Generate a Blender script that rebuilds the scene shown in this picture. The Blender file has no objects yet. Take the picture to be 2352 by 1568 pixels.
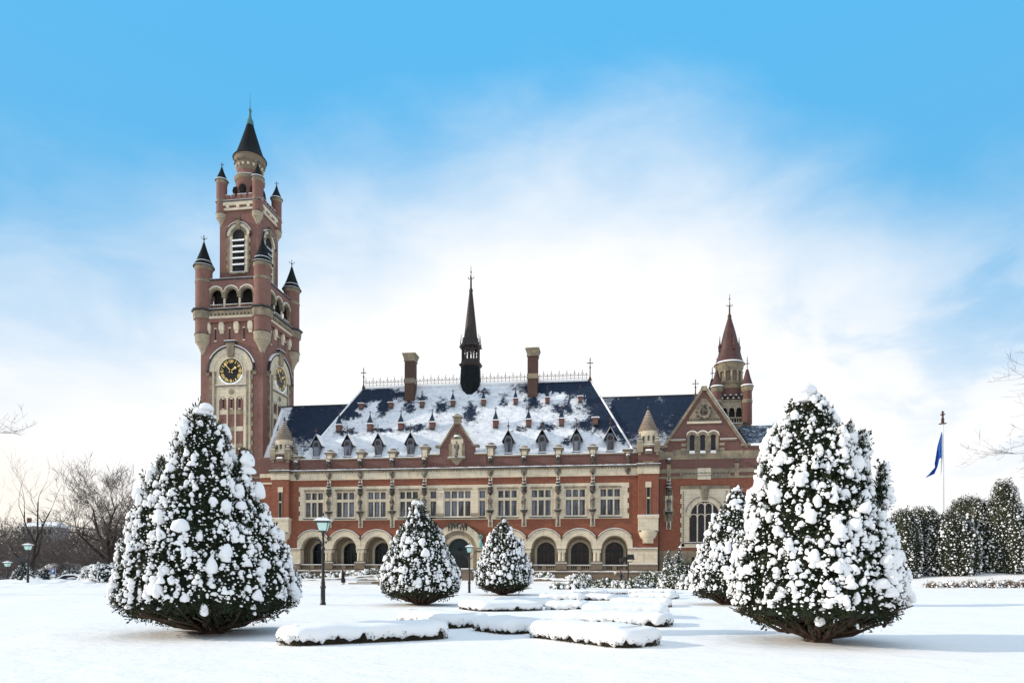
import bpy, math, random
import numpy as np
from mathutils import Matrix, Vector
R = math.radians
PI = math.pi
SC = bpy.context.scene
COL = SC.collection

# ------------------------------------------------------------------ camera, sky, sun, exposure
FPX, YAW, ROLL, HORIZ, EYE = 1550.0, math.atan(0.14), R(0.2), 1313.0, 1.65
cam_data = bpy.data.cameras.new("camera")
cam = bpy.data.objects.new("camera", cam_data)
COL.objects.link(cam)
SC.camera = cam
_fw = Vector((-math.sin(YAW), math.cos(YAW), 0))
_r0 = Vector((math.cos(YAW), math.sin(YAW), 0))
_ri = _r0 * math.cos(ROLL) + Vector((0, 0, 1)) * math.sin(ROLL)
_up = Vector((0, 0, 1)) * math.cos(ROLL) - _r0 * math.sin(ROLL)
cam.matrix_world = Matrix(((_ri.x, _up.x, -_fw.x, 0.0), (_ri.y, _up.y, -_fw.y, -100.0),
                           (_ri.z, _up.z, -_fw.z, EYE), (0, 0, 0, 1)))
cam_data.sensor_width = 36.0
cam_data.lens = 36.0 * FPX / 2352.0
cam_data.shift_y = (HORIZ - 784.0) / 2352.0
cam_data.clip_start = 0.5
cam_data.clip_end = 8000.0

SUN_EL, SUN_AZ = R(20.0), R(-100.0)        # azimuth from +Y, clockwise; the sun stands to the left
sun_data = bpy.data.lights.new("sun", 'SUN')
sun = bpy.data.objects.new("sun", sun_data)
COL.objects.link(sun)
_sd = Vector((math.sin(SUN_AZ) * math.cos(SUN_EL), math.cos(SUN_AZ) * math.cos(SUN_EL), math.sin(SUN_EL)))
sun.rotation_euler = (-_sd).to_track_quat('-Z', 'Y').to_euler()
sun.location = (-60, -60, 60)
sun_data.energy = 3.35
sun_data.angle = R(0.6)
sun_data.color = (1.0, 0.89, 0.74)

SC.view_settings.view_transform = 'Standard'
SC.view_settings.look = 'None'
SC.view_settings.exposure = 0.12
SC.view_settings.gamma = 1.0


class NT:
    """small helper to wire node trees"""
    def __init__(s, tree):
        s.t = tree
    def n(s, kind, **kw):
        x = s.t.nodes.new(kind)
        for k, v in kw.items():
            setattr(x, k, v)
        return x
    def put(s, sock, v):
        if v is None:
            return
        if hasattr(v, 'is_linked') or isinstance(v, bpy.types.NodeSocket):
            s.t.links.new(v, sock)
        else:
            sock.default_value = v
    def math(s, op, a, b=None, c=None, clamp=False):
        x = s.n('ShaderNodeMath', operation=op, use_clamp=clamp)
        s.put(x.inputs[0], a)
        s.put(x.inputs[1], b)
        if c is not None:
            s.put(x.inputs[2], c)
        return x.outputs[0]
    def mix(s, f, a, b, blend='MIX'):
        x = s.n('ShaderNodeMix', data_type='RGBA', blend_type=blend)
        s.put(x.inputs[0], f)
        s.put(x.inputs[6], a)
        s.put(x.inputs[7], b)
        return x.outputs[2]
    def noise(s, vec, scale, detail=4.0, rough=0.55, dist=0.0):
        x = s.n('ShaderNodeTexNoise')
        s.put(x.inputs['Vector'], vec)
        x.inputs['Scale'].default_value = scale
        x.inputs['Detail'].default_value = detail
        x.inputs['Roughness'].default_value = rough
        x.inputs['Distortion'].default_value = dist
        return x.outputs[0]
    def smooth(s, v, lo, hi, a=0.0, b=1.0):
        x = s.n('ShaderNodeMapRange', interpolation_type='SMOOTHSTEP')
        s.put(x.inputs[0], v)
        for i, q in enumerate((lo, hi, a, b)):
            s.put(x.inputs[i + 1], q)
        return x.outputs[0]
    def scalev(s, vec, sx, sy, sz):
        x = s.n('ShaderNodeVectorMath', operation='MULTIPLY')
        s.put(x.inputs[0], vec)
        x.inputs[1].default_value = (sx, sy, sz)
        return x.outputs[0]


def rgba(c):
    return (c[0], c[1], c[2], 1.0)


world = bpy.data.worlds.new("World")
SC.world = world
world.use_nodes = True
wt = world.node_tree
wt.nodes.clear()
W = NT(wt)
tc = W.n('ShaderNodeTexCoord')
sep = W.n('ShaderNodeSeparateXYZ')
wt.links.new(tc.outputs['Generated'], sep.inputs[0])
dx, dy, dz = sep.outputs
sky = W.n('ShaderNodeTexSky', sky_type='NISHITA', sun_disc=False, sun_elevation=SUN_EL, sun_rotation=SUN_AZ)
sky.altitude = 0
sky.air_density = 1.0
sky.dust_density = 1.2
# how high above the horizon (tan of elevation) and how far round from straight ahead
horiz = W.math('SQRT', W.math('ADD', W.math('MULTIPLY', dx, dx), W.math('MULTIPLY', dy, dy)))
tan_el = W.math('DIVIDE', dz, W.math('MAXIMUM', horiz, 0.02))
az = W.math('ARCTAN2', dx, dy)
azr = W.math('ADD', az, math.atan(0.14) - 0.02)
n_big = W.noise(W.scalev(tc.outputs['Generated'], 1, 1, 1.7), 2.6, 4.0, 0.5)
n_fine = W.noise(W.scalev(tc.outputs['Generated'], 1, 1, 2.0), 6.0, 6.0, 0.55, 0.3)
# pale veil climbing from the horizon: higher in front, lower to the sides, with soft cloudy edges
bump_az = W.math('POWER', 2.718, W.math('MULTIPLY', W.math('MULTIPLY', azr, azr), -4.5))
mid_t = W.math('ADD', 0.285, W.math('MULTIPLY', bump_az, 0.29))
mid_t = W.math('ADD', mid_t, W.math('MULTIPLY', W.math('SUBTRACT', n_big, 0.5), 0.12))
mid_t = W.math('ADD', mid_t, W.math('MULTIPLY', W.math('SUBTRACT', n_fine, 0.5), 0.20))
az2 = W.math('MULTIPLY', W.math('SUBTRACT', azr, 0.25), 7.0)
mid_t = W.math('ADD', mid_t, W.math('MULTIPLY', W.math('POWER', 2.718, W.math('MULTIPLY', W.math('MULTIPLY', az2, az2), -1.0)), 0.06))
veil = W.smooth(W.math('SUBTRACT', tan_el, mid_t), -0.20, 0.20, 1.0, 0.0)
puff = W.math('MULTIPLY', W.smooth(n_fine, 0.50, 0.66), W.math('MULTIPLY', W.smooth(tan_el, 0.48, 0.34), W.smooth(tan_el, 0.10, 0.25)))
haze_gap = W.math('MULTIPLY', W.smooth(n_fine, 0.50, 0.36), W.math('MULTIPLY', W.smooth(tan_el, 0.45, 0.30), W.smooth(azr, 0.12, 0.40)))
over = W.math('MULTIPLY', W.smooth(tan_el, 0.92, 1.7), 0.78)          # whiter sky added overhead, out of view, as neutral fill light
behind = W.math('MULTIPLY', W.smooth(W.math('ABSOLUTE', azr), 0.85, 1.5), 0.55)  # white also added behind the viewpoint, unseen, to strengthen the fill
blue_hi = rgba((0.108, 0.492, 0.88))
blue_lo = rgba((0.135, 0.48, 0.82))
blue = W.mix(W.smooth(tan_el, 0.35, 0.80), blue_lo, blue_hi)
nish = W.n('ShaderNodeVectorMath', operation='SCALE')
wt.links.new(sky.outputs[0], nish.inputs[0])
nish.inputs[3].default_value = 0.10
blue = W.mix(0.08, blue, nish.outputs[0])
white = W.mix(W.smooth(W.math('ADD', az, W.math('MULTIPLY', tan_el, 2.2)), -0.62, -0.30),
              rgba((1.0, 0.94, 0.85)), rgba((0.97, 0.965, 0.97)))
cover = W.math('MAXIMUM', veil, W.math('MULTIPLY', puff, 0.8))
cover = W.math('SUBTRACT', cover, W.math('MULTIPLY', haze_gap, 0.16), None, True)
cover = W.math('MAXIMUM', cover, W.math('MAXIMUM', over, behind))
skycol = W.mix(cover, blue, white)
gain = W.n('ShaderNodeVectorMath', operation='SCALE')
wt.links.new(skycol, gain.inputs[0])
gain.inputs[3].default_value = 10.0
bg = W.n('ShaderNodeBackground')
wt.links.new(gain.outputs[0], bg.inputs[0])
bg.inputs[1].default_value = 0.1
wo = W.n('ShaderNodeOutputWorld')
wt.links.new(bg.outputs[0], wo.inputs[0])

# ------------------------------------------------------------------ measuring helpers
def hor(px):
    return HORIZ + (px - 1176) * math.tan(ROLL)
def CF(lat, dep):
    """ground point given sideways offset and distance from the viewpoint"""
    p = _r0 * lat + _fw * dep
    return p.x, p.y - 100.0
def AT(px, dep):
    return CF((px - 1176) / FPX * dep, dep)
def ZT(px, py, dep):
    return EYE + (hor(px) - py) * dep / FPX
def DEP(px, py, z=0.0):
    return (EYE - z) * FPX / (py - hor(px))
def G(px, py, z=0.0):
    return AT(px, DEP(px, py, z))
def FP(px, py, Y=0.0):
    """point of the facade plane y=Y"""
    d = _fw + _r0 * ((px - 1176) / FPX)
    s = (Y + 100.0) / d.y
    return s * d.x, EYE + (hor(px) - py) / FPX * s

# ------------------------------------------------------------------ materials
MATS = {}
def mat(name, build):
    m = bpy.data.materials.new(name)
    m.use_nodes = True
    t = NT(m.node_tree)
    bsdf = m.node_tree.nodes['Principled BSDF']
    build(t, bsdf)
    MATS[name] = m
    return m

def coords(t, kind='pos'):
    if kind == 'pos':
        return t.n('ShaderNodeNewGeometry').outputs['Position']
    return t.n('ShaderNodeTexCoord').outputs['Object']

def bump(t, b, h, strength, dist=0.05):
    x = t.n('ShaderNodeBump')
    x.inputs['Strength'].default_value = strength
    x.inputs['Distance'].default_value = dist
    t.put(x.inputs['Height'], h)
    t.put(b.inputs['Normal'], x.outputs[0])

def plain(c1, c2, scale=3.0, rough=0.7, metal=0.0, spec=0.3, bmp=0.0, kind='pos'):
    def f(t, b):
        p = coords(t, kind)
        n = t.smooth(t.noise(p, scale, 5.0), 0.35, 0.65)
        t.put(b.inputs['Base Color'], t.mix(n, rgba(c1), rgba(c2)))
        b.inputs['Roughness'].default_value = rough
        b.inputs['Metallic'].default_value = metal
        b.inputs['Specular IOR Level'].default_value = spec
        if bmp:
            bump(t, b, t.noise(p, scale * 6, 3.0), bmp)
    return f

def wallvec(t):
    p = coords(t)
    s = t.n('ShaderNodeSeparateXYZ')
    t.put(s.inputs[0], p)
    c = t.n('ShaderNodeCombineXYZ')
    t.put(c.inputs[0], t.math('ADD', s.outputs[0], s.outputs[1]))
    t.put(c.inputs[1], s.outputs[2])
    return p, c.outputs[0]

def bricky(c1, c2, mortar, bw, bh, msize, patch=None, stain=0.0, stain_col=(0.05, 0.045, 0.04), rough=0.85, spec=0.25):
    def f(t, b):
        p, v = wallvec(t)
        x = t.n('ShaderNodeTexBrick')
        t.put(x.inputs['Vector'], v)
        x.inputs['Color1'].default_value = rgba(c1)
        x.inputs['Color2'].default_value = rgba(c2)
        x.inputs['Mortar'].default_value = rgba(mortar)
        x.inputs['Scale'].default_value = 1.0
        x.inputs['Mortar Size'].default_value = msize
        x.inputs['Brick Width'].default_value = bw
        x.inputs['Row Height'].default_value = bh
        x.inputs['Bias'].default_value = 0.0
        col = x.outputs[0]
        if patch:
            col = t.mix(t.smooth(t.noise(p, 0.7, 4.0), 0.42, 0.66), col, rgba(patch))
        big = t.noise(p, 0.35, 5.0, 0.6)
        col = t.mix(t.math('MULTIPLY', t.smooth(big, 0.3, 0.7), 0.35), col, rgba([q * 0.72 for q in c1]))
        if stain:
            sv = t.scalev(p, 1.3, 1.3, 0.35)
            s = t.smooth(t.noise(sv, 1.2, 6.0, 0.65), 0.52, 0.72)
            col = t.mix(t.math('MULTIPLY', s, stain), col, rgba(stain_col))
        t.put(b.inputs['Base Color'], col)
        b.inputs['Roughness'].default_value = rough
        b.inputs['Specular IOR Level'].default_value = spec
        bump(t, b, x.outputs['Fac'], -0.25, 0.02)
    return f

mat('brick_red', bricky((0.27, 0.080, 0.042), (0.175, 0.050, 0.030), (0.25, 0.15, 0.105), 0.44, 0.15, 0.016, stain=0.25, stain_col=(0.11, 0.03, 0.022)))
mat('brick_plum', bricky((0.145, 0.056, 0.044), (0.092, 0.038, 0.036), (0.24, 0.155, 0.13), 0.44, 0.15, 0.022, stain=0.45, stain_col=(0.10, 0.036, 0.035)))
mat('brick_tower', bricky((0.205, 0.078, 0.055), (0.135, 0.052, 0.042), (0.28, 0.19, 0.16), 0.44, 0.15, 0.026, stain=0.55, stain_col=(0.12, 0.045, 0.038)))
mat('stone_cream', bricky((0.68, 0.575, 0.42), (0.58, 0.495, 0.375), (0.34, 0.265, 0.18), 1.25, 0.52, 0.016, patch=(0.70, 0.61, 0.47), stain=0.5, stain_col=(0.27, 0.20, 0.125)))
mat('stone_grey', bricky((0.245, 0.20, 0.142), (0.175, 0.147, 0.112), (0.11, 0.09, 0.068), 1.0, 0.45, 0.014, patch=(0.36, 0.285, 0.18), stain=0.75, stain_col=(0.12, 0.10, 0.085)))
mat('brick_dark', bricky((0.085, 0.042, 0.032), (0.055, 0.030, 0.026), (0.12, 0.08, 0.065), 0.44, 0.15, 0.02, stain=0.5))
mat('stone_brown', bricky((0.23, 0.17, 0.12), (0.18, 0.14, 0.105), (0.12, 0.095, 0.075), 1.3, 0.5, 0.014, stain=0.5, stain_col=(0.09, 0.07, 0.055)))
mat('stone_soot', plain((0.022, 0.021, 0.020), (0.13, 0.112, 0.09), 2.6, 0.85, bmp=0.4))
mat('stone_statue', plain((0.045, 0.042, 0.038), (0.24, 0.215, 0.18), 2.2, 0.8, bmp=0.3))
mat('lead_black', plain((0.018, 0.020, 0.022), (0.035, 0.037, 0.04), 2.0, 0.45, spec=0.4))
mat('slate', bricky((0.012, 0.026, 0.055), (0.018, 0.036, 0.070), (0.008, 0.014, 0.028), 0.30, 0.24, 0.02, rough=0.6))
mat('slate_black', bricky((0.008, 0.011, 0.013), (0.014, 0.019, 0.021), (0.006, 0.008, 0.009), 0.30, 0.24, 0.02, rough=0.6, spec=0.08))
mat('copper_brown', plain((0.060, 0.026, 0.022), (0.095, 0.040, 0.033), 1.1, 0.55, spec=0.35))
mat('timber_dark', plain((0.025, 0.018, 0.016), (0.045, 0.030, 0.026), 2.5, 0.6))
mat('dormer_grey', plain((0.085, 0.095, 0.120), (0.12, 0.13, 0.16), 2.5, 0.6))
mat('verdigris', plain((0.10, 0.30, 0.30), (0.17, 0.38, 0.36), 2.0, 0.6))
mat('copper_green_dark', plain((0.045, 0.15, 0.15), (0.08, 0.20, 0.20), 2.0, 0.6))
mat('stone_corbel', bricky((0.42, 0.345, 0.24), (0.33, 0.275, 0.20), (0.24, 0.19, 0.13), 0.6, 0.4, 0.02, stain=0.6, stain_col=(0.14, 0.115, 0.085)))
mat('iron_black', plain((0.010, 0.011, 0.012), (0.022, 0.022, 0.022), 3.0, 0.4, spec=0.4))
mat('rust_iron', plain((0.06, 0.028, 0.02), (0.10, 0.05, 0.035), 3.0, 0.6))
mat('gold', plain((0.85, 0.58, 0.17), (0.95, 0.70, 0.30), 3.0, 0.4, metal=0.25, spec=0.5))
mat('clock_black', plain((0.006, 0.006, 0.007), (0.010, 0.010, 0.011), 3.0, 0.35))
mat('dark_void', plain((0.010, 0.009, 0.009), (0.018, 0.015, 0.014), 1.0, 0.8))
mat('door_green', plain((0.012, 0.028, 0.030), (0.020, 0.040, 0.042), 2.0, 0.45))
mat('door_brown', plain((0.045, 0.026, 0.024), (0.070, 0.042, 0.036), 1.2, 0.4))
mat('bark', plain((0.026, 0.019, 0.016), (0.055, 0.042, 0.035), 4.0, 0.9, bmp=0.3))
mat('bark_red', plain((0.060, 0.036, 0.026), (0.10, 0.064, 0.046), 5.0, 0.9, bmp=0.3))
mat('twig', plain((0.075, 0.058, 0.050), (0.13, 0.105, 0.095), 1.2, 0.9))
mat('wood_brown', plain((0.050, 0.040, 0.038), (0.10, 0.082, 0.076), .3, 0.9))
mat('lamp_glass', plain((0.50, 0.78, 0.70), (0.66, 0.86, 0.78), 1.6, 0.25, spec=0.5))
mat('white_paint', plain((0.78, 0.77, 0.77), (0.84, 0.83, 0.82), 1.0, 0.4))
mat('flag_blue', plain((0.006, 0.055, 0.30), (0.012, 0.085, 0.38), 1.5, 0.8))
mat('sign_blue', plain((0.010, 0.060, 0.33), (0.014, 0.070, 0.36), 1.5, 0.4))
mat('car_blue', plain((0.030, 0.040, 0.085), (0.036, 0.046, 0.095), 1.5, 0.25, spec=0.6))
mat('rubber', plain((0.012, 0.012, 0.012), (0.02, 0.02, 0.02), 3.0, 0.8))
mat('chrome', plain((0.5, 0.5, 0.52), (0.6, 0.6, 0.62), 3.0, 0.25, metal=0.9))
mat('red_lens', plain((0.30, 0.012, 0.010), (0.35, 0.016, 0.012), 3.0, 0.25))
mat('coat_black', plain((0.012, 0.010, 0.014), (0.022, 0.018, 0.024), 6.0, 0.85))
mat('coat_navy', plain((0.010, 0.014, 0.030), (0.016, 0.020, 0.040), 6.0, 0.85))
mat('skin', plain((0.50, 0.29, 0.21), (0.56, 0.33, 0.24), 6.0, 0.55))
mat('hair_brown', plain((0.06, 0.032, 0.018), (0.10, 0.05, 0.028), 8.0, 0.7))
mat('house_wall', plain((0.36, 0.34, 0.34), (0.45, 0.42, 0.40), 0.3, 0.9))

def glassy(t, b):
    p, v = wallvec(t)
    x = t.n('ShaderNodeTexBrick')
    x.offset = 0.0
    t.put(x.inputs['Vector'], v)
    x.inputs['Scale'].default_value = 1.0
    x.inputs['Brick Width'].default_value = 0.17
    x.inputs['Row Height'].default_value = 0.21
    x.inputs['Mortar Size'].default_value = 0.02
    n = t.smooth(t.noise(t.scalev(p, 1.0, 1.0, 0.10), 1.3, 3.0, 0.7), 0.42, 0.60)
    glass = t.mix(n, rgba((0.034, 0.032, 0.036)), rgba((0.24, 0.26, 0.32)))
    t.put(b.inputs['Base Color'], t.mix(x.outputs['Fac'], glass, rgba((0.03, 0.03, 0.032))))
    b.inputs['Roughness'].default_value = 0.22
    b.inputs['Specular IOR Level'].default_value = 0.35
mat('leaded_glass', glassy)
mat('dark_glass', plain((0.008, 0.008, 0.012), (0.018, 0.017, 0.024), 0.9, 0.2, spec=0.25))

def snowy(t, b):
    p = coords(t)
    n = t.noise(p, 0.5, 4.0)
    t.put(b.inputs['Base Color'], t.mix(n, rgba((0.885, 0.88, 0.885)), rgba((0.92, 0.905, 0.895))))
    b.inputs['Roughness'].default_value = 0.75
    b.inputs['Specular IOR Level'].default_value = 0.2
    h = t.math('ADD', t.noise(p, 2.2, 5.0), t.math('MULTIPLY', t.noise(p, 22.0, 3.0), 0.22))
    bump(t, b, h, 0.35, 0.05)
mat('snow', snowy)
def snow_ground(t, b):
    p = coords(t)
    n = t.noise(p, 0.15, 4.0)
    t.put(b.inputs['Base Color'], t.mix(n, rgba((0.90, 0.885, 0.88)), rgba((0.935, 0.915, 0.90))))
    b.inputs['Roughness'].default_value = 0.8
    b.inputs['Specular IOR Level'].default_value = 0.15
    h = t.math('ADD', t.noise(t.scalev(p, 1.0, 1.6, 1.0), 0.55, 5.0, 0.6), t.math('MULTIPLY', t.noise(p, 9.0, 4.0), 0.10))
    bump(t, b, h, 0.6, 0.2)
mat('snow_ground', snow_ground)

def leafy(c1, c2, c3, scale=2.0):
    def f(t, b):
        p = coords(t)
        n = t.smooth(t.noise(p, scale, 5.0, 0.6), 0.3, 0.7)
        col = t.mix(n, rgba(c1), rgba(c2))
        col = t.mix(t.smooth(t.noise(p, scale * 9, 2.0), 0.55, 0.75), col, rgba(c3))
        t.put(b.inputs['Base Color'], col)
        b.inputs['Roughness'].default_value = 0.6
        b.inputs['Specular IOR Level'].default_value = 0.25
    return f
mat('yew_green', leafy((0.012, 0.020, 0.009), (0.028, 0.040, 0.016), (0.055, 0.055, 0.022)))
mat('holly_green', leafy((0.016, 0.024, 0.012), (0.040, 0.044, 0.018), (0.085, 0.070, 0.030), 1.0))
mat('box_green', leafy((0.022, 0.016, 0.008), (0.040, 0.028, 0.012), (0.075, 0.045, 0.020)))
mat('rhodo_green', leafy((0.020, 0.040, 0.014), (0.050, 0.060, 0.020), (0.13, 0.10, 0.03)))
mat('fir_green', leafy((0.008, 0.022, 0.020), (0.016, 0.034, 0.030), (0.030, 0.050, 0.045)))
mat('beech_brown', leafy((0.10, 0.052, 0.030), (0.15, 0.085, 0.050), (0.20, 0.13, 0.08)))

def roof_mix(blobs, base_bias, xr=None, extra=None):
    """slate with snow lying on it; blobs (x, z, rx, rz, weight) are places the wind has swept bare"""
    def f(t, b):
        p, v = wallvec(t)
        s = t.n('ShaderNodeSeparateXYZ')
        t.put(s.inputs[0], p)
        wx = t.math('ADD', s.outputs[0], t.math('MULTIPLY', t.math('SUBTRACT', t.noise(p, 1.1, 4.0, 0.6), 0.5), 3.4))
        wz = t.math('ADD', s.outputs[2], t.math('MULTIPLY', t.math('SUBTRACT', t.noise(t.scalev(p, 1.02, 1.0, -1.0), 1.3, 4.0, 0.6), 0.5), 2.6))
        acc = None
        for (bx, bz, rx, rz, w) in blobs:
            ax = t.math('MULTIPLY', t.math('SUBTRACT', wx, bx), 1.0 / rx)
            ay = t.math('MULTIPLY', t.math('SUBTRACT', wz, bz), 1.0 / rz)
            d2 = t.math('ADD', t.math('MULTIPLY', ax, ax), t.math('MULTIPLY', ay, ay))
            g = t.math('MULTIPLY', t.math('POWER', 2.718, t.math('MULTIPLY', d2, -1.0)), w)
            acc = g if acc is None else t.math('MAXIMUM', acc, g)
        if extra:
            acc2 = None
            for (bx, bz, rx, rz, w) in extra:      # snow kept in the lee
                ax = t.math('MULTIPLY', t.math('SUBTRACT', wx, bx), 1.0 / rx)
                ay = t.math('MULTIPLY', t.math('SUBTRACT', wz, bz), 1.0 / rz)
                d2 = t.math('ADD', t.math('MULTIPLY', ax, ax), t.math('MULTIPLY', ay, ay))
                g = t.math('MULTIPLY', t.math('POWER', 2.718, t.math('MULTIPLY', d2, -1.0)), w)
                acc2 = g if acc2 is None else t.math('MAXIMUM', acc2, g)
            acc = t.math('SUBTRACT', acc, acc2)
        n1 = t.noise(t.scalev(p, 1.0, 1.0, 1.3), 0.8, 6.0, 0.62)
        n2 = t.noise(t.scalev(p, 0.7, 0.7, 2.2), 3.0, 8.0, 0.85)
        val = t.math('ADD', t.math('ADD', acc, t.math('MULTIPLY', t.math('SUBTRACT', n1, 0.5), 0.9)),
                     t.math('ADD', t.math('MULTIPLY', t.math('SUBTRACT', n2, 0.5), 2.1), base_bias))
        bare = t.smooth(val, 0.40, 0.66)
        x = t.n('ShaderNodeTexBrick')
        t.put(x.inputs['Vector'], v)
        x.inputs['Scale'].default_value = 1.0
        x.inputs['Brick Width'].default_value = 0.30
        x.inputs['Row Height'].default_value = 0.22
        x.inputs['Mortar Size'].default_value = 0.02
        x.inputs['Color1'].default_value = rgba((0.010, 0.022, 0.050))
        x.inputs['Color2'].default_value = rgba((0.017, 0.034, 0.068))
        x.inputs['Mortar'].default_value = rgba((0.007, 0.012, 0.026))
        snow = t.mix(t.smooth(t.noise(t.scalev(p, 0.8, 0.8, 1.6), 1.4, 6.0, 0.7), 0.32, 0.68), rgba((0.62, 0.66, 0.74)), rgba((0.86, 0.875, 0.90)))
        thin = t.math('MULTIPLY', t.smooth(t.noise(t.scalev(p, .8, .8, 2.4), 5.0, 6.0, 0.8), 0.50, 0.68), 0.42)
        t.put(b.inputs['Base Color'], t.mix(t.math('MAXIMUM', bare, thin), snow, x.outputs[0]))
        b.inputs['Roughness'].default_value = 0.7
        b.inputs['Specular IOR Level'].default_value = 0.2
        h = t.math('SUBTRACT', t.math('ADD', t.noise(p, 0.9, 4.0), t.math('MULTIPLY', t.noise(p, 6.0, 3.0), 0.15)), bare)
        bump(t, b, h, 0.5, 0.15)
    return f

# ------------------------------------------------------------------ mesh builder
class MB:
    def __init__(s):
        s.v, s.f, s.mi, s.mats, s.xf = [], [], [], [], None
    def m(s, name):
        if name not in s.mats:
            s.mats.append(name)
        return s.mats.index(name)
    def add(s, vs, fs, mt):
        o = len(s.v)
        if s.xf:
            vs = [s.xf(p) for p in vs]
        s.v.extend(vs)
        k = s.m(mt)
        for f in fs:
            s.f.append([i + o for i in f])
            s.mi.append(k)
    def box(s, x0, x1, y0, y1, z0, z1, mt):
        s.add([(x0, y0, z0), (x1, y0, z0), (x1, y1, z0), (x0, y1, z0), (x0, y0, z1), (x1, y0, z1), (x1, y1, z1), (x0, y1, z1)],
              [(0, 1, 5, 4), (1, 2, 6, 5), (2, 3, 7, 6), (3, 0, 4, 7), (4, 5, 6, 7), (3, 2, 1, 0)], mt)
    def frus(s, c, z0, z1, a0, b0, a1, b1, mt):
        x, y = c
        s.add([(x - a0, y - b0, z0), (x + a0, y - b0, z0), (x + a0, y + b0, z0), (x - a0, y + b0, z0),
               (x - a1, y - b1, z1), (x + a1, y - b1, z1), (x + a1, y + b1, z1), (x - a1, y + b1, z1)],
              [(0, 1, 5, 4), (1, 2, 6, 5), (2, 3, 7, 6), (3, 0, 4, 7), (4, 5, 6, 7), (3, 2, 1, 0)], mt)
    def prism(s, pts, y0, y1, mt):
        n = len(pts)
        s.add([(x, y0, z) for x, z in pts] + [(x, y1, z) for x, z in pts],
              [tuple(range(n)), tuple(range(2 * n - 1, n - 1, -1))] + [(i, i + n, (i + 1) % n + n, (i + 1) % n) for i in range(n)], mt)
    def lathe(s, prof, c, mt, n=16, ph=0.0):
        vs, fs = [], []
        for r, z in prof:
            for k in range(n):
                a = ph + 2 * PI * k / n
                vs.append((c[0] + r * math.cos(a), c[1] + r * math.sin(a), z))
        for j in range(len(prof) - 1):
            for k in range(n):
                a, b_ = j * n + k, j * n + (k + 1) % n
                fs.append((a, b_, b_ + n, a + n))
        fs.append(tuple(range(n - 1, -1, -1)))
        fs.append(tuple(range((len(prof) - 1) * n, len(prof) * n)))
        s.add(vs, fs, mt)
    def ring(s, cx, cz, ri, ro, y0, y1, mt, a0=0.0, a1=PI, n=20, clip=None):
        vs, fs = [], []
        for k in range(n + 1):
            a = a0 + (a1 - a0) * k / n
            ca, sa = math.cos(a), math.sin(a)
            rr = ro
            if clip is not None and abs(ca) * ro > clip and abs(ca) > 1e-6:
                rr = max(ri, clip / abs(ca))
            for (r, y) in ((ri, y0), (rr, y0), (rr, y1), (ri, y1)):
                vs.append((cx + r * ca, y, cz + r * sa))
        for k in range(n):
            o = 4 * k
            for i in range(4):
                j = (i + 1) % 4
                fs.append((o + i, o + j, o + 4 + j, o + 4 + i))
        fs.append((0, 1, 2, 3))
        fs.append((4 * n + 3, 4 * n + 2, 4 * n + 1, 4 * n))
        s.add(vs, fs, mt)
    def disc(s, cx, cz, r, y0, y1, mt, n=32, a0=0.0, a1=2 * PI):
        k = n if abs(a1 - a0 - 2 * PI) < 1e-6 else n + 1
        s.prism([(cx + r * math.cos(a0 + (a1 - a0) * i / n), cz + r * math.sin(a0 + (a1 - a0) * i / n)) for i in range(k)], y0, y1, mt)
    def arch_hole(s, x0, x1, cx, r, zs, zt, y, mt, n=18):
        """wall face round an arched hole, from the springing zs up to zt, with the reveal left to others"""
        vs, fs = [], []
        for k in range(n + 1):
            a = PI - PI * k / n
            X, Z = cx + r * math.cos(a), zs + r * math.sin(a)
            vs += [(X, y, Z), (X, y, zt)]
        for k in range(n):
            fs.append((2 * k, 2 * k + 2, 2 * k + 3, 2 * k + 1))
        s.add(vs, fs, mt)
        if cx - r > x0:
            s.add([(x0, y, zs), (cx - r, y, zs), (cx - r, y, zt), (x0, y, zt)], [(0, 1, 2, 3)], mt)
        if cx + r < x1:
            s.add([(cx + r, y, zs), (x1, y, zs), (x1, y, zt), (cx + r, y, zt)], [(0, 1, 2, 3)], mt)
    def arch_fill(s, cx, hw, z0, zs, y, mt, n=16, r=None):
        pts = [(cx - hw, z0), (cx + hw, z0)] + [(cx + hw * math.cos(PI * k / n), zs + hw * math.sin(PI * k / n)) for k in range(n + 1)]
        s.add([(x, y, z) for x, z in pts], [tuple(range(len(pts)))], mt)
    def tube(s, pts, rad, mt, n=6, cap=True):
        if not hasattr(rad, '__len__'):
            rad = [rad] * len(pts)
        P = [Vector(p) for p in pts]
        vs, fs = [], []
        t = (P[1] - P[0]).normalized()
        ref = Vector((0, 0, 1)) if abs(t.z) < 0.9 else Vector((1, 0, 0))
        u = t.cross(ref).normalized()
        for i, p in enumerate(P):
            if i == 0: t = P[1] - P[0]
            elif i == len(P) - 1: t = P[-1] - P[-2]
            else: t = P[i + 1] - P[i - 1]
            t.normalize()
            u = (u - t * u.dot(t))
            if u.length < 1e-6:
                u = t.orthogonal()
            u.normalize()
            w = t.cross(u)
            for k in range(n):
                a = 2 * PI * k / n
                q = p + (u * math.cos(a) + w * math.sin(a)) * rad[i]
                vs.append((q.x, q.y, q.z))
        for i in range(len(P) - 1):
            for k in range(n):
                a, b_ = i * n + k, i * n + (k + 1) % n
                fs.append((a, b_, b_ + n, a + n))
        if cap:
            fs.append(tuple(range(n - 1, -1, -1)))
            fs.append(tuple(range((len(P) - 1) * n, len(P) * n)))
        s.add(vs, fs, mt)
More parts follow.
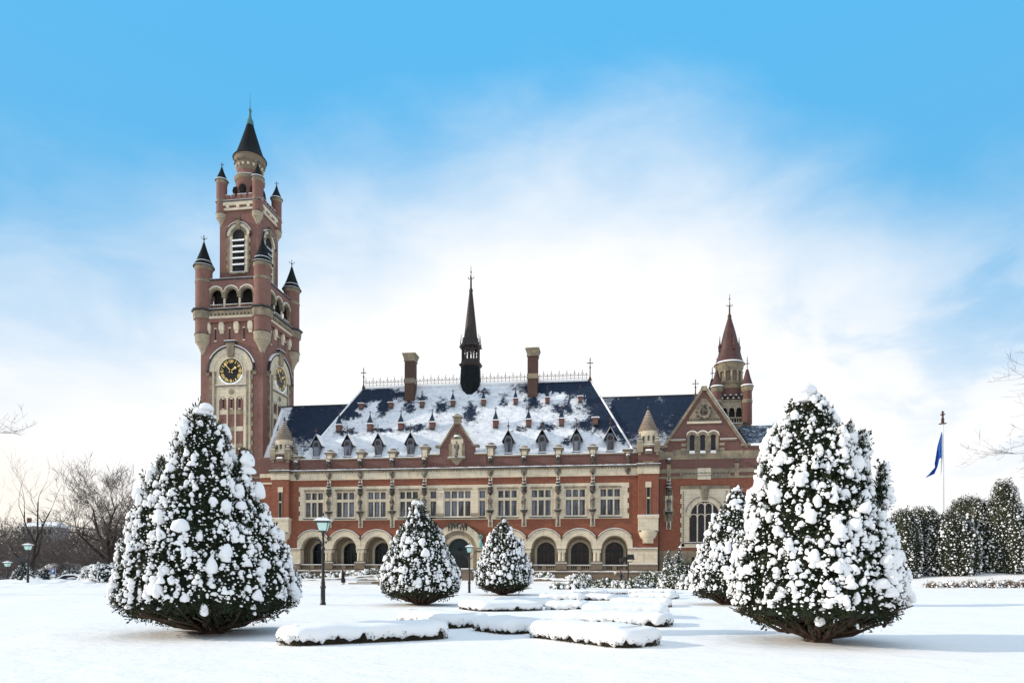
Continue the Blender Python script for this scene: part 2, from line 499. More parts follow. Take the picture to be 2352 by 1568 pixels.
    def ball(s, c, r, mt, n=10, sx=1, sy=1, sz=1):
        m = max(4, n // 2)
        prof = []
        for j in range(1, m):
            a = -PI / 2 + PI * j / m
            prof.append((r * math.cos(a), r * math.sin(a)))
        vs = [(c[0], c[1], c[2] - r * sz)]
        for pr, pz in prof:
            for k in range(n):
                a = 2 * PI * k / n
                vs.append((c[0] + pr * math.cos(a) * sx, c[1] + pr * math.sin(a) * sy, c[2] + pz * sz))
        vs.append((c[0], c[1], c[2] + r * sz))
        fs = [(0, 1 + (k + 1) % n, 1 + k) for k in range(n)]
        for j in range(len(prof) - 1):
            for k in range(n):
                a, b_ = 1 + j * n + k, 1 + j * n + (k + 1) % n
                fs.append((a, b_, b_ + n, a + n))
        o = 1 + (len(prof) - 1) * n
        fs += [(o + k, o + (k + 1) % n, len(vs) - 1) for k in range(n)]
        s.add(vs, fs, mt)
    def build(s, name, parent=None, smooth=True, loc=None):
        me = bpy.data.meshes.new(name)
        if loc is not None:
            s.v = [(x - loc[0], y - loc[1], z - loc[2]) for x, y, z in s.v]
        me.from_pydata(s.v, [], s.f)
        for q in s.mats:
            me.materials.append(MATS[q])
        me.polygons.foreach_set('material_index', s.mi)
        if smooth:
            me.shade_smooth()
            me.set_sharp_from_angle(angle=R(38))
        me.update()
        o = bpy.data.objects.new(name, me)
        COL.objects.link(o)
        if loc is not None:
            o.location = loc
        if parent:
            o.parent = parent
        return o

def npmesh(name, v, f, mt, parent=None, smooth=False):
    """v (n,3) array, f (m,k) array of equal-sided faces"""
    me = bpy.data.meshes.new(name)
    k = f.shape[1]
    me.vertices.add(len(v))
    me.vertices.foreach_set('co', np.ascontiguousarray(v, dtype=np.float32).ravel())
    me.loops.add(f.size)
    me.loops.foreach_set('vertex_index', np.ascontiguousarray(f, dtype=np.int32).ravel())
    me.polygons.add(len(f))
    me.polygons.foreach_set('loop_start', np.arange(0, f.size, k, dtype=np.int32))
    if smooth:
        me.polygons.foreach_set('use_smooth', np.ones(len(f), dtype=bool))
    me.materials.append(MATS[mt])
    me.update(calc_edges=True)
    o = bpy.data.objects.new(name, me)
    COL.objects.link(o)
    if parent:
        o.parent = parent
    return o

def tag(o, label=None, cat=None, group=None, kind=None):
    if label: o['label'] = label
    if cat: o['category'] = cat
    if group: o['group'] = group
    if kind: o['kind'] = kind
    return o
def empty(name, loc=(0, 0, 0), rz=0.0):
    o = bpy.data.objects.new(name, None)
    COL.objects.link(o)
    o.location = loc
    o.rotation_euler = (0, 0, rz)
    o.empty_display_size = 0.3
    return o
def dup(o, parent=None, shift=None):
    c = o.copy()
    COL.objects.link(c)
    if parent: c.parent = parent
    if shift is not None:
        c.location = o.location + Vector(shift)
    for ch in list(o.children):
        d = ch.copy()
        COL.objects.link(d)
        d.parent = c
        for g in list(ch.children):
            e = g.copy()
            COL.objects.link(e)
            e.parent = d
    return c

# ------------------------------------------------------------------ the palace
PAL = tag(empty('palace', (0, 0, 0)), 'large red brick palace with snowy slate roofs and a tall clock tower', 'palace')
P0, AP = 5.08, 5.17                   # bay pitches of the upper floor and of the arcade
CX = -22.36                           # middle of the facade
BAYS = [CX + P0 * k for k in (-4.5, -3.5, -2.5, -1.5, 1.5, 2.5, 3.5, 4.5)]
ARCX = [-22.1 + AP * k for k in (-4.5, -3.5, -2.5, -1.5, 1.5, 2.5, 3.5, 4.5)]
STX = [CX + P0 * k for k in (-4, -3, -2, -1, 1, 2, 3, 4)]
SN = MB()                             # snow lying on ledges of the whole building

def strip(x0, x1, y0, y1, z, h=0.10):
    """a run of snow on a ledge, with a wavering edge"""
    n = max(2, int((x1 - x0) / 0.45))
    rr = random.Random(int(x0 * 31 + z * 17))
    top, bot = [], []
    for i in range(n + 1):
        x = x0 + (x1 - x0) * i / n
        top.append((x, z + h * rr.uniform(0.55, 1.15)))
        bot.append((x, z + 0.004))
    SN.prism(bot + top[::-1], y0, y1, 'snow')

# --- brick walls of the main front
w = MB()
ZS = 5.17
for i, x in enumerate(ARCX):
    a, b = x - AP / 2, x + AP / 2
    if i == 0: a = -49.3
    if i == 7: b = 4.6
    if i == 3: b = -26.2
    if i == 4: a = -18.1
    w.arch_hole(a, b, x, 2.35, ZS, 9.56, 0.05, 'brick_red')
w.arch_hole(-26.2, -18.1, -22.25, 3.3, 4.9, 9.56, 0.05, 'brick_red')
w.box(-49.3, -47.5, 0.05, 0.6, 9.56, 14.78, 'brick_red')
w.box(3.0, 4.6, 0.05, 0.6, 9.56, 14.78, 'brick_red')
w.box(-49.3, 4.6, 0.05, 0.6, 14.78, 15.9, 'brick_red')
w.box(-52.1, 7.4, 3.3, 3.6, 0.2, 9.5, 'dark_void')
w.box(-49.3, 4.6, 0.9, 3.3, 7.3, 7.5, 'brick_red')
w.box(-49.3, 4.6, -0.30, 3.3, 1.7, 2.05, 'stone_brown')
# the corner piers of the front
for s, xa, xb in ((-1, -51.85, -49.05), (1, 4.5, 7.4)):
    w.box(xa, xb, -0.8, 0.6, 9.9, 15.95, 'brick_red')
    w.box(xa, xb, -0.8, 0.6, 17.3, 19.85, 'brick_plum')
    w.box(xa - (0.6 if s < 0 else 0.1), xb + (0.1 if s < 0 else 0.02), 0.0, 0.9, 5.0, 9.9, 'brick_red')
w.box(-54.4, -51.85, 0.3, 1.2, 0.0, 16.4, 'brick_red')
w.box(-54.4, -51.85, 0.3, 1.2, 17.0, 19.6, 'brick_plum')
w.build('front_wall', PAL, smooth=False)

w = MB()
w.box(-49.1, 4.55, 0.05, 0.7, 17.3, 18.95, 'brick_plum')
for a, b in ((-49.1, -27.9), (-16.9, 4.55)):
    w.box(a, b, -0.10, 0.8, 18.95, 19.12, 'stone_grey')
    strip(a, b, -0.12, 0.75, 19.12, 0.10)
w.build('parapet', PAL, smooth=False)

# --- stone frieze and cornice
w = MB()
w.box(-49.05, 4.5, -0.12, 0.6, 15.9, 17.0, 'stone_cream')
w.box(-49.05, 4.5, -0.22, 0.6, 15.82, 15.93, 'stone_cream')
w.box(-49.05, 4.5, -0.34, 0.6, 17.0, 17.16, 'stone_grey')
w.box(-49.05, 4.5, -0.52, 0.6, 17.16, 17.28, 'lead_black')
for k in range(120):
    x = -48.8 + k * 0.445
    w.box(x, x + 0.2, -0.27, -0.1, 16.84, 17.0, 'stone_grey')
for xa, xb in ((-51.95, -49.0), (4.4, 7.5)):
    w.box(xa, xb, -0.92, 0.5, 15.9, 17.0, 'stone_cream')
    w.box(xa - .1, xb + .1, -1.05, 0.5, 16.85, 17.14, 'stone_grey')
    w.box(xa - .18, xb + .18, -1.22, 0.5, 17.14, 17.28, 'lead_black')
    strip(xa - .18, xb + .18, -1.2, 0.0, 17.28, 0.10)
w.box(-54.35, -51.95, 0.15, 1.2, 16.4, 17.0, 'stone_cream')
w.box(-54.35, -51.95, 0.18, 1.2, 15.35, 15.65, 'stone_cream')
for x in STX + [-47.93, 3.04]:
    w.ball((x, -0.38, 16.62), 0.33, 'stone_statue', 8, 1, 0.8, 1)
    w.box(x - .42, x + .42, -0.30, -0.1, 16.25, 17.0, 'stone_grey')
    w.box(x - .16, x + .16, -0.34, -0.1, 15.95, 16.25, 'stone_soot')
w.build('cornice', PAL, smooth=False)
strip(-49.0, 4.45, -0.52, 0.04, 17.28, 0.12)

# --- stone surround of the row of windows
w = MB()
Z0, Z1, ZA, ZB = 9.56, 14.78, 10.08, 13.95
holes = [(x - 1.46, x + 1.46) for x in BAYS] + [(CX - 2.04, CX + 2.04), (CX - 4.28, CX - 3.3), (CX + 3.3, CX + 4.28)]
holes.sort()
w.box(-47.5, 3.0, -0.06, 0.5, Z0, ZA, 'stone_cream')
w.box(-47.5, 3.0, -0.06, 0.5, ZB, Z1, 'stone_cream')
px = -47.5
for a, b in holes + [(3.0, None)]:
    w.box(px, a, -0.06, 0.5, ZA, ZB, 'stone_cream')
    if b: px = b
for a, b in holes:
    w.box(a - .16, b + .16, -0.16, 0.1, ZB + .10, ZB + .38, 'stone_grey')
    w.box(a - .14, a - .03, -0.13, 0.1, ZA, ZB + .1, 'stone_cream')
    w.box(b + .03, b + .14, -0.13, 0.1, ZA, ZB + .1, 'stone_cream')
for k in range(7):
    if k % 2 == 0:
        z = Z0 + k * 0.746
        w.box(-47.72, -47.5, -0.05, 0.3, z, z + .746, 'stone_cream')
        w.box(3.0, 3.22, -0.05, 0.3, z, z + .746, 'stone_cream')
for s in (-1, 1):
    x = CX + s * 2.67
    w.box(x - .5, x + .5, -0.22, 0.1, ZA, 13.6, 'stone_cream')
    w.box(x - .58, x + .58, -0.28, 0.1, 13.6, 13.95, 'stone_cream')
    w.box(x - .58, x + .58, -0.28, 0.1, ZA, 10.5, 'stone_grey')
w.build('window_surround', PAL, smooth=False)

def make_window(lights, hw, x, sillw=None):
    f = MB()
    mw = 0.24
    lw = (2 * hw - 0.16 - mw * (lights - 1)) / lights
    for k in range(lights - 1):
        a = -hw + .08 + lw * (k + 1) + mw * k
        f.box(a, a + mw, 0.10, 0.42, ZA, ZB, 'stone_cream')
    f.box(-hw, -hw + .08, 0.12, 0.42, ZA, ZB, 'stone_cream')
    f.box(hw - .08, hw, 0.12, 0.42, ZA, ZB, 'stone_cream')
    f.box(-hw, hw, 0.07, 0.42, 12.36, 12.80, 'stone_cream')
    f.box(-hw, hw, 0.12, 0.42, ZB - .1, ZB, 'stone_cream')
    for k in range(lights):
        a = -hw + .08 + (lw + mw) * k
        for za, zb in ((ZA, 12.36), (12.80, ZB - .1)):
            f.box(a, a + .055, .22, .30, za, zb, 'lead_black')
            f.box(a + lw - .055, a + lw, .22, .30, za, zb, 'lead_black')
            f.box(a + .055, a + lw - .055, .22, .30, za, za + .055, 'lead_black')
            f.box(a + .055, a + lw - .055, .22, .30, zb - .055, zb, 'lead_black')
    o = f.build('window', PAL, smooth=False)
    o.location = (x, 0, 0)
    g = MB()
    for k in range(lights):
        a = -hw + .08 + (lw + mw) * k
        g.box(a, a + lw, .31, .36, ZA, 12.36, 'leaded_glass')
        g.box(a, a + lw, .31, .36, 12.80, ZB - .1, 'leaded_glass')
    g.build('pane', o, smooth=False)
    sw = sillw or hw + .22
    g = MB()
    g.box(-sw, sw, -0.26, -0.05, 9.72, 9.86, 'lead_black')
    g.box(-sw, sw, -0.24, -0.07, 9.86, 9.90, 'snow')
    g.build('sill', o, smooth=False)
    return o
w0 = make_window(3, 1.46, BAYS[0])
for x in BAYS[1:]:
    dup(w0, PAL, (x - BAYS[0], 0, 0))
make_window(4, 2.04, CX, 4.4)['label'] = 'wide four-light window over the main entrance'
w1 = make_window(1, 0.49, CX - 3.79, 0.5)
dup(w1, PAL, (7.58, 0, 0))

# --- arcade
def make_arch(x):
    f = MB()
    f.ring(0, ZS, 1.9, 2.82, -0.14, 0.9, 'stone_cream', n=22, clip=AP / 2 - 0.004)
    f.ring(0, ZS, 2.825, 2.93, -0.26, 0.1, 'stone_grey', a0=R(27), a1=R(153), n=16)
    f.ring(0, ZS, 2.935, 3.0, -0.25, 0.05, 'snow', a0=R(36), a1=R(144), n=16)
    f.ring(0, ZS, 1.75, 1.895, 0.3, 0.9, 'stone_corbel', n=22)
    o = f.build('arch', PAL)
    o.location = (x, 0, 0)
    return o
a0 = make_arch(ARCX[0])
for x in ARCX[1:]:
    dup(a0, PAL, (x - ARCX[0], 0, 0))
def make_pier(x):
    f = MB()
    f.box(-.50, .50, -0.10, 0.9, 3.3, 4.55, 'stone_corbel')
    for s in (-.25, .25):
        f.lathe([(.27, 3.3), (.24, 4.55)], (s, -0.12), 'stone_cream', 12)
    f.box(-.60, .60, -0.34, 0.95, 4.55, 5.0, 'stone_cream')
    f.box(-.68, .68, -0.42, 1.0, 5.0, ZS - .004, 'stone_corbel')
    f.box(-.66, .66, -0.40, -0.15, ZS, ZS + .05, 'snow')
    f.frus((0, 0.3), 3.0, 3.3, .78, .78, .58, .6, 'stone_brown')
    f.box(-.80, .80, -0.55, 0.95, 2.05, 3.0, 'stone_brown')
    f.box(-.84, .84, -0.60, -0.1, 3.0, 3.07, 'snow')
    o = f.build('pier', PAL)
    o.location = (x, 0, 0)
    return o
px_ = [ARCX[k] + AP / 2 for k in (0, 1, 2)] + [ARCX[k] + AP / 2 for k in (4, 5, 6)]
p0 = make_pier(px_[0])
for x in px_[1:]:
    dup(p0, PAL, (x - px_[0], 0, 0))
w = MB()
for xa, xb, y in ((-51.9, ARCX[0] - 1.9, -0.45), (ARCX[7] + 1.9, 7.3, -0.45), (ARCX[3] + 1.9, -25.0, -0.2), (-19.3, ARCX[4] - 1.9, -0.2)):
    w.box(xa, xb, y, 0.9, 2.86, 4.92, 'stone_cream')
    w.box(xa - .03, xb + .03, y - .12, 0.9, 4.92, ZS - .004, 'stone_corbel')
    strip(xa, xb, y - .1, -0.02 if y < -.3 else -.05, ZS, .10)
    w.box(xa - .02, xb + .02, y - .25, 0.9, 1.9, 2.72, 'stone_brown')
    w.box(xa - .05, xb + .05, y - .33, 0.9, 2.72, 2.86, 'stone_corbel')
    strip(xa, xb, y - .3, y, 2.86, .10)
w.box(-52.5, -24.6, -1.25, -0.3, -0.3, 1.55, 'stone_brown')
w.box(-19.8, 8.2, -1.25, -0.3, -0.3, 1.55, 'stone_brown')
w.box(-52.6, -24.6, -1.36, -0.3, 1.55, 1.72, 'stone_brown')
w.box(-19.8, 8.3, -1.36, -0.3, 1.55, 1.72, 'stone_brown')
strip(-52.6, -24.6, -1.34, -0.34, 1.72, .13)
strip(-19.8, 8.3, -1.34, -0.34, 1.72, .13)
for x in ARCX:
    w.ball((x + .1, -1.42, 1.45), .22, 'stone_corbel', 8)
    SN.ball((x + .1, -1.44, 1.62), .2, 'snow', 8, 1, 1, .5)
w.build('plinth', PAL, smooth=False)

def make_balustrade(x):
    f = MB()
    for k in range(11):
        if k == 5: continue
        u = -1.55 + k * .31
        f.lathe([(.06, 2.05), (.10, 2.2), (.06, 2.42), (.07, 2.54)], (u, -.2), 'stone_grey', 6)
    f.box(-.26, .26, -.36, -.04, 2.05, 2.54, 'stone_brown')
    f.box(-1.86, 1.86, -.36, -.04, 2.54, 2.68, 'stone_brown')
    f.box(-1.86, 1.86, -.38, -.02, 2.68, 2.76, 'snow')
    o = f.build('balustrade', PAL)
    o.location = (x, 0, 0)
    return o
b0 = make_balustrade(ARCX[0])
for x in ARCX[1:]:
    dup(b0, PAL, (x - ARCX[0], 0, 0))

# --- inner wall of the arcade with its doors
w, w_r = MB(), MB()
for i, x in enumerate(ARCX):
    if i == 4: w, w_r = w_r, w
    a, b = x - AP / 2, x + AP / 2
    if i == 0: a = -49.3
    if i == 7: b = 4.6
    if i == 3: b = -25.6
    if i == 4: a = -18.6
    w.arch_hole(a, b, x, 1.36, 4.85, 7.35, 3.0, 'stone_corbel')
    w.box(a, x - 1.36, 3.0, 3.3, 2.05, 4.85, 'stone_corbel')
    w.box(x + 1.36, b, 3.0, 3.3, 2.05, 4.85, 'stone_corbel')
    w.ring(x, 4.85, 1.36, 1.75, 2.9, 3.3, 'stone_cream', n=16)
    w.box(x - 1.75, x - 1.36, 2.9, 3.28, 2.05, 4.85, 'stone_cream')
    w.box(x + 1.36, x + 1.75, 2.9, 3.28, 2.05, 4.85, 'stone_cream')
for k in range(10):
    x = -22.1 + AP * (k - 5 + (0 if k < 5 else 1))
    if abs(x + 22.1) < 4: continue
    q = w_r if x < -22 else w
    q.box(x - .38, x + .38, 2.5, 3.0, 2.05, 4.9, 'stone_corbel')
    q.ring(x, 4.9, .0, .38, .95, 3.0, 'stone_corbel', n=8)
w_r.box(-49.3, -48.9, .9, 3.3, 2.05, 7.3, 'stone_corbel')
w.box(4.2, 4.6, .9, 3.3, 2.05, 7.3, 'stone_corbel')
w_r.box(-26.1, -25.7, .9, 3.3, 2.05, 7.3, 'stone_corbel')
w.box(-18.6, -18.2, .9, 3.3, 2.05, 7.3, 'stone_corbel')
w.build('arcade_wall', PAL, smooth=False)
w_r.build('arcade_wall', PAL, smooth=False)
def make_door(x, glass):
    f = MB()
    f.ring(0, 4.85, 1.2, 1.36, 3.02, 3.12, 'door_green', n=16)
    for u in (-1.36, -.66, .5, 1.2):
        f.box(u, u + .16, 3.03, 3.12, 2.05, 4.84, 'door_green')
    f.box(-.06, .06, 3.03, 3.12, 2.05, 4.84, 'door_green')
    f.box(-1.36, 1.36, 3.0, 3.14, 4.72, 4.95, 'door_green')
    for u in (-.66, .5):
        f.box(u, u + .16, 3.04, 3.12, 4.95, 5.95, 'door_green')
    o = f.build('door', PAL, smooth=False)
    o.location = (x, 0, 0)
    g = MB()
    g.arch_fill(0, 1.3, 2.06, 4.85, 3.16, glass)
    g.build('pane', o, smooth=False)
    return o
d0 = make_door(ARCX[0], 'dark_glass')
for x in ARCX[1:4]:
    dup(d0, PAL, (x - ARCX[0], 0, 0))
d1 = make_door(ARCX[4], 'door_brown')
for x in ARCX[5:]:
    dup(d1, PAL, (x - ARCX[4], 0, 0))

# --- main portal
w = MB()
PX, PZ = -22.25, 4.9
w.ring(PX, PZ, 2.95, 3.95, -0.30, 0.6, 'stone_cream', n=26)
w.ring(PX, PZ, 2.35, 2.95, -0.05, 0.9, 'stone_grey', n=26)
w.ring(PX, PZ, 1.85, 2.35, 0.25, 1.4, 'stone_cream', n=26)
w.ring(PX, PZ, 3.955, 4.06, -0.40, 0.3, 'stone_soot', a0=R(15), a1=R(165), n=24)
for s in (-1, 1):
    for a, b, y in ((2.95, 3.95, -.3), (2.35, 2.95, -.05), (1.85, 2.35, .25)):
        xa, xb = sorted((PX + s * a, PX + s * b))
        w.box(xa, xb, y, 1.4, 0.0, PZ, 'stone_cream' if a != 2.35 else 'stone_grey')
    xa, xb = sorted((PX + s * 2.85, PX + s * 4.02))
    w.box(xa, xb, -.36, 0.5, 4.62, 4.82, 'stone_soot')
w.build('portal', PAL)
o = MB()
o.arch_fill(PX, 1.86, 0.2, PZ, 1.3, 'door_green')
o.ring(PX, PZ, 1.1, 1.25, 1.2, 1.3, 'door_green', n=16)
for k in range(1, 8):
    a = PI * k / 8
    o.tube([(PX, 1.25, PZ), (PX + 1.75 * math.cos(a), 1.25, PZ + 1.75 * math.sin(a))], .03, 'iron_black', 4)
o.box(PX - 1.86, PX + 1.86, 1.18, 1.3, PZ - .35, PZ - .1, 'iron_black')
for u in (-1.2, -.06, 1.08):
    o.box(PX + u, PX + u + .12, 1.2, 1.3, .2, PZ - .36, 'iron_black')
for u in (-.98, .2):
    o.box(PX + u, PX + u + .8, 1.24, 1.31, 1.2, PZ - .6, 'dark_glass')
o.build('entrance_door', PAL, smooth=False)
o = MB()
rr = random.Random(4)
for k in range(26):
    u = rr.uniform(-1.4, 1.4)
    o.ball((PX + u, -.55 + rr.uniform(-.12, .12), 8.55 + rr.uniform(-.1, .45) * (1 - abs(u) / 2.2)), rr.uniform(.14, .3), 'stone_soot', 8)
for k in range(7):
    u = -1.35 + k * .45
    h = rr.uniform(.5, 1.0) * (1.25 if abs(u) > .8 else .7)
    o.frus((PX + u, -.42), 8.5 - h, 8.5, .05, .05, .13, .10, 'stone_soot')
o.build('crest', PAL)

# --- figures standing between the windows
def figure_mesh(name):
    """robed standing figure grown as one skin, 2.1 m tall, feet at z=0"""
    J = [((0, 0, .02), .30), ((0, 0, .35), .26), ((0, 0, .8), .23), ((0, 0, 1.1), .215), ((0, .01, 1.38), .235), ((0, .01, 1.62), .20), ((0, .0, 1.76), .085),
         ((0, -.02, 1.86), .115), ((0, -.02, 1.99), .115), ((0, -.02, 2.08), .06),
         ((-.22, 0, 1.60), .105), ((-.33, -.06, 1.3), .09), ((-.14, -.25, 1.18), .07), ((-.05, -.28, 1.22), .055),
         ((.22, 0, 1.60), .105), ((.34, -.02, 1.28), .09), ((.30, -.16, .98), .07), ((.28, -.2, .9), .055),
         ((-.12, -.22, .02), .10), ((.14, -.22, .02), .10)]
    E = [(0, 1), (1, 2), (2, 3), (3, 4), (4, 5), (5, 6), (6, 7), (7, 8), (8, 9), (5, 10), (10, 11), (11, 12), (12, 13), (5, 14), (14, 15), (15, 16), (16, 17), (0, 18), (0, 19)]
    return skin_object(name, J, E, 'stone_statue', 3)
def skin_object(name, J, E, mt, root, sub=1):
    me = bpy.data.meshes.new(name)
    me.from_pydata([j[0] for j in J], E, [])
    me.materials.append(MATS[mt])
    o = bpy.data.objects.new(name, me)
    COL.objects.link(o)
    md = o.modifiers.new('skin', 'SKIN')
    md.use_smooth_shade = True
    for k, j in enumerate(J):
        r = j[1]
        me.skin_vertices[0].data[k].radius = (r, r)
        me.skin_vertices[0].data[k].use_root = (k == root)
    md = o.modifiers.new('sub', 'SUBSURF')
    md.levels = md.render_levels = sub
    bpy.context.view_layer.update()
    dg = bpy.context.evaluated_depsgraph_get()
    me2 = bpy.data.meshes.new_from_object(o.evaluated_get(dg))
    me2.name = name
    if not me2.materials:
        me2.materials.append(MATS[mt])
    o.modifiers.clear()
    o.data = me2
    return o

def make_statue(x, y=-.45, z=10.92):
    o = figure_mesh('statue')
    o.parent = PAL
    o.location = (x, y, z)
    c = MB()                                            # canopy above: tiers narrowing upward
    for r, za, zb in ((.46, 2.72, 2.95), (.42, 3.05, 3.35), (.46, 3.35, 3.45), (.30, 3.5, 3.85), (.36, 3.85, 3.93), (.2, 3.98, 4.3), (.27, 4.3, 4.36), (.10, 4.4, 4.8)):
        c.lathe([(r * .8, za), (r, (za + zb) / 2), (r, zb)], (0, .05), 'stone_soot', 8)
    c.lathe([(.1, 2.2), (.3, 2.45), (.44, 2.72)], (0, .1), 'stone_soot', 8)
    c.box(-.27, .27, .25, .38, 3.6, 4.82, 'stone_cream')
    for r, zz in ((.45, 3.45), (.35, 3.93), (.26, 4.36)):
        c.lathe([(r, zz + .01), (r * .9, zz + .07), (.05, zz + .09)], (0, .03), 'snow', 8)
    c.build('canopy', o)
    c = MB()
    c.lathe([(.40, -.36), (.58, -.22), (.58, -.05), (.50, 0.0)], (0, .05), 'stone_soot', 8, R(22.5))
    c.lathe([(.52, .01), (.4, .05), (.1, .06)], (0, .02), 'snow', 8)
    c.lathe([(.10, -2.45), (.22, -2.35), (.16, -2.0), (.14, -1.2), (.24, -.7), (.38, -.4)], (0, .1), 'stone_statue', 8)
    c.box(-.36, .36, .28, .40, -2.5, -1.36, 'stone_cream')
    c.build('console', o)
    c = MB()
    c.box(-.5, .5, .30, .40, 0, 2.3, 'stone_cream')
    c.ring(0, 1.9, .36, .5, .18, .31, 'stone_cream', n=10)
    c.box(-.5, -.36, .18, .305, .0, 1.9, 'stone_cream')
    c.box(.36, .5, .18, .305, .0, 1.9, 'stone_cream')
    c.build('niche', o)
    return o
st0 = make_statue(STX[0])
for i, x in enumerate(STX[1:]):
    c = dup(st0, PAL, (x - STX[0], 0, 0))
    if i % 2 == 0:
        c.data = c.data.copy()
        c.data.transform(Matrix.Scale(-1, 4, (1, 0, 0)) @ Matrix.Rotation(R(12 * (i - 3)), 4, 'Z'))

# --- parapet piers with spouts
def make_ppier(x, top=20.0, dome=True):
    f = MB()
    f.box(-.52, .52, -.16, .85, 19.0, top - .25, 'stone_grey')
    f.box(-.36, .36, -.20, -.1, 19.1, top - .3, 'stone_cream')
    f.box(-.70, .70, -.36, 1.0, top - .25, top - .05, 'stone_grey')
    f.box(-.78, .78, -.42, 1.05, top - .05, top + .05, 'stone_soot')
    f.box(-.76, .76, -.40, 1.03, top + .05, top + .13, 'snow')
    if dome:
        f.lathe([(.62, top + .10), (.60, top + .25), (.45, top + .45), (.2, top + .56), (.02, top + .6)], (0, .3), 'stone_grey', 14)
    o = f.build('parapet_pier', PAL)
    o.location = (x, 0, 0)
    g = MB()
    g.tube([(0, 0, 18.5), (0, -.5, 18.45), (0, -.9, 18.35)], [.30, .26, .20], 'stone_soot', 8)
    g.ball((0, -.95, 18.38), .26, 'stone_soot', 8)
    g.frus((0, -.25), 17.4, 18.3, .14, .1, .28, .3, 'stone_soot')
    g.ball((0, -.62, 18.72), .30, 'snow', 8, 1, 1.5, .55)
    g.build('gargoyle', o)
    return o
q0 = make_ppier(STX[0])
for k in (1, 2, 5, 6, 7):
    dup(q0, PAL, (STX[k] - STX[0], 0, 0))
q1 = make_ppier(STX[3], 20.55)
dup(q1, PAL, (STX[4] - STX[3], 0, 0))
q2 = make_ppier(-47.95, 19.55, False)
dup(q2, PAL, (3.04 + 47.95, 0, 0))

# --- small stepped gable over the entrance
w = MB()
gx = -22.45
w.prism([(-27.0, 18.0), (-18.0, 18.0), (-18.0, 19.3), (-19.75, 19.3), (-19.75, 20.7), (-22.0, 24.0), (-22.9, 24.0), (-25.15, 20.7), (-25.15, 19.3), (-27.0, 19.3)], 0.0, .7, 'brick_plum')
for s in (-1, 1):
    e = lambda x: gx + s * x
    w.prism([(e(2.75), 20.6), (e(2.45), 20.6), (e(.42), 23.75), (e(.42), 24.2)] if s > 0 else [(e(.42), 24.2), (e(.42), 23.75), (e(2.45), 20.6), (e(2.75), 20.6)], -.14, .8, 'stone_grey')
    xa, xb = sorted((e(2.55), e(3.35)))
    w.box(xa, xb, -.2, .8, 20.55, 20.85, 'stone_grey')
    xa, xb = sorted((e(2.7), e(4.6)))
    w.box(xa, xb, -.12, .8, 19.3, 19.5, 'stone_grey')
    strip(xa, xb, -.12, .7, 19.5, .1)
    SN.prism([(e(2.72), 20.86), (e(.46), 24.3), (e(.46), 24.22), (e(2.6), 20.86)][::s], -.1, .75, 'snow')
w.box(gx - .52, gx + .52, -.22, .8, 23.95, 25.0, 'stone_grey')
w.box(gx - .72, gx + .72, -.36, .9, 25.0, 25.16, 'stone_grey')
w.lathe([(.62, 25.22), (.5, 25.45), (.1, 25.6)], (gx, .25), 'stone_grey', 12)
SN.box(gx - .7, gx + .7, -.35, .88, 25.165, 25.22, 'snow')
w.box(gx - .95, gx + .95, -.12, .1, 18.9, 21.7, 'stone_cream')
w.prism([(gx - 1.0, 21.7), (gx + 1.0, 21.7), (gx + .45, 22.5), (gx, 22.9), (gx - .45, 22.5)], -.14, .1, 'stone_grey')
w.box(gx - 1.25, gx - .8, -.22, .1, 18.9, 21.0, 'stone_grey')
w.box(gx + .8, gx + 1.25, -.22, .1, 18.9, 21.0, 'stone_grey')
w.box(gx - 1.35, gx + 1.35, -.6, .1, 18.66, 18.9, 'stone_grey')
w.frus((gx, -.2), 17.8, 18.66, .2, .1, 1.0, .35, 'stone_grey')
SN.box(gx - 1.33, gx + 1.33, -.58, -.15, 18.9, 18.97, 'snow')
w.lathe([(.42, 21.9), (.30, 22.3), (.1, 22.8), (.04, 23.1)], (gx, -.3), 'stone_soot', 8)
w.lathe([(.44, 21.95), (.36, 22.2), (.2, 22.3)], (gx, -.33), 'snow', 8)
w.build('small_gable', PAL, smooth=False)
c = figure_mesh('statue')
c.parent = PAL
c.location = (gx, -.42, 18.92)
c.scale = (1.1, 1.0, 1.18)
c['label'] = 'standing stone figure in the niche of the small gable'

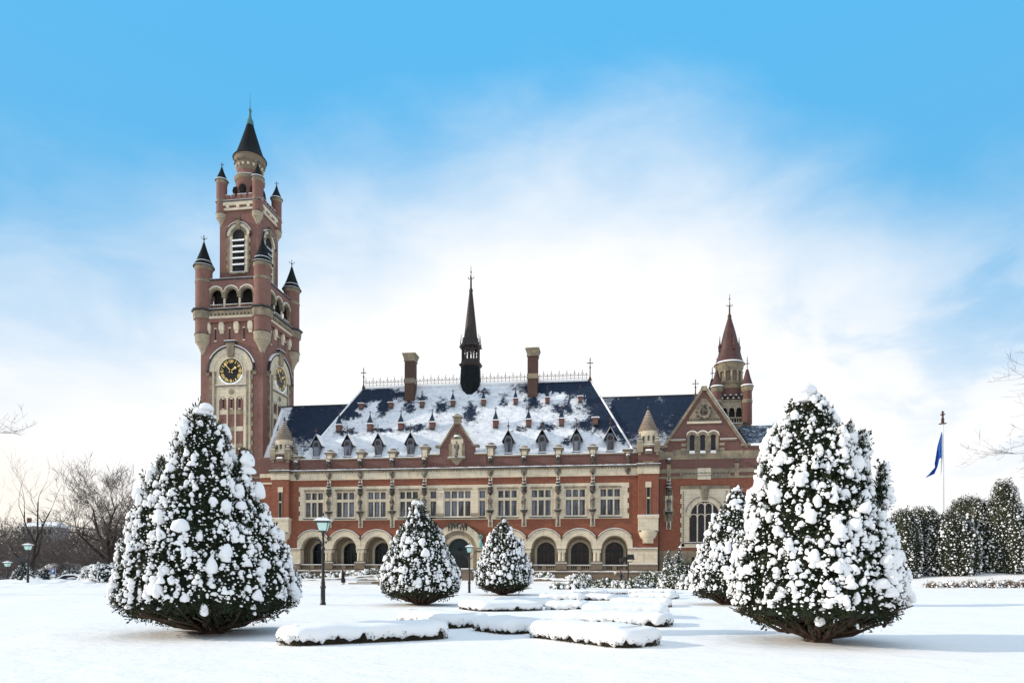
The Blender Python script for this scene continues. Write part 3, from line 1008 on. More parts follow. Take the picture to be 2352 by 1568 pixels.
# --- corbelled corner turrets
def make_corner(x):
    f = MB()
    f.box(-1.5, 1.5, -1.02, .5, 9.55, 9.9, 'stone_cream')
    f.box(-1.42, 1.42, -.94, .5, 7.6, 9.55, 'stone_cream')
    f.lathe([(.62, 6.0), (.8, 6.5), (1.1, 6.75), (1.3, 7.3), (1.36, 7.7)], (0, -.1), 'stone_cream', 16)
    f.box(-.75, .75, -.55, .5, 5.9, 6.5, 'stone_cream')
    f.box(-1.3, 1.3, -1.03, -.9, 7.55, 7.7, 'stone_soot')
    f.box(-1.52, 1.52, -1.04, -.79, 9.9, 9.98, 'snow')
    cb = f.build('corner_corbel', PAL)
    cb.location = (x, 0, 0)
    f = MB()
    f.box(-.42, .42, -.86, -.7, 13.95, 14.75, 'stone_cream')
    f.box(-.30, -.2, -.86, -.7, 10.0, 13.95, 'stone_grey')
    f.box(.2, .3, -.86, -.7, 10.0, 13.95, 'stone_grey')
    f.box(-.2, .2, -.84, -.7, 12.3, 12.55, 'stone_cream')
    f.box(-.2, .2, -.812, -.7, 10.0, 13.95, 'dark_glass')
    sw = f.build('slit_window', PAL, smooth=False)
    sw.location = (x, 0, 0)
    f = MB()
    f.box(-.8, .8, -1.0, -.7, 17.5, 17.66, 'stone_grey')
    # top: stone blocks, four little pinnacles, drum and tiered cone
    f.box(-1.55, 1.55, -1.0, 1.9, 19.75, 20.05, 'stone_grey')
    f.box(-1.6, 1.6, -1.05, 1.95, 20.05, 20.12, 'snow')
    for sx in (-1, 1):
        for yy in (-.72, 1.6):
            f.frus((sx * 1.2, yy), 19.0, 20.4, .42, .38, .40, .36, 'stone_grey')
            f.frus((sx * 1.2, yy), 20.4, 21.9, .40, .36, .03, .03, 'stone_grey')
            for t in (.15, .45, .75):
                f.frus((sx * 1.2, yy), 20.4 + t * 1.5, 20.47 + t * 1.5, .43 * (1 - t) + .03, .39 * (1 - t) + .03, .36 * (1 - t), .33 * (1 - t), 'snow')
    f.lathe([(1.15, 20.05), (1.12, 21.6), (1.3, 21.9), (1.36, 22.15)], (0, .45), 'stone_cream', 20)
    for k in range(9):
        a = R(-170 + 40 * k)
        f.box(1.13 * math.cos(a) - .14, 1.13 * math.cos(a) + .14, .45 + 1.13 * math.sin(a) - .14, .45 + 1.13 * math.sin(a) + .14, 20.7, 21.4, 'stone_soot')
    n = 9
    for k in range(n):
        z0, z1 = 22.15 + k * .36, 22.15 + (k + 1) * .36
        r0, r1 = 1.46 * (1 - k / n * .92), 1.46 * (1 - (k + 1) / n * .92)
        f.lathe([(r0, z0), (r0 * .99, z0 + .06), (r1 * 1.06, z1)], (0, .45), 'stone_brown', 20)
        f.lathe([(r0 * 1.0, z0 + .065), (r0 * .95, z0 + .11), (r0 * .9, z0 + .115)], (0, .45), 'snow', 20)
    f.lathe([(.13, 25.3), (.2, 25.5), (.1, 25.65), (.16, 25.8), (.03, 25.95)], (0, .45), 'stone_soot', 8)
    # shelf half way up the pier
    f.frus((0, -.95), 18.75, 19.15, .5, .08, .5, .3, 'stone_grey')
    f.frus((0, -1.0), 19.15, 19.4, .52, .3, .36, .12, 'snow')
    f.box(-1.45, -1.05, -.9, -.7, 18.6, 18.95, 'stone_grey')
    f.box(1.05, 1.45, -.9, -.7, 18.6, 18.95, 'stone_grey')
    o = f.build('corner_turret', PAL)
    o.location = (x, 0, 0)
    return cb, sw, o
for t0 in make_corner(-50.4):
    dup(t0, PAL, (5.95 + 50.4, 0, 0))

# --- roofs
RY0, RZ0, RY1, RZ1 = .75, 18.75, 8.5, 32.4
def rslope(z):
    return RY0 + (z - RZ0) / (RZ1 - RZ0) * (RY1 - RY0)
c3 = lambda u, v: FP(597.2 + u * .2197, 803.9 + v * .2197, 5)
c4 = lambda u, v: FP(1033.6 + u * .2197, 775.2 + v * .2197, 5)
def blob(f, u, v, ru, rv, wgt=1.0):
    x, z = f(u, v)
    return (x, z, ru * .0148 * 1.3, rv * .0148 * 1.25, wgt * 1.08)
BL = [blob(c3, *q) for q in ((1150, 430, 190, 75, 1.5), (1010, 500, 150, 120, 1.5), (880, 620, 150, 80, 1.3), (1240, 560, 90, 110, 1.0), (1540, 570, 55, 80, .72), (1870, 570, 70, 85, .72), (1500, 430, 60, 60, .85), (1380, 420, 110, 40, .8),
      (680, 800, 60, 55, .62), (930, 872, 120, 35, .62), (1300, 855, 150, 30, .62), (1640, 830, 150, 40, .62), (1640, 470, 60, 40, .7))]
BL += [blob(c4, *q) for q in ((1180, 470, 330, 80, 1.5), (1500, 560, 260, 150, 1.5), (1640, 800, 140, 170, 1.3), (1780, 1000, 80, 90, .9), (1250, 640, 130, 90, .85), (1180, 720, 130, 60, .8), (860, 660, 80, 80, .8),
      (210, 780, 70, 110, .72), (320, 520, 70, 40, .66), (540, 640, 40, 80, .66), (1400, 930, 110, 60, .72), (1020, 950, 90, 50, .66), (750, 960, 70, 30, .6), (1230, 1110, 45, 45, .66), (1850, 1060, 90, 90, .72), (1690, 880, 90, 70, .8))]
EX = [blob(c4, *q) for q in ((1080, 600, 110, 60, .9), (1350, 620, 75, 70, 1.1), (1150, 545, 60, 25, .6))] + [blob(c3, 1130, 560, 75, 70, .9), blob(c3, 1030, 590, 50, 40, .9)]
mat('roof_main', roof_mix(BL, .12, extra=EX))
mat('roof_links', roof_mix([(-48, 26.5, 9, 5.5, 1.1), (4, 26, 8, 5, 1.2), (10, 24, 5, 4, .85), (11.5, 27.5, 5, 4, 1.2), (4, 21.5, 6, 2.5, .62), (-47, 22, 5, 2.5, .62), (9, 21.5, 4, 2.5, .52)], -.02,
                           extra=[(-53.2, 27, .7, 3, .8), (.2, 26, .6, 5, .3)]))
mat('roof_wing', roof_mix([(17, 23.5, 14, 12, .62)], .10))
w = MB()
XL0, XL1, XR0, XR1 = -48.1, -40.4, 4.3, -2.7
w.add([(XL0, RY0, RZ0), (XR0, RY0, RZ0), (XR1, RY1, RZ1), (XL1, RY1, RZ1), (XL0, 16.3, RZ0), (XR0, 16.3, RZ0)],
      [(0, 1, 2, 3), (1, 5, 2), (5, 4, 3, 2), (4, 0, 3)], 'roof_main')
w.build('main_roof', PAL, smooth=False)
for pts in (((XL0, RY0, RZ0), (XL1, RY1, RZ1)), ((XR0, RY0, RZ0), (XR1, RY1, RZ1))):
    SN.tube(pts, .16, 'snow', 6)
SN.tube([(XL1 + .5, RY1 - .25, RZ1 - .1), (XR1 - .4, RY1 - .25, RZ1 - .1)], .22, 'snow', 6)
w = MB()
w.add([(-54.2, 1.3, 19.2), (-40, 1.3, 19.2), (-36, 7.0, 29.2), (-54.2, 7.0, 29.2), (-54.2, 12.7, 19.2), (-36, 12.7, 19.2)], [(0, 1, 2, 3), (3, 2, 5, 4), (0, 3, 4)], 'roof_links')
w.box(-54.3, -39, 6.9, 7.1, 29.15, 29.35, 'lead_black')
w.build('link_roof', PAL, smooth=False)
w = MB()
w.add([(-3.5, 1.3, 19.2), (13.5, 1.3, 19.2), (13.9, 7.0, 29.0), (-8, 7.0, 29.0), (-8, 12.7, 19.2), (13.9, 12.7, 19.2)], [(0, 1, 2, 3), (3, 2, 5, 4)], 'roof_links')
w.box(-6, 13.8, 6.9, 7.1, 28.95, 29.15, 'lead_black')
w.build('link_roof', PAL, smooth=False)
SN.tube([(-54.25, 1.1, 18.95), (-53.95, 6.7, 28.7)], [.34, .22], 'snow', 6)
w = MB()
for k in range(60):
    x = XL1 + .4 + k * .622
    big = k % 2 == 0
    w.tube([(x, RY1, RZ1), (x, RY1, RZ1 + (1.5 if big else 1.05))], .035, 'rust_iron', 4)
    w.ball((x, RY1, RZ1 + (1.55 if big else 1.1)), .07, 'rust_iron', 6)
    if big:
        w.ring(x, RZ1 + .95, .20, .25, RY1 - .03, RY1 + .03, 'rust_iron', 0, 2 * PI, 10)
    else:
        w.ring(x, RZ1 + .6, .28, .33, RY1 - .03, RY1 + .03, 'rust_iron', 0, PI, 8)
for zz, hh in ((.12, .05), (.34, .04), (.75, .03)):
    w.box(XL1 + .3, XR1 - .3, RY1 - .02, RY1 + .02, RZ1 + zz, RZ1 + zz + hh, 'rust_iron')
w.build('ridge_cresting', PAL)
def make_finial(x, y, z, h):
    f = MB()
    f.lathe([(.42, z - .5), (.28, z), (.10, z + .5), (.05, z + h)], (x, y), 'rust_iron', 8)
    for r, t in ((.16, .55), (.10, .75), (.12, .9), (.07, 1.0)):
        f.ball((x, y, z + h * t), r, 'rust_iron', 8)
    f.box(x - .42, x + .42, y - .03, y + .03, z + h * .74, z + h * .78, 'rust_iron')
    f.ball((x - .42, y, z + h * .76), .09, 'rust_iron', 6)
    f.ball((x + .42, y, z + h * .76), .09, 'rust_iron', 6)
    return f.build('finial', PAL)
make_finial(XL1, RY1, RZ1, 3.3)
make_finial(XR1, RY1, RZ1, 3.5)
make_finial(13.5, 7.0, 28.8, 2.6)

# --- dormers and little ventilators on the roof
def make_dormer(x):
    f = MB()
    yf = 1.15
    f.prism([(-.50, 19.6), (.50, 19.6), (.60, 21.5), (.60, 21.7), (.30, 22.3), (-.30, 22.3), (-.60, 21.7), (-.60, 21.5)], yf, 3.1, 'dormer_grey')
    f.box(-.62, .62, yf - .14, yf + .2, 19.48, 19.62, 'dormer_grey')
    f.box(-.60, .60, yf - .13, yf + .0, 19.62, 19.72, 'snow')
    o = f.build('dormer', PAL, smooth=False)
    o.location = (x, 0, 0)
    g = MB()
    g.box(-.40, .40, yf - .025, yf, 19.8, 21.15, 'leaded_glass')
    g.arch_fill(0, .36, 21.3, 21.6, yf - .02, 'timber_dark', 8)
    g.build('pane', o, smooth=False)
    g = MB()
    for s in (-1, 1):
        g.prism([(s * 1.0, 21.35), (s * .92, 21.25), (0, 23.0), (0, 23.2)][::s], yf - .12, 4.1, 'lead_black')
        g.prism([(s * .98, 21.42), (0, 23.24), (0, 23.34), (s * 1.0, 21.52)][::s], yf - .05, 4.2, 'snow')
    g.build('gable_roof', o, smooth=False)
    g = MB()
    g.lathe([(.09, 23.0), (.05, 23.5), (.04, 24.6)], (0, yf), 'rust_iron', 6)
    g.ball((0, yf, 23.75), .2, 'rust_iron', 8)
    g.build('finial', o)
    return o
DX = [-45.45, -40.3, -35.3, -30.1, -14.8, -9.65, -4.5, .5]
d0 = make_dormer(DX[0])
for x in DX[1:]:
    dup(d0, PAL, (x - DX[0], 0, 0))
def make_vent(sc):
    f = MB()
    f.prism([(-.34 * sc, 0), (.34 * sc, 0), (.42 * sc, 1.0 * sc), (-.42 * sc, 1.0 * sc)], -.05, .9 * sc, 'brick_plum')
    f.box(-.42 * sc, .42 * sc, -.15, .3, -.16, -.01, 'lead_black')
    o = f.build('roof_ventilator', PAL, smooth=False)
    g = MB()
    g.frus((0, .3 * sc), 1.0 * sc, 1.12 * sc, .62 * sc, .52 * sc, .58 * sc, .48 * sc, 'snow')
    g.frus((0, .3 * sc), 1.12 * sc, 2.15 * sc, .44 * sc, .40 * sc, .13 * sc, .1, 'slate')
    g.frus((0, .3 * sc), 2.15 * sc, 2.5 * sc, .13 * sc, .1, .05, .05, 'slate')
    g.build('cap', o, smooth=False)
    g = MB()
    g.tube([(0, .3 * sc, 2.4 * sc), (0, .3 * sc, 3.25 * sc)], .05, 'rust_iron', 5)
    g.box(-.2, .2, .3 * sc - .04, .3 * sc + .04, 2.9 * sc, 3.0 * sc, 'rust_iron')
    g.ball((0, .3 * sc, 2.6 * sc), .11 * sc, 'rust_iron', 6)
    g.build('finial', o)
    return o
v0 = make_vent(1.0)
V2 = [-42.7, -37.5, -32.4, -27.3, -17.15, -12.0, -6.9, -1.75]
for i, x in enumerate(V2):
    o = v0 if i == 0 else dup(v0, PAL)
    o.location = (x, rslope(24.15) - .45, 24.15)
v1 = make_vent(.82)
V3 = [-39.85, -34.8, -29.6, -24.5, -19.5, -14.35, -9.3, -4.15]
for i, x in enumerate(V3):
    o = v1 if i == 0 else dup(v1, PAL)
    o.location = (x, rslope(28.25) - .45, 28.25)
w = MB()
rr = random.Random(8)
for zz in (20.9, 23.4, 25.7, 27.6, 29.8):
    for k in range(22):
        x = -46 + k * 2.2 + rr.uniform(-.4, .4)
        if XL0 + (zz - RZ0) * .56 + .6 < x < XR0 - (zz - RZ0) * .51 - .6:
            w.tube([(x, rslope(zz), zz), (x, rslope(zz) - .22, zz - .03)], .05, 'iron_black', 4)
w.build('roof_hook', PAL, smooth=False)

def make_chimney(x):
    f = MB()
    f.box(-.78, .78, -.6, 1.1, 29.5, 36.0, 'brick_dark')
    f.box(-.86, .86, -.68, 1.18, 32.3, 33.1, 'stone_grey')
    f.box(-.9, .9, -.72, 1.22, 35.9, 36.1, 'stone_grey')
    f.frus((0, .25), 36.1, 36.9, .84, .92, 1.05, 1.15, 'stone_grey')
    f.box(-1.1, 1.1, -.95, 1.45, 36.9, 37.15, 'stone_grey')
    o = f.build('chimney', PAL, smooth=False)
    o.location = (x, 7.0, 0)
    return o
make_chimney(-31.9)
ch = make_chimney(-11.75)

# --- ridge spire
FX, FY = -22.1, 8.3
f = MB()
o8 = R(22.5)
f.lathe([(.9, 30.0), (1.75, 32.3), (1.62, 35.0)], (FX, FY), 'slate_black', 8, o8)
f.lathe([(1.65, 35.0), (1.95, 35.3), (1.95, 35.45), (1.6, 35.6), (1.55, 36.1)], (FX, FY), 'timber_dark', 8, o8)
fl = f.build('ridge_spire', PAL, smooth=False)
f = MB()
for k in range(8):
    a = o8 + k * PI / 4
    x, y = FX + 1.38 * math.cos(a), FY + 1.38 * math.sin(a)
    f.tube([(x, y, 36.1), (x, y, 38.2)], .15, 'timber_dark', 6)
    a2 = a + PI / 4
    x2, y2 = FX + 1.38 * math.cos(a2), FY + 1.38 * math.sin(a2)
    f.tube([(x, y, 36.8), (x2, y2, 36.8)], .07, 'timber_dark', 4)
    f.tube([(x, y, 37.7), ((x + x2) / 2, (y + y2) / 2, 38.1), (x2, y2, 37.7)], .12, 'timber_dark', 4)
    for t in (.33, .66):
        f.tube([(x + (x2 - x) * t, y + (y2 - y) * t, 36.1), (x + (x2 - x) * t, y + (y2 - y) * t, 36.8)], .05, 'timber_dark', 4)
    f.tube([(FX + 1.7 * math.cos(a), FY + 1.7 * math.sin(a), 38.6), (FX + 1.55 * math.cos(a), FY + 1.55 * math.sin(a), 40.3)], [.09, .03], 'timber_dark', 4)
f.build('lantern', fl)
f = MB()
f.lathe([(1.45, 38.1), (1.95, 38.25), (1.5, 38.8), (1.25, 39.5), (1.3, 39.7), (1.12, 39.9), (.27, 47.4)], (FX, FY), 'timber_dark', 8, o8)
f.build('spire', fl, smooth=False)
f = MB()
f.lathe([(.27, 47.2), (.34, 47.6), (.16, 48.0), (.14, 49.6), (.06, 50.0), (.03, 51.6)], (FX, FY), 'iron_black', 8)
for k in range(4):
    a = k * PI / 2
    f.tube([(FX, FY, 49.6), (FX + .35 * math.cos(a), FY + .35 * math.sin(a), 49.5), (FX + .52 * math.cos(a), FY + .52 * math.sin(a), 49.8)], .06, 'iron_black', 5)
f.ball((FX, FY, 50.6), .14, 'iron_black', 8)
f.build('finial', fl)
# ------------------------------------------------------------------ clock tower
TX, TY, TH = -59.65, 6.3, 5.35
def face_xf(k):
    a = k * PI / 2
    ca, sa = math.cos(a), math.sin(a)
    return lambda p: (TX + p[0] * ca - p[1] * sa, TY + p[0] * sa + p[1] * ca, p[2])
w = MB()
w.box(TX - TH, TX + TH, TY - TH, TY + TH, 0, 41.5, 'brick_tower')
w.box(TX - TH - .32, TX + TH + .32, TY - TH - .32, TY + TH + .32, 41.5, 43.4, 'brick_tower')
# arcaded storey: four corner blocks, arches between, dark inside
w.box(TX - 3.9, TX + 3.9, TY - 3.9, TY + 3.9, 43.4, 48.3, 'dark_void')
for sx in (-1, 1):
    for sy in (-1, 1):
        a, b = sorted((sx * 4.05, sx * (TH + .02)))
        c, d = sorted((sy * 4.05, sy * (TH + .02)))
        w.box(TX + a, TX + b, TY + c, TY + d, 43.4, 48.4, 'brick_tower')
for k in range(4):
    w.xf = face_xf(k)
    for cx in (-2.75, -.1, 2.55):
        w.arch_hole(cx - 1.325, cx + 1.325, cx, 1.06, 45.95, 48.35, -TH + .02, 'brick_tower')
    w.xf = None
w.box(TX - TH + .1, TX + TH - .1, TY - TH + .1, TY + TH - .1, 48.35, 48.7, 'stone_brown')
# belfry shaft
UH = 3.35
w.box(TX - UH, TX + UH, TY - UH, TY + UH, 48.6, 60.4, 'brick_tower')
w.box(TX - UH - .12, TX + UH + .12, TY - UH - .12, TY + UH + .12, 60.4, 62.1, 'brick_tower')
for k in range(4):
    w.xf = face_xf(k)
    for u in range(-3, 4):
        w.box(u * 1.0 - .34, u * 1.0 + .34, -UH - .1, -UH + .35, 62.1, 63.1 if abs(u) < 3 else 63.3, 'brick_tower')
    w.box(-UH, UH, -UH - .06, -UH + .3, 62.1, 62.7, 'brick_tower')
    w.xf = None
w.build('clock_tower', PAL, smooth=False)

w = MB()
for k in range(4):
    w.xf = face_xf(k)
    y = -TH
    # stone arch framing the clock
    for s in (-1, 1):
        for i in range(int(33.65 / .75)):
            z = i * .75
            xa, xb = sorted((s * 3.3, s * (3.75 if i % 2 else 3.5)))
            w.box(xa, xb, y - .2, y + .1, z, z + .74, 'stone_grey')
        xa, xb = sorted((s * 2.95, s * 3.27))
        w.box(xa, xb, y - .14, y + .1, 0, 33.65, 'stone_cream')
        xa, xb = sorted((s * 2.6, s * 2.92))
        w.box(xa, xb, y - .24, y + .1, 0, 33.65, 'stone_grey')
        w.box(min(s * 3.75, s * 4.3), max(s * 3.75, s * 4.3), y - .3, y + .1, 33.0, 33.8, 'stone_grey')
        w.ball((s * 3.98, y - .4, 33.75), .3, 'stone_soot', 8)
    w.ring(0, 33.65, 2.95, 3.8, y - .22, y + .1, 'stone_cream', n=28)
    w.ring(0, 33.65, 2.15, 2.94, y - .13, y + .1, 'stone_cream', n=28)
    w.ring(0, 33.65, 3.81, 4.05, y - .42, y + .1, 'lead_black', n=28)
    w.ring(0, 33.65, 4.055, 4.16, y - .40, y, 'snow', a0=R(18), a1=R(150), n=20)
    w.box(-2.59, 2.59, y - .10, y + .1, 31.45, 33.65, 'stone_cream')
    w.ring(0, 33.65, 2.0, 2.14, y - .34, y, 'stone_cream', 0, 2 * PI, 36)
    w.ring(0, 33.65, 1.98, 2.2, y - .36, y - .1, 'snow', R(200), R(340), 18)
    w.prism([(-.75, 38.1), (-.5, 35.9), (.5, 35.9), (.75, 38.1)], y - .5, y + .1, 'stone_grey')
    w.box(-1.0, 1.0, y - .7, y + .1, 38.1, 38.35, 'lead_black')
    w.box(-.98, .98, y - .68, y + .05, 38.36, 38.44, 'snow')
    w.box(-2.62, 2.62, y - .32, y + .1, 31.22, 31.44, 'stone_grey')
    w.box(-2.6, 2.6, y - .30, y - .08, 31.45, 31.53, 'snow')
    w.box(-2.59, 2.59, y - .11, y + .1, 29.75, 31.2, 'stone_cream')
    w.ring(0, 30.35, .30, .46, y - .18, y - .1, 'stone_grey', 0, 2 * PI, 16)
    w.ball((0, y - .1, 30.35), .2, 'stone_grey', 8)
    # panel below: stone uprights and checker squares
    for u in (-2.35, -.69, .69, 2.35):
        wd = .1 if abs(u) < 1 else .24
        w.box(u - wd, u + wd, y - .11, y + .1, 17.0, 29.74, 'stone_cream')
    for u in (-1.4, 0, 1.4):
        w.arch_hole(u - .66, u + .66, u, .56, 29.0, 29.74, y - .105, 'stone_cream', 8)
        for z in (26.75, 24.05, 21.35, 18.65):
            w.box(u - .60, u + .60, y - .06, y + .1, z, z + .75, 'stone_cream' if (z + u) % 2 > .8 else 'stone_grey')
        for z in (27.6, 19.5):
            w.box(u - .10, u + .10, y - .03, y + .1, z + .12, z + 1.6, 'clock_black')
            w.box(u - .24, u + .24, y - .08, y + .1, z + 1.6, z + 1.85, 'stone_cream')
            w.box(u - .22, u + .22, y - .10, y + .1, z - .06, z + .11, 'stone_cream')
    # corbel table
    for u in (-3.95, -1.65, .9, 3.3):
        w.frus((u, y - .12), 39.7, 40.3, .25, .1, .36, .16, 'stone_cream')
        w.box(u - .42, u + .42, y - .38, y + .1, 40.3, 41.2, 'stone_cream')
        w.frus((u, y - .2), 41.2, 41.5, .42, .2, .25, .12, 'stone_cream')
    for u in (-2.8, -.35, 2.1):
        w.box(u - .10, u + .10, y - .03, y + .1, 38.7, 40.5, 'clock_black')
        w.box(u - .22, u + .22, y - .08, y + .1, 40.5, 40.7, 'stone_cream')
        w.box(u - .22, u + .22, y - .08, y + .1, 38.5, 38.7, 'stone_cream')
        w.ring(u, 40.75, .95, 1.1, y - .33, y - .28, 'brick_red', R(35), R(145), 8)
    for i in range(14):
        u = -4.3 + i * .64
        w.box(u, u + .34, y - .62, y - .3, 42.5, 42.85, 'stone_grey')
    w.box(-TH + .8, TH - .8, y - .42, y - .3, 42.1, 42.5, 'stone_cream')
    w.box(-TH + .8, TH - .8, y - .48, y - .3, 42.85, 43.3, 'stone_grey')
    # arcade stone
    for cx in (-2.75, -.1, 2.55):
        w.ring(cx, 45.95, 1.0, 1.32, y - .1, y + .5, 'stone_grey', n=14)
        w.ring(cx, 45.95, 1.33, 1.42, y - .16, y + .1, 'stone_cream', R(20), R(160), n=12)
        w.ring(cx, 45.95, 1.425, 1.49, y - .15, y + .1, 'snow', R(40), R(140), n=10)
    for u in (-4.05, -1.42, 1.22, 3.88):
        if abs(u) > 3:
            w.box(u - .26, u + .26, y - .08, y + .4, 43.75, 45.6, 'stone_grey')
        else:
            w.lathe([(.24, 43.9), (.19, 44.2), (.18, 45.5)], (u, y + .25), 'stone_cream', 10)
            w.box(u - .28, u + .28, y - .02, y + .5, 43.7, 44.1, 'stone_grey')
        w.box(u - .3, u + .3, y - .1, y + .5, 45.55, 45.95, 'stone_grey')
        w.box(u - .3, u + .3, y - .1, y + .0, 45.955, 46.02, 'snow')
    for cx in (-2.75, -.1, 2.55):
        for i in range(6):
            u = cx - .85 + i * .34
            w.box(u - .06, u + .06, y + .1, y + .25, 43.6, 44.3, 'brick_red')
        w.box(cx - 1.05, cx + 1.05, y + .02, y + .3, 44.3, 44.42, 'stone_grey')
        w.box(cx - 1.05, cx + 1.05, y + .02, y + .3, 44.425, 44.48, 'snow')
    # belfry window frame
    y = -UH
    for s in (-1, 1):
        for i in range(9):
            z = 50.3 + i * .68
            xa, xb = sorted((s * 1.6, s * (2.1 if i % 2 else 1.88)))
            w.box(xa, xb, y - .18, y + .1, z, z + .67, 'stone_grey')
        xa, xb = sorted((s * 1.07, s * 1.58))
        w.box(xa, xb, y - .1, y + .1, 50.3, 56.4, 'stone_cream')
        w.ball((s * 2.05, y - .3, 56.3), .2, 'stone_soot', 6)
    w.ring(0, 56.3, 1.55, 2.05, y - .2, y + .1, 'stone_cream', n=20)
    w.ring(0, 56.3, 1.05, 1.54, y - .12, y + .1, 'stone_grey', n=20)
    w.ring(0, 56.3, 2.055, 2.2, y - .34, y + .1, 'stone_soot', n=20)
    w.ring(0, 56.3, 2.205, 2.28, y - .32, y, 'snow', R(20), R(140), n=14)
    w.box(-.35, .35, y - .42, y + .1, 57.3, 58.8, 'stone_grey')
    w.box(-.48, .48, y - .5, y + .1, 58.8, 58.95, 'stone_soot')
    w.box(-1.3, 1.3, y - .35, y + .1, 50.0, 50.3, 'stone_grey')
    w.box(-1.25, 1.25, y - .34, y - .02, 50.3, 50.4, 'snow')
    # cornice
    w.box(-UH + .6, UH - .6, y - .30, y - .1, 60.5, 60.85, 'stone_cream')
    for u in (-1.8, 0, 1.8):
        w.box(u - .25, u + .25, y - .42, y - .1, 60.85, 61.25, 'stone_cream')
    w.box(-UH + .6, UH - .6, y - .40, y - .1, 61.25, 61.8, 'stone_cream')
    for u in (-2, -1, 0, 1, 2):
        w.box(u * 1.0 - .3, u * 1.0 + .3, y - .09, y + .34, 63.105, 63.18, 'snow')
    w.xf = None
# gutters all round
for h, z0, z1, m in ((TH + .62, 43.4, 43.62, 'lead_black'), (TH + .1, 48.4, 48.6, 'lead_black'), (UH + .5, 61.8, 62.0, 'lead_black')):
    for (xa, xb, ya, yb) in ((-h, h, -h, -h + .6), (-h, h, h - .6, h), (-h, -h + .6, -h + .6, h - .6), (h - .6, h, -h + .6, h - .6)):
        w.box(TX + xa, TX + xb, TY + ya, TY + yb, z0, z1, m)
        w.box(TX + xa * .99, TX + xb * .99, TY + ya * .99, TY + yb * .99, z1 + .003, z1 + .07, 'snow')
w.box(TX - TH - .5, TX + TH + .3, TY - TH - .25, TY - TH + .5, 16.35, 16.7, 'stone_grey')
w.box(TX - 3.0, TX + 2.7, TY - TH - .8, TY - TH + .1, 13.5, 16.2, 'stone_cream')
w.box(TX - 3.1, TX + 2.8, TY - TH - .9, TY - TH + .1, 16.2, 16.34, 'stone_grey')
w.frus((TX - .15, TY - TH - .4), 16.345, 16.6, 2.9, .45, 2.7, .3, 'snow')
w.build('tower_stonework', PAL, smooth=False)

# belfry louvres
w = MB()
for k in (0, 1):
    w.xf = face_xf(k)
    y = -UH
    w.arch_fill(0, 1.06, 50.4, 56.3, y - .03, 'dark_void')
    for z in (51.5, 52.55, 53.55, 54.5, 55.45):
        w.add([(-1.06, y - .32, z), (1.06, y - .32, z), (1.06, y - .05, z + .34), (-1.06, y - .05, z + .34),
               (-1.06, y - .34, z - .07), (1.06, y - .34, z - .07)], [(0, 1, 2, 3), (4, 5, 1, 0)], 'snow')
        w.box(-1.06, 1.06, y - .30, y - .04, z - .1, z - .04, 'dormer_grey')
    w.xf = None
w.build('louvre', PAL, smooth=False)

# clocks: black dial, gilded Roman numerals and hands
NUM = ['XII', 'I', 'II', 'III', 'IIII', 'V', 'VI', 'VII', 'VIII', 'IX', 'X', 'XI']
def make_clock(k):
    xf = face_xf(k)
    y = -TH - .16
    d = MB(); d.xf = xf
    d.disc(0, 33.65, 2.0, y, y + .16, 'clock_black', 40)
    o = d.build('clock', PAL, smooth=False)
    g = MB()
    def stroke(c, s, a, b, wd):
        """bar from a to b (tangential, radial) in the frame of a numeral"""
        pa, pb = Vector(a), Vector(b)
        t = (pb - pa).normalized()
        nrm = Vector((-t.y, t.x)) * wd / 2
        pts = [pa + nrm, pb + nrm, pb - nrm, pa - nrm]
        out = []
        for q in pts:
            out.append((q.x * c + q.y * s, 33.65 + q.y * c - q.x * s))
        g.xf = xf
        g.prism(out, y - .05, y - .003, 'gold')
    for h, txt in enumerate(NUM):
        a = 2 * PI * h / 12
        c, s = math.cos(a), math.sin(a)
        wid = {'I': .15, 'V': .26, 'X': .28}
        tot = sum(wid[q] for q in txt)
        u = -tot / 2
        for q in txt:
            wq = wid[q]
            m = u + wq / 2
            if q == 'I':
                stroke(c, s, (m, 1.32), (m, 1.82), .095)
            elif q == 'V':
                stroke(c, s, (m - .1, 1.82), (m, 1.32), .09)
                stroke(c, s, (m + .1, 1.82), (m, 1.32), .06)
            else:
                stroke(c, s, (m - .11, 1.82), (m + .11, 1.32), .09)
                stroke(c, s, (m + .11, 1.82), (m - .11, 1.32), .06)
            u += wq
        a2 = a + PI / 12
        stroke(math.cos(a2), math.sin(a2), (0, 1.55), (0, 1.75), .10)
    g.build('numerals', o, smooth=False)
    for L, wd, ang, tail in ((1.75, .11, 318, .5), (1.12, .15, 57, .35)):
        g = MB(); g.xf = xf
        a = R(ang)
        c, s = math.cos(a), math.sin(a)
        prof = [(-wd / 2, -tail), (wd / 2, -tail), (wd / 2, L * .62), (wd * 1.7, L * .78), (.02, L), (-.02, L), (-wd * 1.7, L * .78), (-wd / 2, L * .62)]
        g.prism([(p * c + q * s, 33.65 + q * c - p * s) for p, q in prof], y - .12 - (L > 1.5) * .04, y - .08 - (L > 1.5) * .04, 'gold')
        g.disc(0, 33.65, .16, y - .17, y - .06, 'gold', 12)
        g.build('clock_hand', o, smooth=False)
    return o
make_clock(0)
make_clock(1)

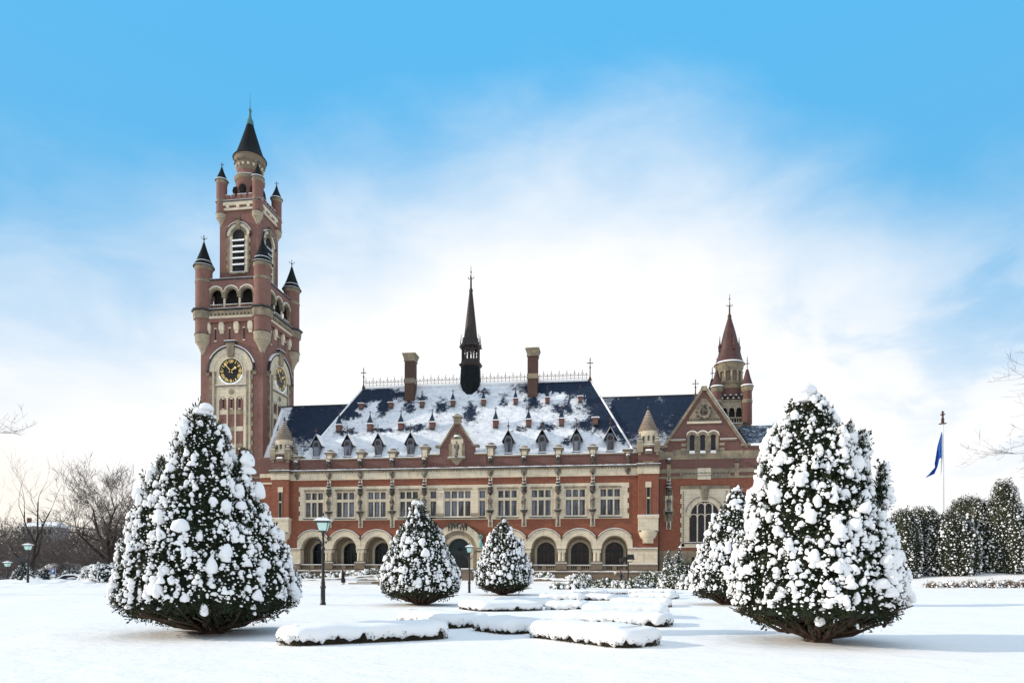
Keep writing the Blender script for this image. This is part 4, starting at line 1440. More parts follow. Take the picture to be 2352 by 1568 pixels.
# corner turrets of the tower, low tier and belfry tier
def turret(cx, cy, r, zc0, zc1, zb, eave, tip, mats, band=None):
    f = MB()
    f.lathe([(r * .25, zc0), (r * .42, zc0 + (zc1 - zc0) * .18), (r * .5, zc0 + (zc1 - zc0) * .3), (r * .82, zc0 + (zc1 - zc0) * .55), (r * .98, zc0 + (zc1 - zc0) * .62), (r * 1.04, zc1 - .15), (r * 1.1, zc1)], (cx, cy), 'stone_corbel', 16)
    f.lathe([(r * 1.12, zc1), (r * 1.12, zc1 + .12), (r, zc1 + .2)], (cx, cy), 'stone_soot', 16)
    f.lathe([(r, zc1 + .1), (r, eave - .55)], (cx, cy), 'brick_tower', 16)
    f.lathe([(r * 1.01, eave - .6), (r * 1.12, eave - .35), (r * 1.14, eave)], (cx, cy), 'stone_grey', 16)
    for b in (band or []):
        f.lathe([(r * 1.03, b), (r * 1.05, b + .1), (r * 1.05, b + .3), (r * 1.03, b + .4)], (cx, cy), 'stone_grey', 16)
    o = f.build('tower_turret', PAL)
    g = MB()
    h = tip - eave
    g.lathe([(r * 1.28, eave - .05), (r * 1.24, eave + .08), (r * .98, eave + h * .16), (r * .70, eave + h * .38), (r * .36, eave + h * .68), (.07, tip)], (cx, cy), mats, 16)
    for t, q in ((.30, .82), (.42, .66), (.18, .96)):
        g.lathe([(r * q * 1.01, eave + h * t), (r * q * .99, eave + h * t + .08)], (cx, cy), 'snow', 16) if r > 1 and t < .2 else None
    g.lathe([(r * 1.29, eave + .0), (r * 1.2, eave + .14), (r * 1.14, eave + .16)], (cx, cy), 'snow', 16)
    g.build('cone_roof', o)
    g = MB()
    g.tube([(cx, cy, tip - .3), (cx, cy, tip + r * .8)], .05, 'iron_black', 5)
    g.ball((cx, cy, tip + r * .25), r * .12, 'iron_black', 6)
    for k in range(4):
        a = k * PI / 2 + .4
        g.tube([(cx, cy, tip + r * .3), (cx + r * .3 * math.cos(a), cy + r * .3 * math.sin(a), tip + r * .38), (cx + r * .36 * math.cos(a), cy + r * .36 * math.sin(a), tip + r * .6)], .04, 'iron_black', 4)
    g.build('finial', o)
    return o
for sx in (-1, 1):
    for sy in (-1, 1):
        turret(TX + sx * 5.05, TY + sy * 5.05, 1.3, 36.5, 39.6, 0, 50.7, 54.9, 'slate_black', [48.0])
        f = MB()
        f.lathe([(1.9, 43.38), (1.9, 43.6), (1.7, 43.62)], (TX + sx * 5.05, TY + sy * 5.05), 'lead_black', 8, R(22.5))
        f.lathe([(1.56, 42.1), (1.68, 43.3)], (TX + sx * 5.05, TY + sy * 5.05), 'stone_grey', 8, R(22.5))
        f.build('turret_ledge', PAL, smooth=False)
        turret(TX + sx * 3.15, TY + sy * 3.15, .84, 58.1, 60.0, 0, 65.6 if sy < 0 else 65.6, 68.0, 'slate_black', [61.9])

# lantern drum and spire of the tower
f = MB()
f.lathe([(2.255, 62.0), (2.214, 66.6)], (TX, TY), 'brick_tower', 24)
f.lathe([(2.255, 66.6), (2.419, 66.8), (2.444, 67.2), (2.255, 67.35)], (TX, TY), 'stone_grey', 24)
f.lathe([(1.927, 67.3), (1.927, 68.6)], (TX, TY), 'brick_tower', 24)
f.lathe([(1.952, 68.3), (2.050, 68.5), (2.050, 68.9), (2.230, 69.1), (2.230, 69.6), (2.444, 69.8), (2.460, 70.5), (2.640, 70.7)], (TX, TY), 'stone_brown', 24)
for k in range(16):
    a = 2 * PI * k / 16
    f.ball((TX + 2.15 * math.cos(a), TY + 2.15 * math.sin(a), 69.0), .24, 'stone_cream', 6)
    f.ball((TX + 2.35 * math.cos(a), TY + 2.35 * math.sin(a), 69.75), .22, 'stone_brown', 6)
for k in range(8):
    a = 2 * PI * k / 8
    x, y = TX + 2.21 * math.cos(a), TY + 2.21 * math.sin(a)
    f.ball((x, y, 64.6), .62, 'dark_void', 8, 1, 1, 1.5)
    f.ball((TX + 2.34 * math.cos(a), TY + 2.34 * math.sin(a), 63.6), .5, 'snow', 8, 1, 1, .3)
f.lathe([(2.460, 67.2), (2.378, 67.3), (2.050, 67.4)], (TX, TY), 'snow', 24)
dr = f.build('lantern_drum', PAL)
f = MB()
f.lathe([(2.747, 70.65), (2.706, 70.75), (2.230, 71.3), (1.804, 72.5), (1.271, 74.2), (0.836, 75.6), (0.590, 76.5)], (TX, TY), 'slate_black', 24)
f.build('cone_roof', dr)
f = MB()
f.lathe([(0.508, 76.45), (0.640, 76.8), (0.508, 77.0), (0.574, 77.2), (0.287, 77.7), (0.180, 78.7), (0.295, 79.0), (0.164, 79.3), (.06, 79.6), (.02, 82.0)], (TX, TY), 'copper_green_dark', 12)
f.build('finial', dr)

# ------------------------------------------------------------------ gabled wing and round tower on the right
WY = 1.2
w = MB()
w.box(7.2, 28.5, WY, WY + .6, 0, 4.84, 'stone_grey')
w.box(7.2, 28.5, WY + .02, WY + .6, 4.84, 15.38, 'brick_red')
w.box(7.2, 28.5, WY + .02, WY + .6, 15.38, 18.2, 'brick_plum')
w.box(7.2, 8.35, WY - .02, WY + .6, 18.2, 19.35, 'stone_grey')
w.box(8.35, 28.5, WY - .04, WY + .6, 18.2, 19.35, 'stone_grey')
w.prism([(8.3, 19.35), (28.5, 19.35), (28.5, 20.0), (19.9, 20.0), (14.45, 28.0), (13.55, 28.0), (8.3, 20.0)], WY + .02, WY + .6, 'brick_plum')
w.box(7.2, 28.5, WY - .05, WY + .1, 15.38, 15.72, 'stone_grey')
w.box(7.2, 10.6, WY - .05, WY + .1, 16.2, 16.8, 'stone_grey')
w.box(17.7, 28.5, WY - .05, WY + .1, 16.2, 16.8, 'stone_grey')
w.box(10.6, 17.7, WY - .06, WY + .1, 15.724, 16.8, 'stone_grey')
w.box(13.1, 14.98, WY - .12, WY + .1, 15.2, 16.87, 'stone_cream')
w.box(27.9, 28.49, WY + .6, 20, 0, 20.0, 'brick_red')
w.build('wing_wall', PAL, smooth=False)
w = MB()
# carved band: worn raised lettering and foliage
rr = random.Random(11)
for k in range(26):
    x = 10.8 + k * .262
    if 13.0 < x < 15.0: continue
    w.box(x, x + rr.uniform(.10, .19), WY - .085, WY - .05, 15.98, 16.22, 'stone_soot' if k % 3 else 'stone_statue')
for k in range(9):
    w.ball((13.25 + k * .2, WY - .13, 16.15), .09, 'stone_statue', 6)
w.box(13.1, 14.98, WY - .15, WY - .1, 15.72, 15.80, 'stone_soot')
# gable copings, carved triangle and arms
for s in (-1, 1):
    e = lambda x: 14.0 + s * x
    pts = [(e(6.15), 19.75), (e(5.75), 19.75), (e(.32), 27.9), (e(.32), 28.6)]
    w.prism(pts if s > 0 else pts[::-1], WY - .22, WY + .7, 'stone_grey')
    xa, xb = sorted((e(5.2), e(6.5)))
    w.box(xa, xb, WY - .3, WY + .6, 19.95, 20.25, 'stone_grey')
    SN.tube([(e(6.05), WY + .3, 20.05), (e(.5), WY + .3, 28.5)], .16, 'snow', 5) if s > 0 else None
w.box(13.62, 14.38, WY - .3, WY + .7, 28.1, 28.75, 'stone_grey')
w.prism([(11.45, 23.6), (16.55, 23.6), (14.3, 27.0), (13.7, 27.0)], WY - .08, WY + .1, 'stone_grey')
w.box(11.55, 16.45, WY - .16, WY - .05, 23.35, 23.62, 'stone_cream')
for k in range(12):
    w.ball((11.8 + k * .4, WY - .14, 23.95), .13, 'stone_soot', 6)
w.ring(13.95, 25.0, .55, .95, WY - .22, WY - .05, 'stone_grey', 0, 2 * PI, 14)
w.box(13.5, 14.4, WY - .28, WY - .05, 24.6, 25.6, 'stone_soot')
w.ball((13.95, WY - .25, 25.8), .3, 'stone_soot', 8)
for k in range(10):
    a = 2 * PI * k / 10
    w.ball((13.95 + 1.05 * math.cos(a), WY - .18, 25.0 + .95 * math.sin(a)), .17, 'stone_soot', 6)
w.box(9.6, 11.2, WY - .04, WY + .1, 19.36, 19.6, 'stone_grey')
# triple lancet surrounds
for u in (12.3, 13.8, 15.3):
    w.ring(u, 21.35, .42, .80, WY - .12, WY + .1, 'stone_grey', n=12)
    w.ring(u, 21.35, .805, .92, WY - .2, WY + .1, 'stone_cream', R(15), R(165), n=12)
    w.ring(u, 21.35, .925, .99, WY - .2, WY + .05, 'snow', R(35), R(145), n=12)
    for s in (-1, 1):
        xa, xb = sorted((u + s * .34, u + s * .74))
        w.box(xa, xb, WY - .1, WY + .1, 19.36, 21.35, 'stone_grey')
    w.box(u - .42, u + .42, WY - .24, WY + .1, 18.95, 19.12, 'stone_cream')
    w.frus((u, WY - .12), 19.12, 19.4, .38, .12, .34, .02, 'snow')
for xa, xb in ((10.3, 11.5), (16.15, 17.4)):
    for z in (19.4, 20.1):
        w.box(xb - .75 if xa < 12 else xa, xb if xa < 12 else xa + .75, WY - .06, WY + .1, z, z + .42, 'stone_grey')
w.box(9.2, 11.4, WY - .12, WY + .1, 20.85, 21.05, 'stone_grey')
w.box(16.25, 18.6, WY - .12, WY + .1, 20.85, 21.05, 'stone_grey')
for xa, xb in ((9.2, 11.4), (16.25, 18.6)):
    w.box(xa, xb, WY - .11, WY, 21.055, 21.12, 'snow')
# surround of the great arched window
for s in (-1, 1):
    for i in range(12):
        xa, xb = sorted((14.15 + s * 2.9, 14.15 + s * (3.5 if i % 2 else 3.3)))
        w.box(xa, xb, WY - .10, WY + .1, 5.44 + i * .7, 6.13 + i * .7, 'stone_cream')
    xa, xb = sorted((14.15 + s * 3.0, 14.15 + s * 3.15))
    for i in range(26):
        w.ball(((xa + xb) / 2, WY - .16, 5.9 + i * .3), .10, 'stone_soot' if i % 2 else 'stone_grey', 6)
    xa, xb = sorted((14.15 + s * 2.2, 14.15 + s * 2.9))
    w.box(xa, xb, WY - .06, WY + .1, 6.0, 10.0, 'stone_cream')
w.box(10.65, 17.65, WY - .14, WY + .1, 13.84, 14.3, 'stone_grey')
w.arch_hole(11.25, 17.05, 14.15, 2.2, 10.0, 13.84, WY - .05, 'stone_cream')
w.ring(14.15, 10.0, 2.1, 2.55, WY - .12, WY + .1, 'stone_cream', n=22)
w.ring(14.15, 10.0, 2.56, 2.68, WY - .2, WY + .1, 'stone_cream', n=22)
w.ring(14.15, 10.0, 2.685, 2.76, WY - .22, WY + .1, 'stone_soot', R(10), R(75), n=10)
w.ring(14.15, 10.0, 2.685, 2.76, WY - .22, WY + .1, 'stone_soot', R(105), R(170), n=10)
w.prism([(13.45, 14.3), (13.8, 12.2), (14.5, 12.2), (14.85, 14.3)], WY - .3, WY + .1, 'stone_grey')
w.box(10.65, 17.65, WY - .1, WY + .1, 5.3, 5.9, 'stone_cream')
w.box(11.1, 17.2, WY - .26, WY + .1, 5.9, 6.05, 'stone_soot')
w.box(11.1, 17.2, WY - .25, WY - .03, 6.05, 6.12, 'snow')
w.build('wing_stonework', PAL, smooth=False)
def lancet(x):
    g = MB()
    g.arch_fill(0, .36, 19.36, 21.35, WY - .03, 'dark_glass', 10)
    for s in (-1, 1):
        g.box(min(s * .36, s * .42), max(s * .36, s * .42), WY - .08, WY - .02, 19.36, 21.35, 'stone_cream')
    o = g.build('lancet_window', PAL, smooth=False)
    o.location = (x, 0, 0)
    return o
l0 = lancet(12.3)
dup(l0, PAL, (1.5, 0, 0)); dup(l0, PAL, (3.0, 0, 0))
g = MB()
for u in (-1.06, 0, 1.06):
    g.box(u - .09, u + .09, WY - .1, WY + .05, 6.12, 10.0 + math.sqrt(max(0, 2.1 ** 2 - u * u)) - .25, 'stone_cream')
for u in (-1.59, -.53, .53, 1.59):
    g.ring(u, 9.7, .43, .54, WY - .095, WY + .05, 'stone_cream', n=10)
for u in (-.53, .53):
    g.ring(u, 11.3, .43, .54, WY - .095, WY + .05, 'stone_cream', n=10)
g.ring(0, 10.0, 2.0, 2.095, WY - .09, WY + .05, 'stone_cream', n=20)
gw = g.build('great_window', PAL, smooth=False)
gw.location = (14.15, 0, 0)
g = MB()
g.arch_fill(0, 2.08, 6.12, 10.0, WY - .03, 'dark_glass')
g.build('pane', gw, smooth=False)
g = MB()
g.box(12.3, 13.05, WY - .05, WY - .01, 2.5, 3.95, 'dark_glass')
g.box(12.2, 13.15, WY - .12, WY - .0, 3.95, 4.15, 'stone_grey')
g.build('basement_window', PAL, smooth=False)
s2 = make_statue(8.98, WY - .45, 10.55)
s2.scale = (1.0, 1.0, 1.02)
s2['label'] = 'canopied stone figure on the wing wall beside the great arched window'
g = MB()
for i in range(5):
    z = 9.1 + i * .95
    q = .74 if i % 2 else .6
    g.box(8.98 - q, 8.98 + q, WY - .035, WY + .05, z, z + .95, 'stone_grey')
g.box(8.7, 9.26, WY - .10, WY + .05, 15.4, 17.5, 'stone_grey')
g.tube([(8.98, WY + .1, 18.0), (8.98, WY - .8, 17.85)], [.34, .24], 'stone_soot', 8)
g.ball((8.98, WY - .6, 18.2), .3, 'snow', 8, 1, 1.4, .55)
g.tube([(18.6, WY + .1, 18.0), (18.6, WY - .8, 17.85)], [.34, .24], 'stone_soot', 8)
g.box(18.3, 18.9, WY - .10, WY + .05, 15.4, 17.5, 'stone_grey')
g.box(7.52, 7.68, WY - .3, WY - .1, 1.2, 15.3, 'lead_black')
g.build('waterspout', PAL)
w = MB()
w.add([(7.9, WY + .3, 19.3), (14.0, WY + .3, 28.35), (20.2, WY + .3, 19.0), (7.9, 20, 19.3), (14.0, 20, 28.35), (20.2, 20, 19.0), (28.6, WY + .3, 20.4), (28.6, 9, 24.5), (20.2, 9, 24.5), (20.2, WY + .3, 20.4)],
      [(0, 1, 4, 3), (1, 2, 5, 4), (9, 6, 7, 8)], 'roof_wing')
w.build('wing_roof', PAL, smooth=False)

RX, RYT = 19.75, 14.0
def rt_xf(k):
    a = k * PI / 2
    ca, sa = math.cos(a), math.sin(a)
    return lambda p: (RX + p[0] * ca - p[1] * sa, RYT + p[0] * sa + p[1] * ca, p[2])
f = MB()
f.box(RX - 2.5, RX + 2.5, RYT - 2.5, RYT + 2.5, 0, 24.4, 'brick_plum')
f.box(RX - 2.95, RX + 2.95, RYT - 2.95, RYT + 2.95, 24.4, 25.0, 'stone_grey')
f.box(RX - 1.9, RX + 1.9, RYT - 1.9, RYT + 1.9, 25.0, 28.6, 'dark_void')
f.box(RX - 2.3, RX + 2.3, RYT - 2.3, RYT + 2.3, 28.9, 29.3, 'stone_grey')
for k in range(4):
    f.xf = rt_xf(k)
    for u in (-1.1, 0, 1.1):
        f.arch_hole(u - .55, u + .55, u, .40, 27.6, 28.95, -2.25, 'stone_corbel', 10)
        f.lathe([(.12, 26.4), (.1, 27.5)], (u + .55, -2.2), 'stone_corbel', 8)
        f.box(u + .38, u + .72, -2.36, -2.0, 27.35, 27.6, 'stone_corbel')
        for i in range(3):
            f.box(u - .35 + i * .35 - .06, u - .35 + i * .35 + .06, -2.3, -2.15, 25.5, 26.3, 'stone_corbel')
    f.box(-1.7, 1.7, -2.36, -2.1, 26.3, 26.5, 'stone_corbel')
    f.box(-2.2, 2.2, -2.6, -2.1, 25.0, 25.45, 'stone_grey')
    f.box(-2.2, 2.2, -2.7, -2.4, 25.45, 25.53, 'snow')
    for i in range(8):
        f.ball((-1.5 + i * .43, -2.2, 29.75 + (.2 if i % 2 else 0)), .25, 'stone_soot', 6)
        f.ball((-1.5 + i * .43, -2.3, 29.55 + (.5 if i % 2 else 0)), .2, 'snow', 6, 1, 1, .5)
    f.xf = None
f.lathe([(1.95, 29.2), (1.95, 31.4)], (RX, RYT), 'brick_plum', 20)
f.lathe([(1.98, 31.3), (2.1, 31.6), (1.95, 31.9), (2.2, 32.2), (2.2, 32.4), (1.98, 32.5)], (RX, RYT), 'stone_grey', 20)
f.lathe([(1.75, 32.4), (1.75, 34.2)], (RX, RYT), 'stone_brown', 20)
for k in range(12):
    a = 2 * PI * k / 12
    x, y = RX + 1.95 * math.cos(a), RYT + 1.95 * math.sin(a)
    f.lathe([(.2, 32.4), (.16, 32.7), (.16, 34.0), (.22, 34.2)], (x, y), 'stone_corbel', 8)
f.lathe([(2.15, 32.42), (1.9, 32.5), (1.8, 32.52)], (RX, RYT), 'snow', 20)
f.lathe([(1.98, 34.1), (2.05, 34.5), (2.2, 34.8), (2.25, 35.2), (2.45, 35.5)], (RX, RYT), 'stone_grey', 20)
rt = f.build('round_tower', PAL)
f = MB()
f.lathe([(2.5, 35.45), (2.3, 35.7), (2.0, 36.3), (1.55, 38.2), (.95, 40.8), (.28, 43.2)], (RX, RYT), 'copper_brown', 20)
f.lathe([(2.45, 35.52), (2.3, 35.74), (2.2, 35.8)], (RX, RYT), 'snow', 20)
for k in range(4):
    a = k * PI / 2 + R(-75)
    x, y = RX + 1.65 * math.cos(a), RYT + 1.65 * math.sin(a)
    f.frus((x, y), 37.6, 38.3, .2, .2, .22, .22, 'copper_brown')
    f.lathe([(.32, 38.3), (.12, 38.9), (.02, 40.2)], (x, y), 'copper_brown', 6)
f.build('cone_roof', rt)
f = MB()
f.lathe([(.28, 43.1), (.32, 43.5), (.14, 43.9), (.12, 45.0), (.05, 45.4), (.04, 47.0)], (RX, RYT), 'rust_iron', 8)
for k in range(4):
    a = k * PI / 2
    f.tube([(RX, RYT, 45.2), (RX + .35 * math.cos(a), RYT + .35 * math.sin(a), 45.1), (RX + .5 * math.cos(a), RYT + .5 * math.sin(a), 45.35)], .06, 'rust_iron', 5)
f.ball((RX, RYT, 46.3), .13, 'rust_iron', 8)
f.build('finial', rt)
for sx in (-1, 1):
    for sy in (-1, 1):
        cx, cy = RX + sx * 2.35, RYT + sy * 2.35
        f = MB()
        f.lathe([(.55, 24.9), (.78, 25.4), (.74, 30.6)], (cx, cy), 'brick_plum', 12)
        f.lathe([(.80, 28.6), (.84, 28.9), (.80, 29.2)], (cx, cy), 'stone_grey', 12)
        f.lathe([(.76, 30.5), (.92, 30.8), (.95, 31.3)], (cx, cy), 'stone_grey', 12)
        o = f.build('turret', PAL)
        g = MB()
        g.lathe([(1.05, 31.25), (.9, 31.5), (.55, 32.6), (.2, 34.0)], (cx, cy), 'copper_brown', 12)
        g.lathe([(1.04, 31.32), (.92, 31.52), (.85, 31.54)], (cx, cy), 'snow', 12)
        g.build('cone_roof', o)
        g = MB()
        g.tube([(cx, cy, 33.9), (cx, cy, 36.0)], .06, 'rust_iron', 5)
        g.box(cx - .35, cx + .35, cy - .04, cy + .04, 34.9, 35.0, 'rust_iron')
        g.box(cx - .04, cx + .04, cy - .35, cy + .35, 34.9, 35.0, 'rust_iron')
        g.ball((cx, cy, 35.4), .11, 'rust_iron', 6)
        g.build('finial', o)

# green bracket lantern beside the portal
g = MB()
g.tube([(-18.75, 0, 7.0), (-18.75, -.5, 7.2), (-18.6, -.9, 6.9)], .06, 'verdigris', 6)
g.ring(-18.75, 6.9, .25, .38, -.55, -.45, 'verdigris', 0, 2 * PI, 12)
g.lathe([(.08, 5.2), (.22, 5.4), (.27, 6.0), (.12, 6.35), (.03, 6.6)], (-18.6, -.9), 'verdigris', 8)
g.build('wall_lantern', PAL)
SN.build('ledge_snow', PAL)
# ------------------------------------------------------------------ snow-covered ground
def cam_frame(x, y):
    px, py = x, y + 100.0
    return px * _r0.x + py * _r0.y, px * _fw.x + py * _fw.y
def sstep(a, b, v):
    t = np.clip((v - a) / (b - a), 0, 1)
    return t * t * (3 - 2 * t)
def ground_z(x, y):
    x = np.asarray(x, float); y = np.asarray(y, float)
    px, py = x, y + 100.0
    lat = px * _r0.x + py * _r0.y
    dep = px * _fw.x + py * _fw.y
    z = 0.03 * np.sin(x * .35 + 1.3 * np.sin(y * .21)) * np.sin(y * .29 + .7) + 0.02 * np.sin(x * .9 + y * .5)
    z = z * sstep(8, 25, dep)
    # rise on the right towards the evergreens
    right = sstep(30, 62, lat - (dep - 70) * .35)
    z = z + right * sstep(68, 82, dep) * 1.9 + .45 * sstep(26, 34, lat) * sstep(60, 82, dep)
    # ploughed bank on the left, ground dropping away behind it
    L = sstep(-27, -36, lat)
    w = .10 * np.sin(lat * 1.7) + .07 * np.sin(lat * 3.9 + 1) + .05 * np.sin(lat * 7.3)
    z = z + L * (.52 + w) * np.exp(-((dep - 77 + 1.2 * np.sin(lat * .35)) / 3.2) ** 2)
    z = z + L * .22 * (1 + w) * np.exp(-((dep - 70 + np.sin(lat * .5)) / 2.0) ** 2)
    z = z - .55 * L * sstep(80, 88, dep) * (1 - sstep(118, 150, dep)) - .8 * sstep(-50, -56, lat) * sstep(80, 90, dep) * (1 - sstep(118, 150, dep))
    z = z + 5.5 * sstep(-24, -40, lat) * sstep(130, 240, dep)
    # gentle rise to the foot of the palace
    z = z + .45 * sstep(-26, -4, y) * sstep(-62, -50, x) * (1 - sstep(10, 22, x))
    return z
def gz(x, y):
    return float(ground_z(x, y))
xs = np.concatenate([np.linspace(-3000, -260, 8), np.linspace(-230, -100, 27), np.linspace(-98, 66, 206), np.linspace(70, 200, 27), np.linspace(260, 3000, 8)])
ys = np.concatenate([np.linspace(-3000, -180, 6), np.linspace(-140, -101, 10), np.linspace(-99, 12, 149), np.linspace(16, 170, 40), np.linspace(220, 3000, 8)])
XX, YY = np.meshgrid(xs, ys)
V = np.stack([XX, YY, ground_z(XX, YY)], -1).reshape(-1, 3)
nx, ny = len(xs), len(ys)
ii = (np.arange(ny - 1)[:, None] * nx + np.arange(nx - 1)[None, :]).ravel()
F = np.stack([ii, ii + 1, ii + nx + 1, ii + nx], -1)
tag(npmesh('snowy_ground', V, F, 'snow_ground', smooth=True), kind='structure')

# trodden, shovelled snow along the drive
def cf_grid(l0, l1, d0, d1, step, fn, name, m='snow_ground'):
    ls, ds = np.arange(l0, l1, step), np.arange(d0, d1, step)
    LL, DD = np.meshgrid(ls, ds)
    x = LL * _r0.x + DD * _fw.x
    y = LL * _r0.y + DD * _fw.y - 100
    z = ground_z(x, y) + fn(LL, DD)
    n, k = len(ls), len(ds)
    i = (np.arange(k - 1)[:, None] * n + np.arange(n - 1)[None]).ravel()
    return tag(npmesh(name, np.stack([x, y, z], -1).reshape(-1, 3), np.stack([i, i + 1, i + n + 1, i + n], -1), m, smooth=True), kind='structure')
def rough(seed, amp, scales):
    rg = np.random.default_rng(seed)
    w = [(rg.normal(0, 1, 2) * q, rg.random() * 6.3, rg.uniform(.5, 1)) for q in scales for _ in range(5)]
    return lambda a, b: amp * sum(c * np.sin(a * k[0] + b * k[1] + p) for k, p, c in w) / len(w) ** .5
_rg = rough(3, .075, (1.2, 2.4, 4.5))
def tread(l0, l1, d0, d1):
    return lambda L_, D_: (np.abs(_rg(L_, D_)) + .03) * sstep(l0, l0 + 3, L_) * sstep(l1, l1 - 3, L_) * sstep(d0, d0 + 3, D_) * sstep(d1, d1 - 3, D_) - .012
cf_grid(-35, -6, 64, 82, .22, tread(-35, -6, 64, 82), 'trodden_snow')
cf_grid(-56, -33, 60, 84, .22, tread(-56, -33, 60, 84), 'trodden_snow')

# ------------------------------------------------------------------ planting generator
def ico(sub):
    t = (1 + 5 ** .5) / 2
    v = [(-1, t, 0), (1, t, 0), (-1, -t, 0), (1, -t, 0), (0, -1, t), (0, 1, t), (0, -1, -t), (0, 1, -t), (t, 0, -1), (t, 0, 1), (-t, 0, -1), (-t, 0, 1)]
    f = [(0, 11, 5), (0, 5, 1), (0, 1, 7), (0, 7, 10), (0, 10, 11), (1, 5, 9), (5, 11, 4), (11, 10, 2), (10, 7, 6), (7, 1, 8), (3, 9, 4), (3, 4, 2), (3, 2, 6), (3, 6, 8), (3, 8, 9), (4, 9, 5), (2, 4, 11), (6, 2, 10), (8, 6, 7), (9, 8, 1)]
    v = [np.array(p) / np.linalg.norm(p) for p in v]
    for _ in range(sub):
        cache, nf = {}, []
        def mid(a, b):
            k = (min(a, b), max(a, b))
            if k not in cache:
                m = v[a] + v[b]
                v.append(m / np.linalg.norm(m))
                cache[k] = len(v) - 1
            return cache[k]
        for a, b, c in f:
            x, y, z = mid(a, b), mid(b, c), mid(c, a)
            nf += [(a, x, z), (b, y, x), (c, z, y), (x, y, z)]
        f = nf
    return np.array(v), np.array(f)
ICO1, ICO2 = ico(1), ico(2)

def leaf_proto(rng, n, L, wd, rad=(1, 1, 1), up=.55):
    """n small diamond leaves in a clump of unit radius; returns (n*4,3)"""
    d = rng.normal(size=(n, 3))
    d /= np.linalg.norm(d, axis=1)[:, None]
    p = d * (rng.random((n, 1)) ** .45) * np.array(rad)
    d = d * .9 + np.array([0, 0, up]) + rng.normal(size=(n, 3)) * .45
    d /= np.linalg.norm(d, axis=1)[:, None]
    s = np.cross(d, rng.normal(size=(n, 3)))
    s /= np.linalg.norm(s, axis=1)[:, None] + 1e-9
    l = L * rng.uniform(.6, 1.3, (n, 1))
    w = wd * rng.uniform(.7, 1.3, (n, 1))
    return np.stack([p, p + d * l * .5 + s * w, p + d * l, p + d * l * .5 - s * w], 1).reshape(-1, 3)

def snow_proto(rng, base, lump=.30):
    v = base[0].copy()
    r = np.ones(len(v))
    for _ in range(5):
        a = rng.normal(size=3); a /= np.linalg.norm(a)
        r += lump * rng.uniform(.4, 1) * np.exp(-((1 - v @ a) / .25))
    for _ in range(9):
        a = rng.normal(size=3); a /= np.linalg.norm(a)
        r += lump * rng.uniform(-.45, .75) * np.exp(-((1 - v @ a) / .07))
    r += .06 * np.sin(v @ rng.normal(size=3) * 5 + rng.random() * 6)
    v = v * np.clip(r, .62, 1.42)[:, None]
    v[:, :2] *= (1 - .20 * np.clip(v[:, 2], -.6, 1.2))[:, None]
    v[:, 2] = np.where(v[:, 2] < -.15, -.15 + (v[:, 2] + .15) * .45, v[:, 2])
    return v / 1.15

def place(protos, faces, pos, ang, scl, tilt, rng, stretch=None):
    """copies of small prototypes merged in one array; ang turns about z, tilt leans the top outward (+x)"""
    V, F, o = [], [], 0
    idx = rng.integers(0, len(protos), len(pos))
    for k in range(len(protos)):
        sel = np.where(idx == k)[0]
        if not len(sel):
            continue
        p = protos[k]
        q = np.repeat(p[None], len(sel), 0)
        q = q * scl[sel][:, None, :]
        ct, st = np.cos(tilt[sel])[:, None], np.sin(tilt[sel])[:, None]
        x, z = q[..., 0] * ct + q[..., 2] * st, -q[..., 0] * st + q[..., 2] * ct
        ca, sa = np.cos(ang[sel])[:, None], np.sin(ang[sel])[:, None]
        q2 = np.stack([x * ca - q[..., 1] * sa, x * sa + q[..., 1] * ca, z], -1) + pos[sel][:, None, :]
        n = p.shape[0]
        V.append(q2.reshape(-1, 3))
        f = faces[None] + (np.arange(len(sel)) * n)[:, None, None] + o
        F.append(f.reshape(-1, faces.shape[1]))
        o += len(sel) * n
    return np.concatenate(V), np.concatenate(F)

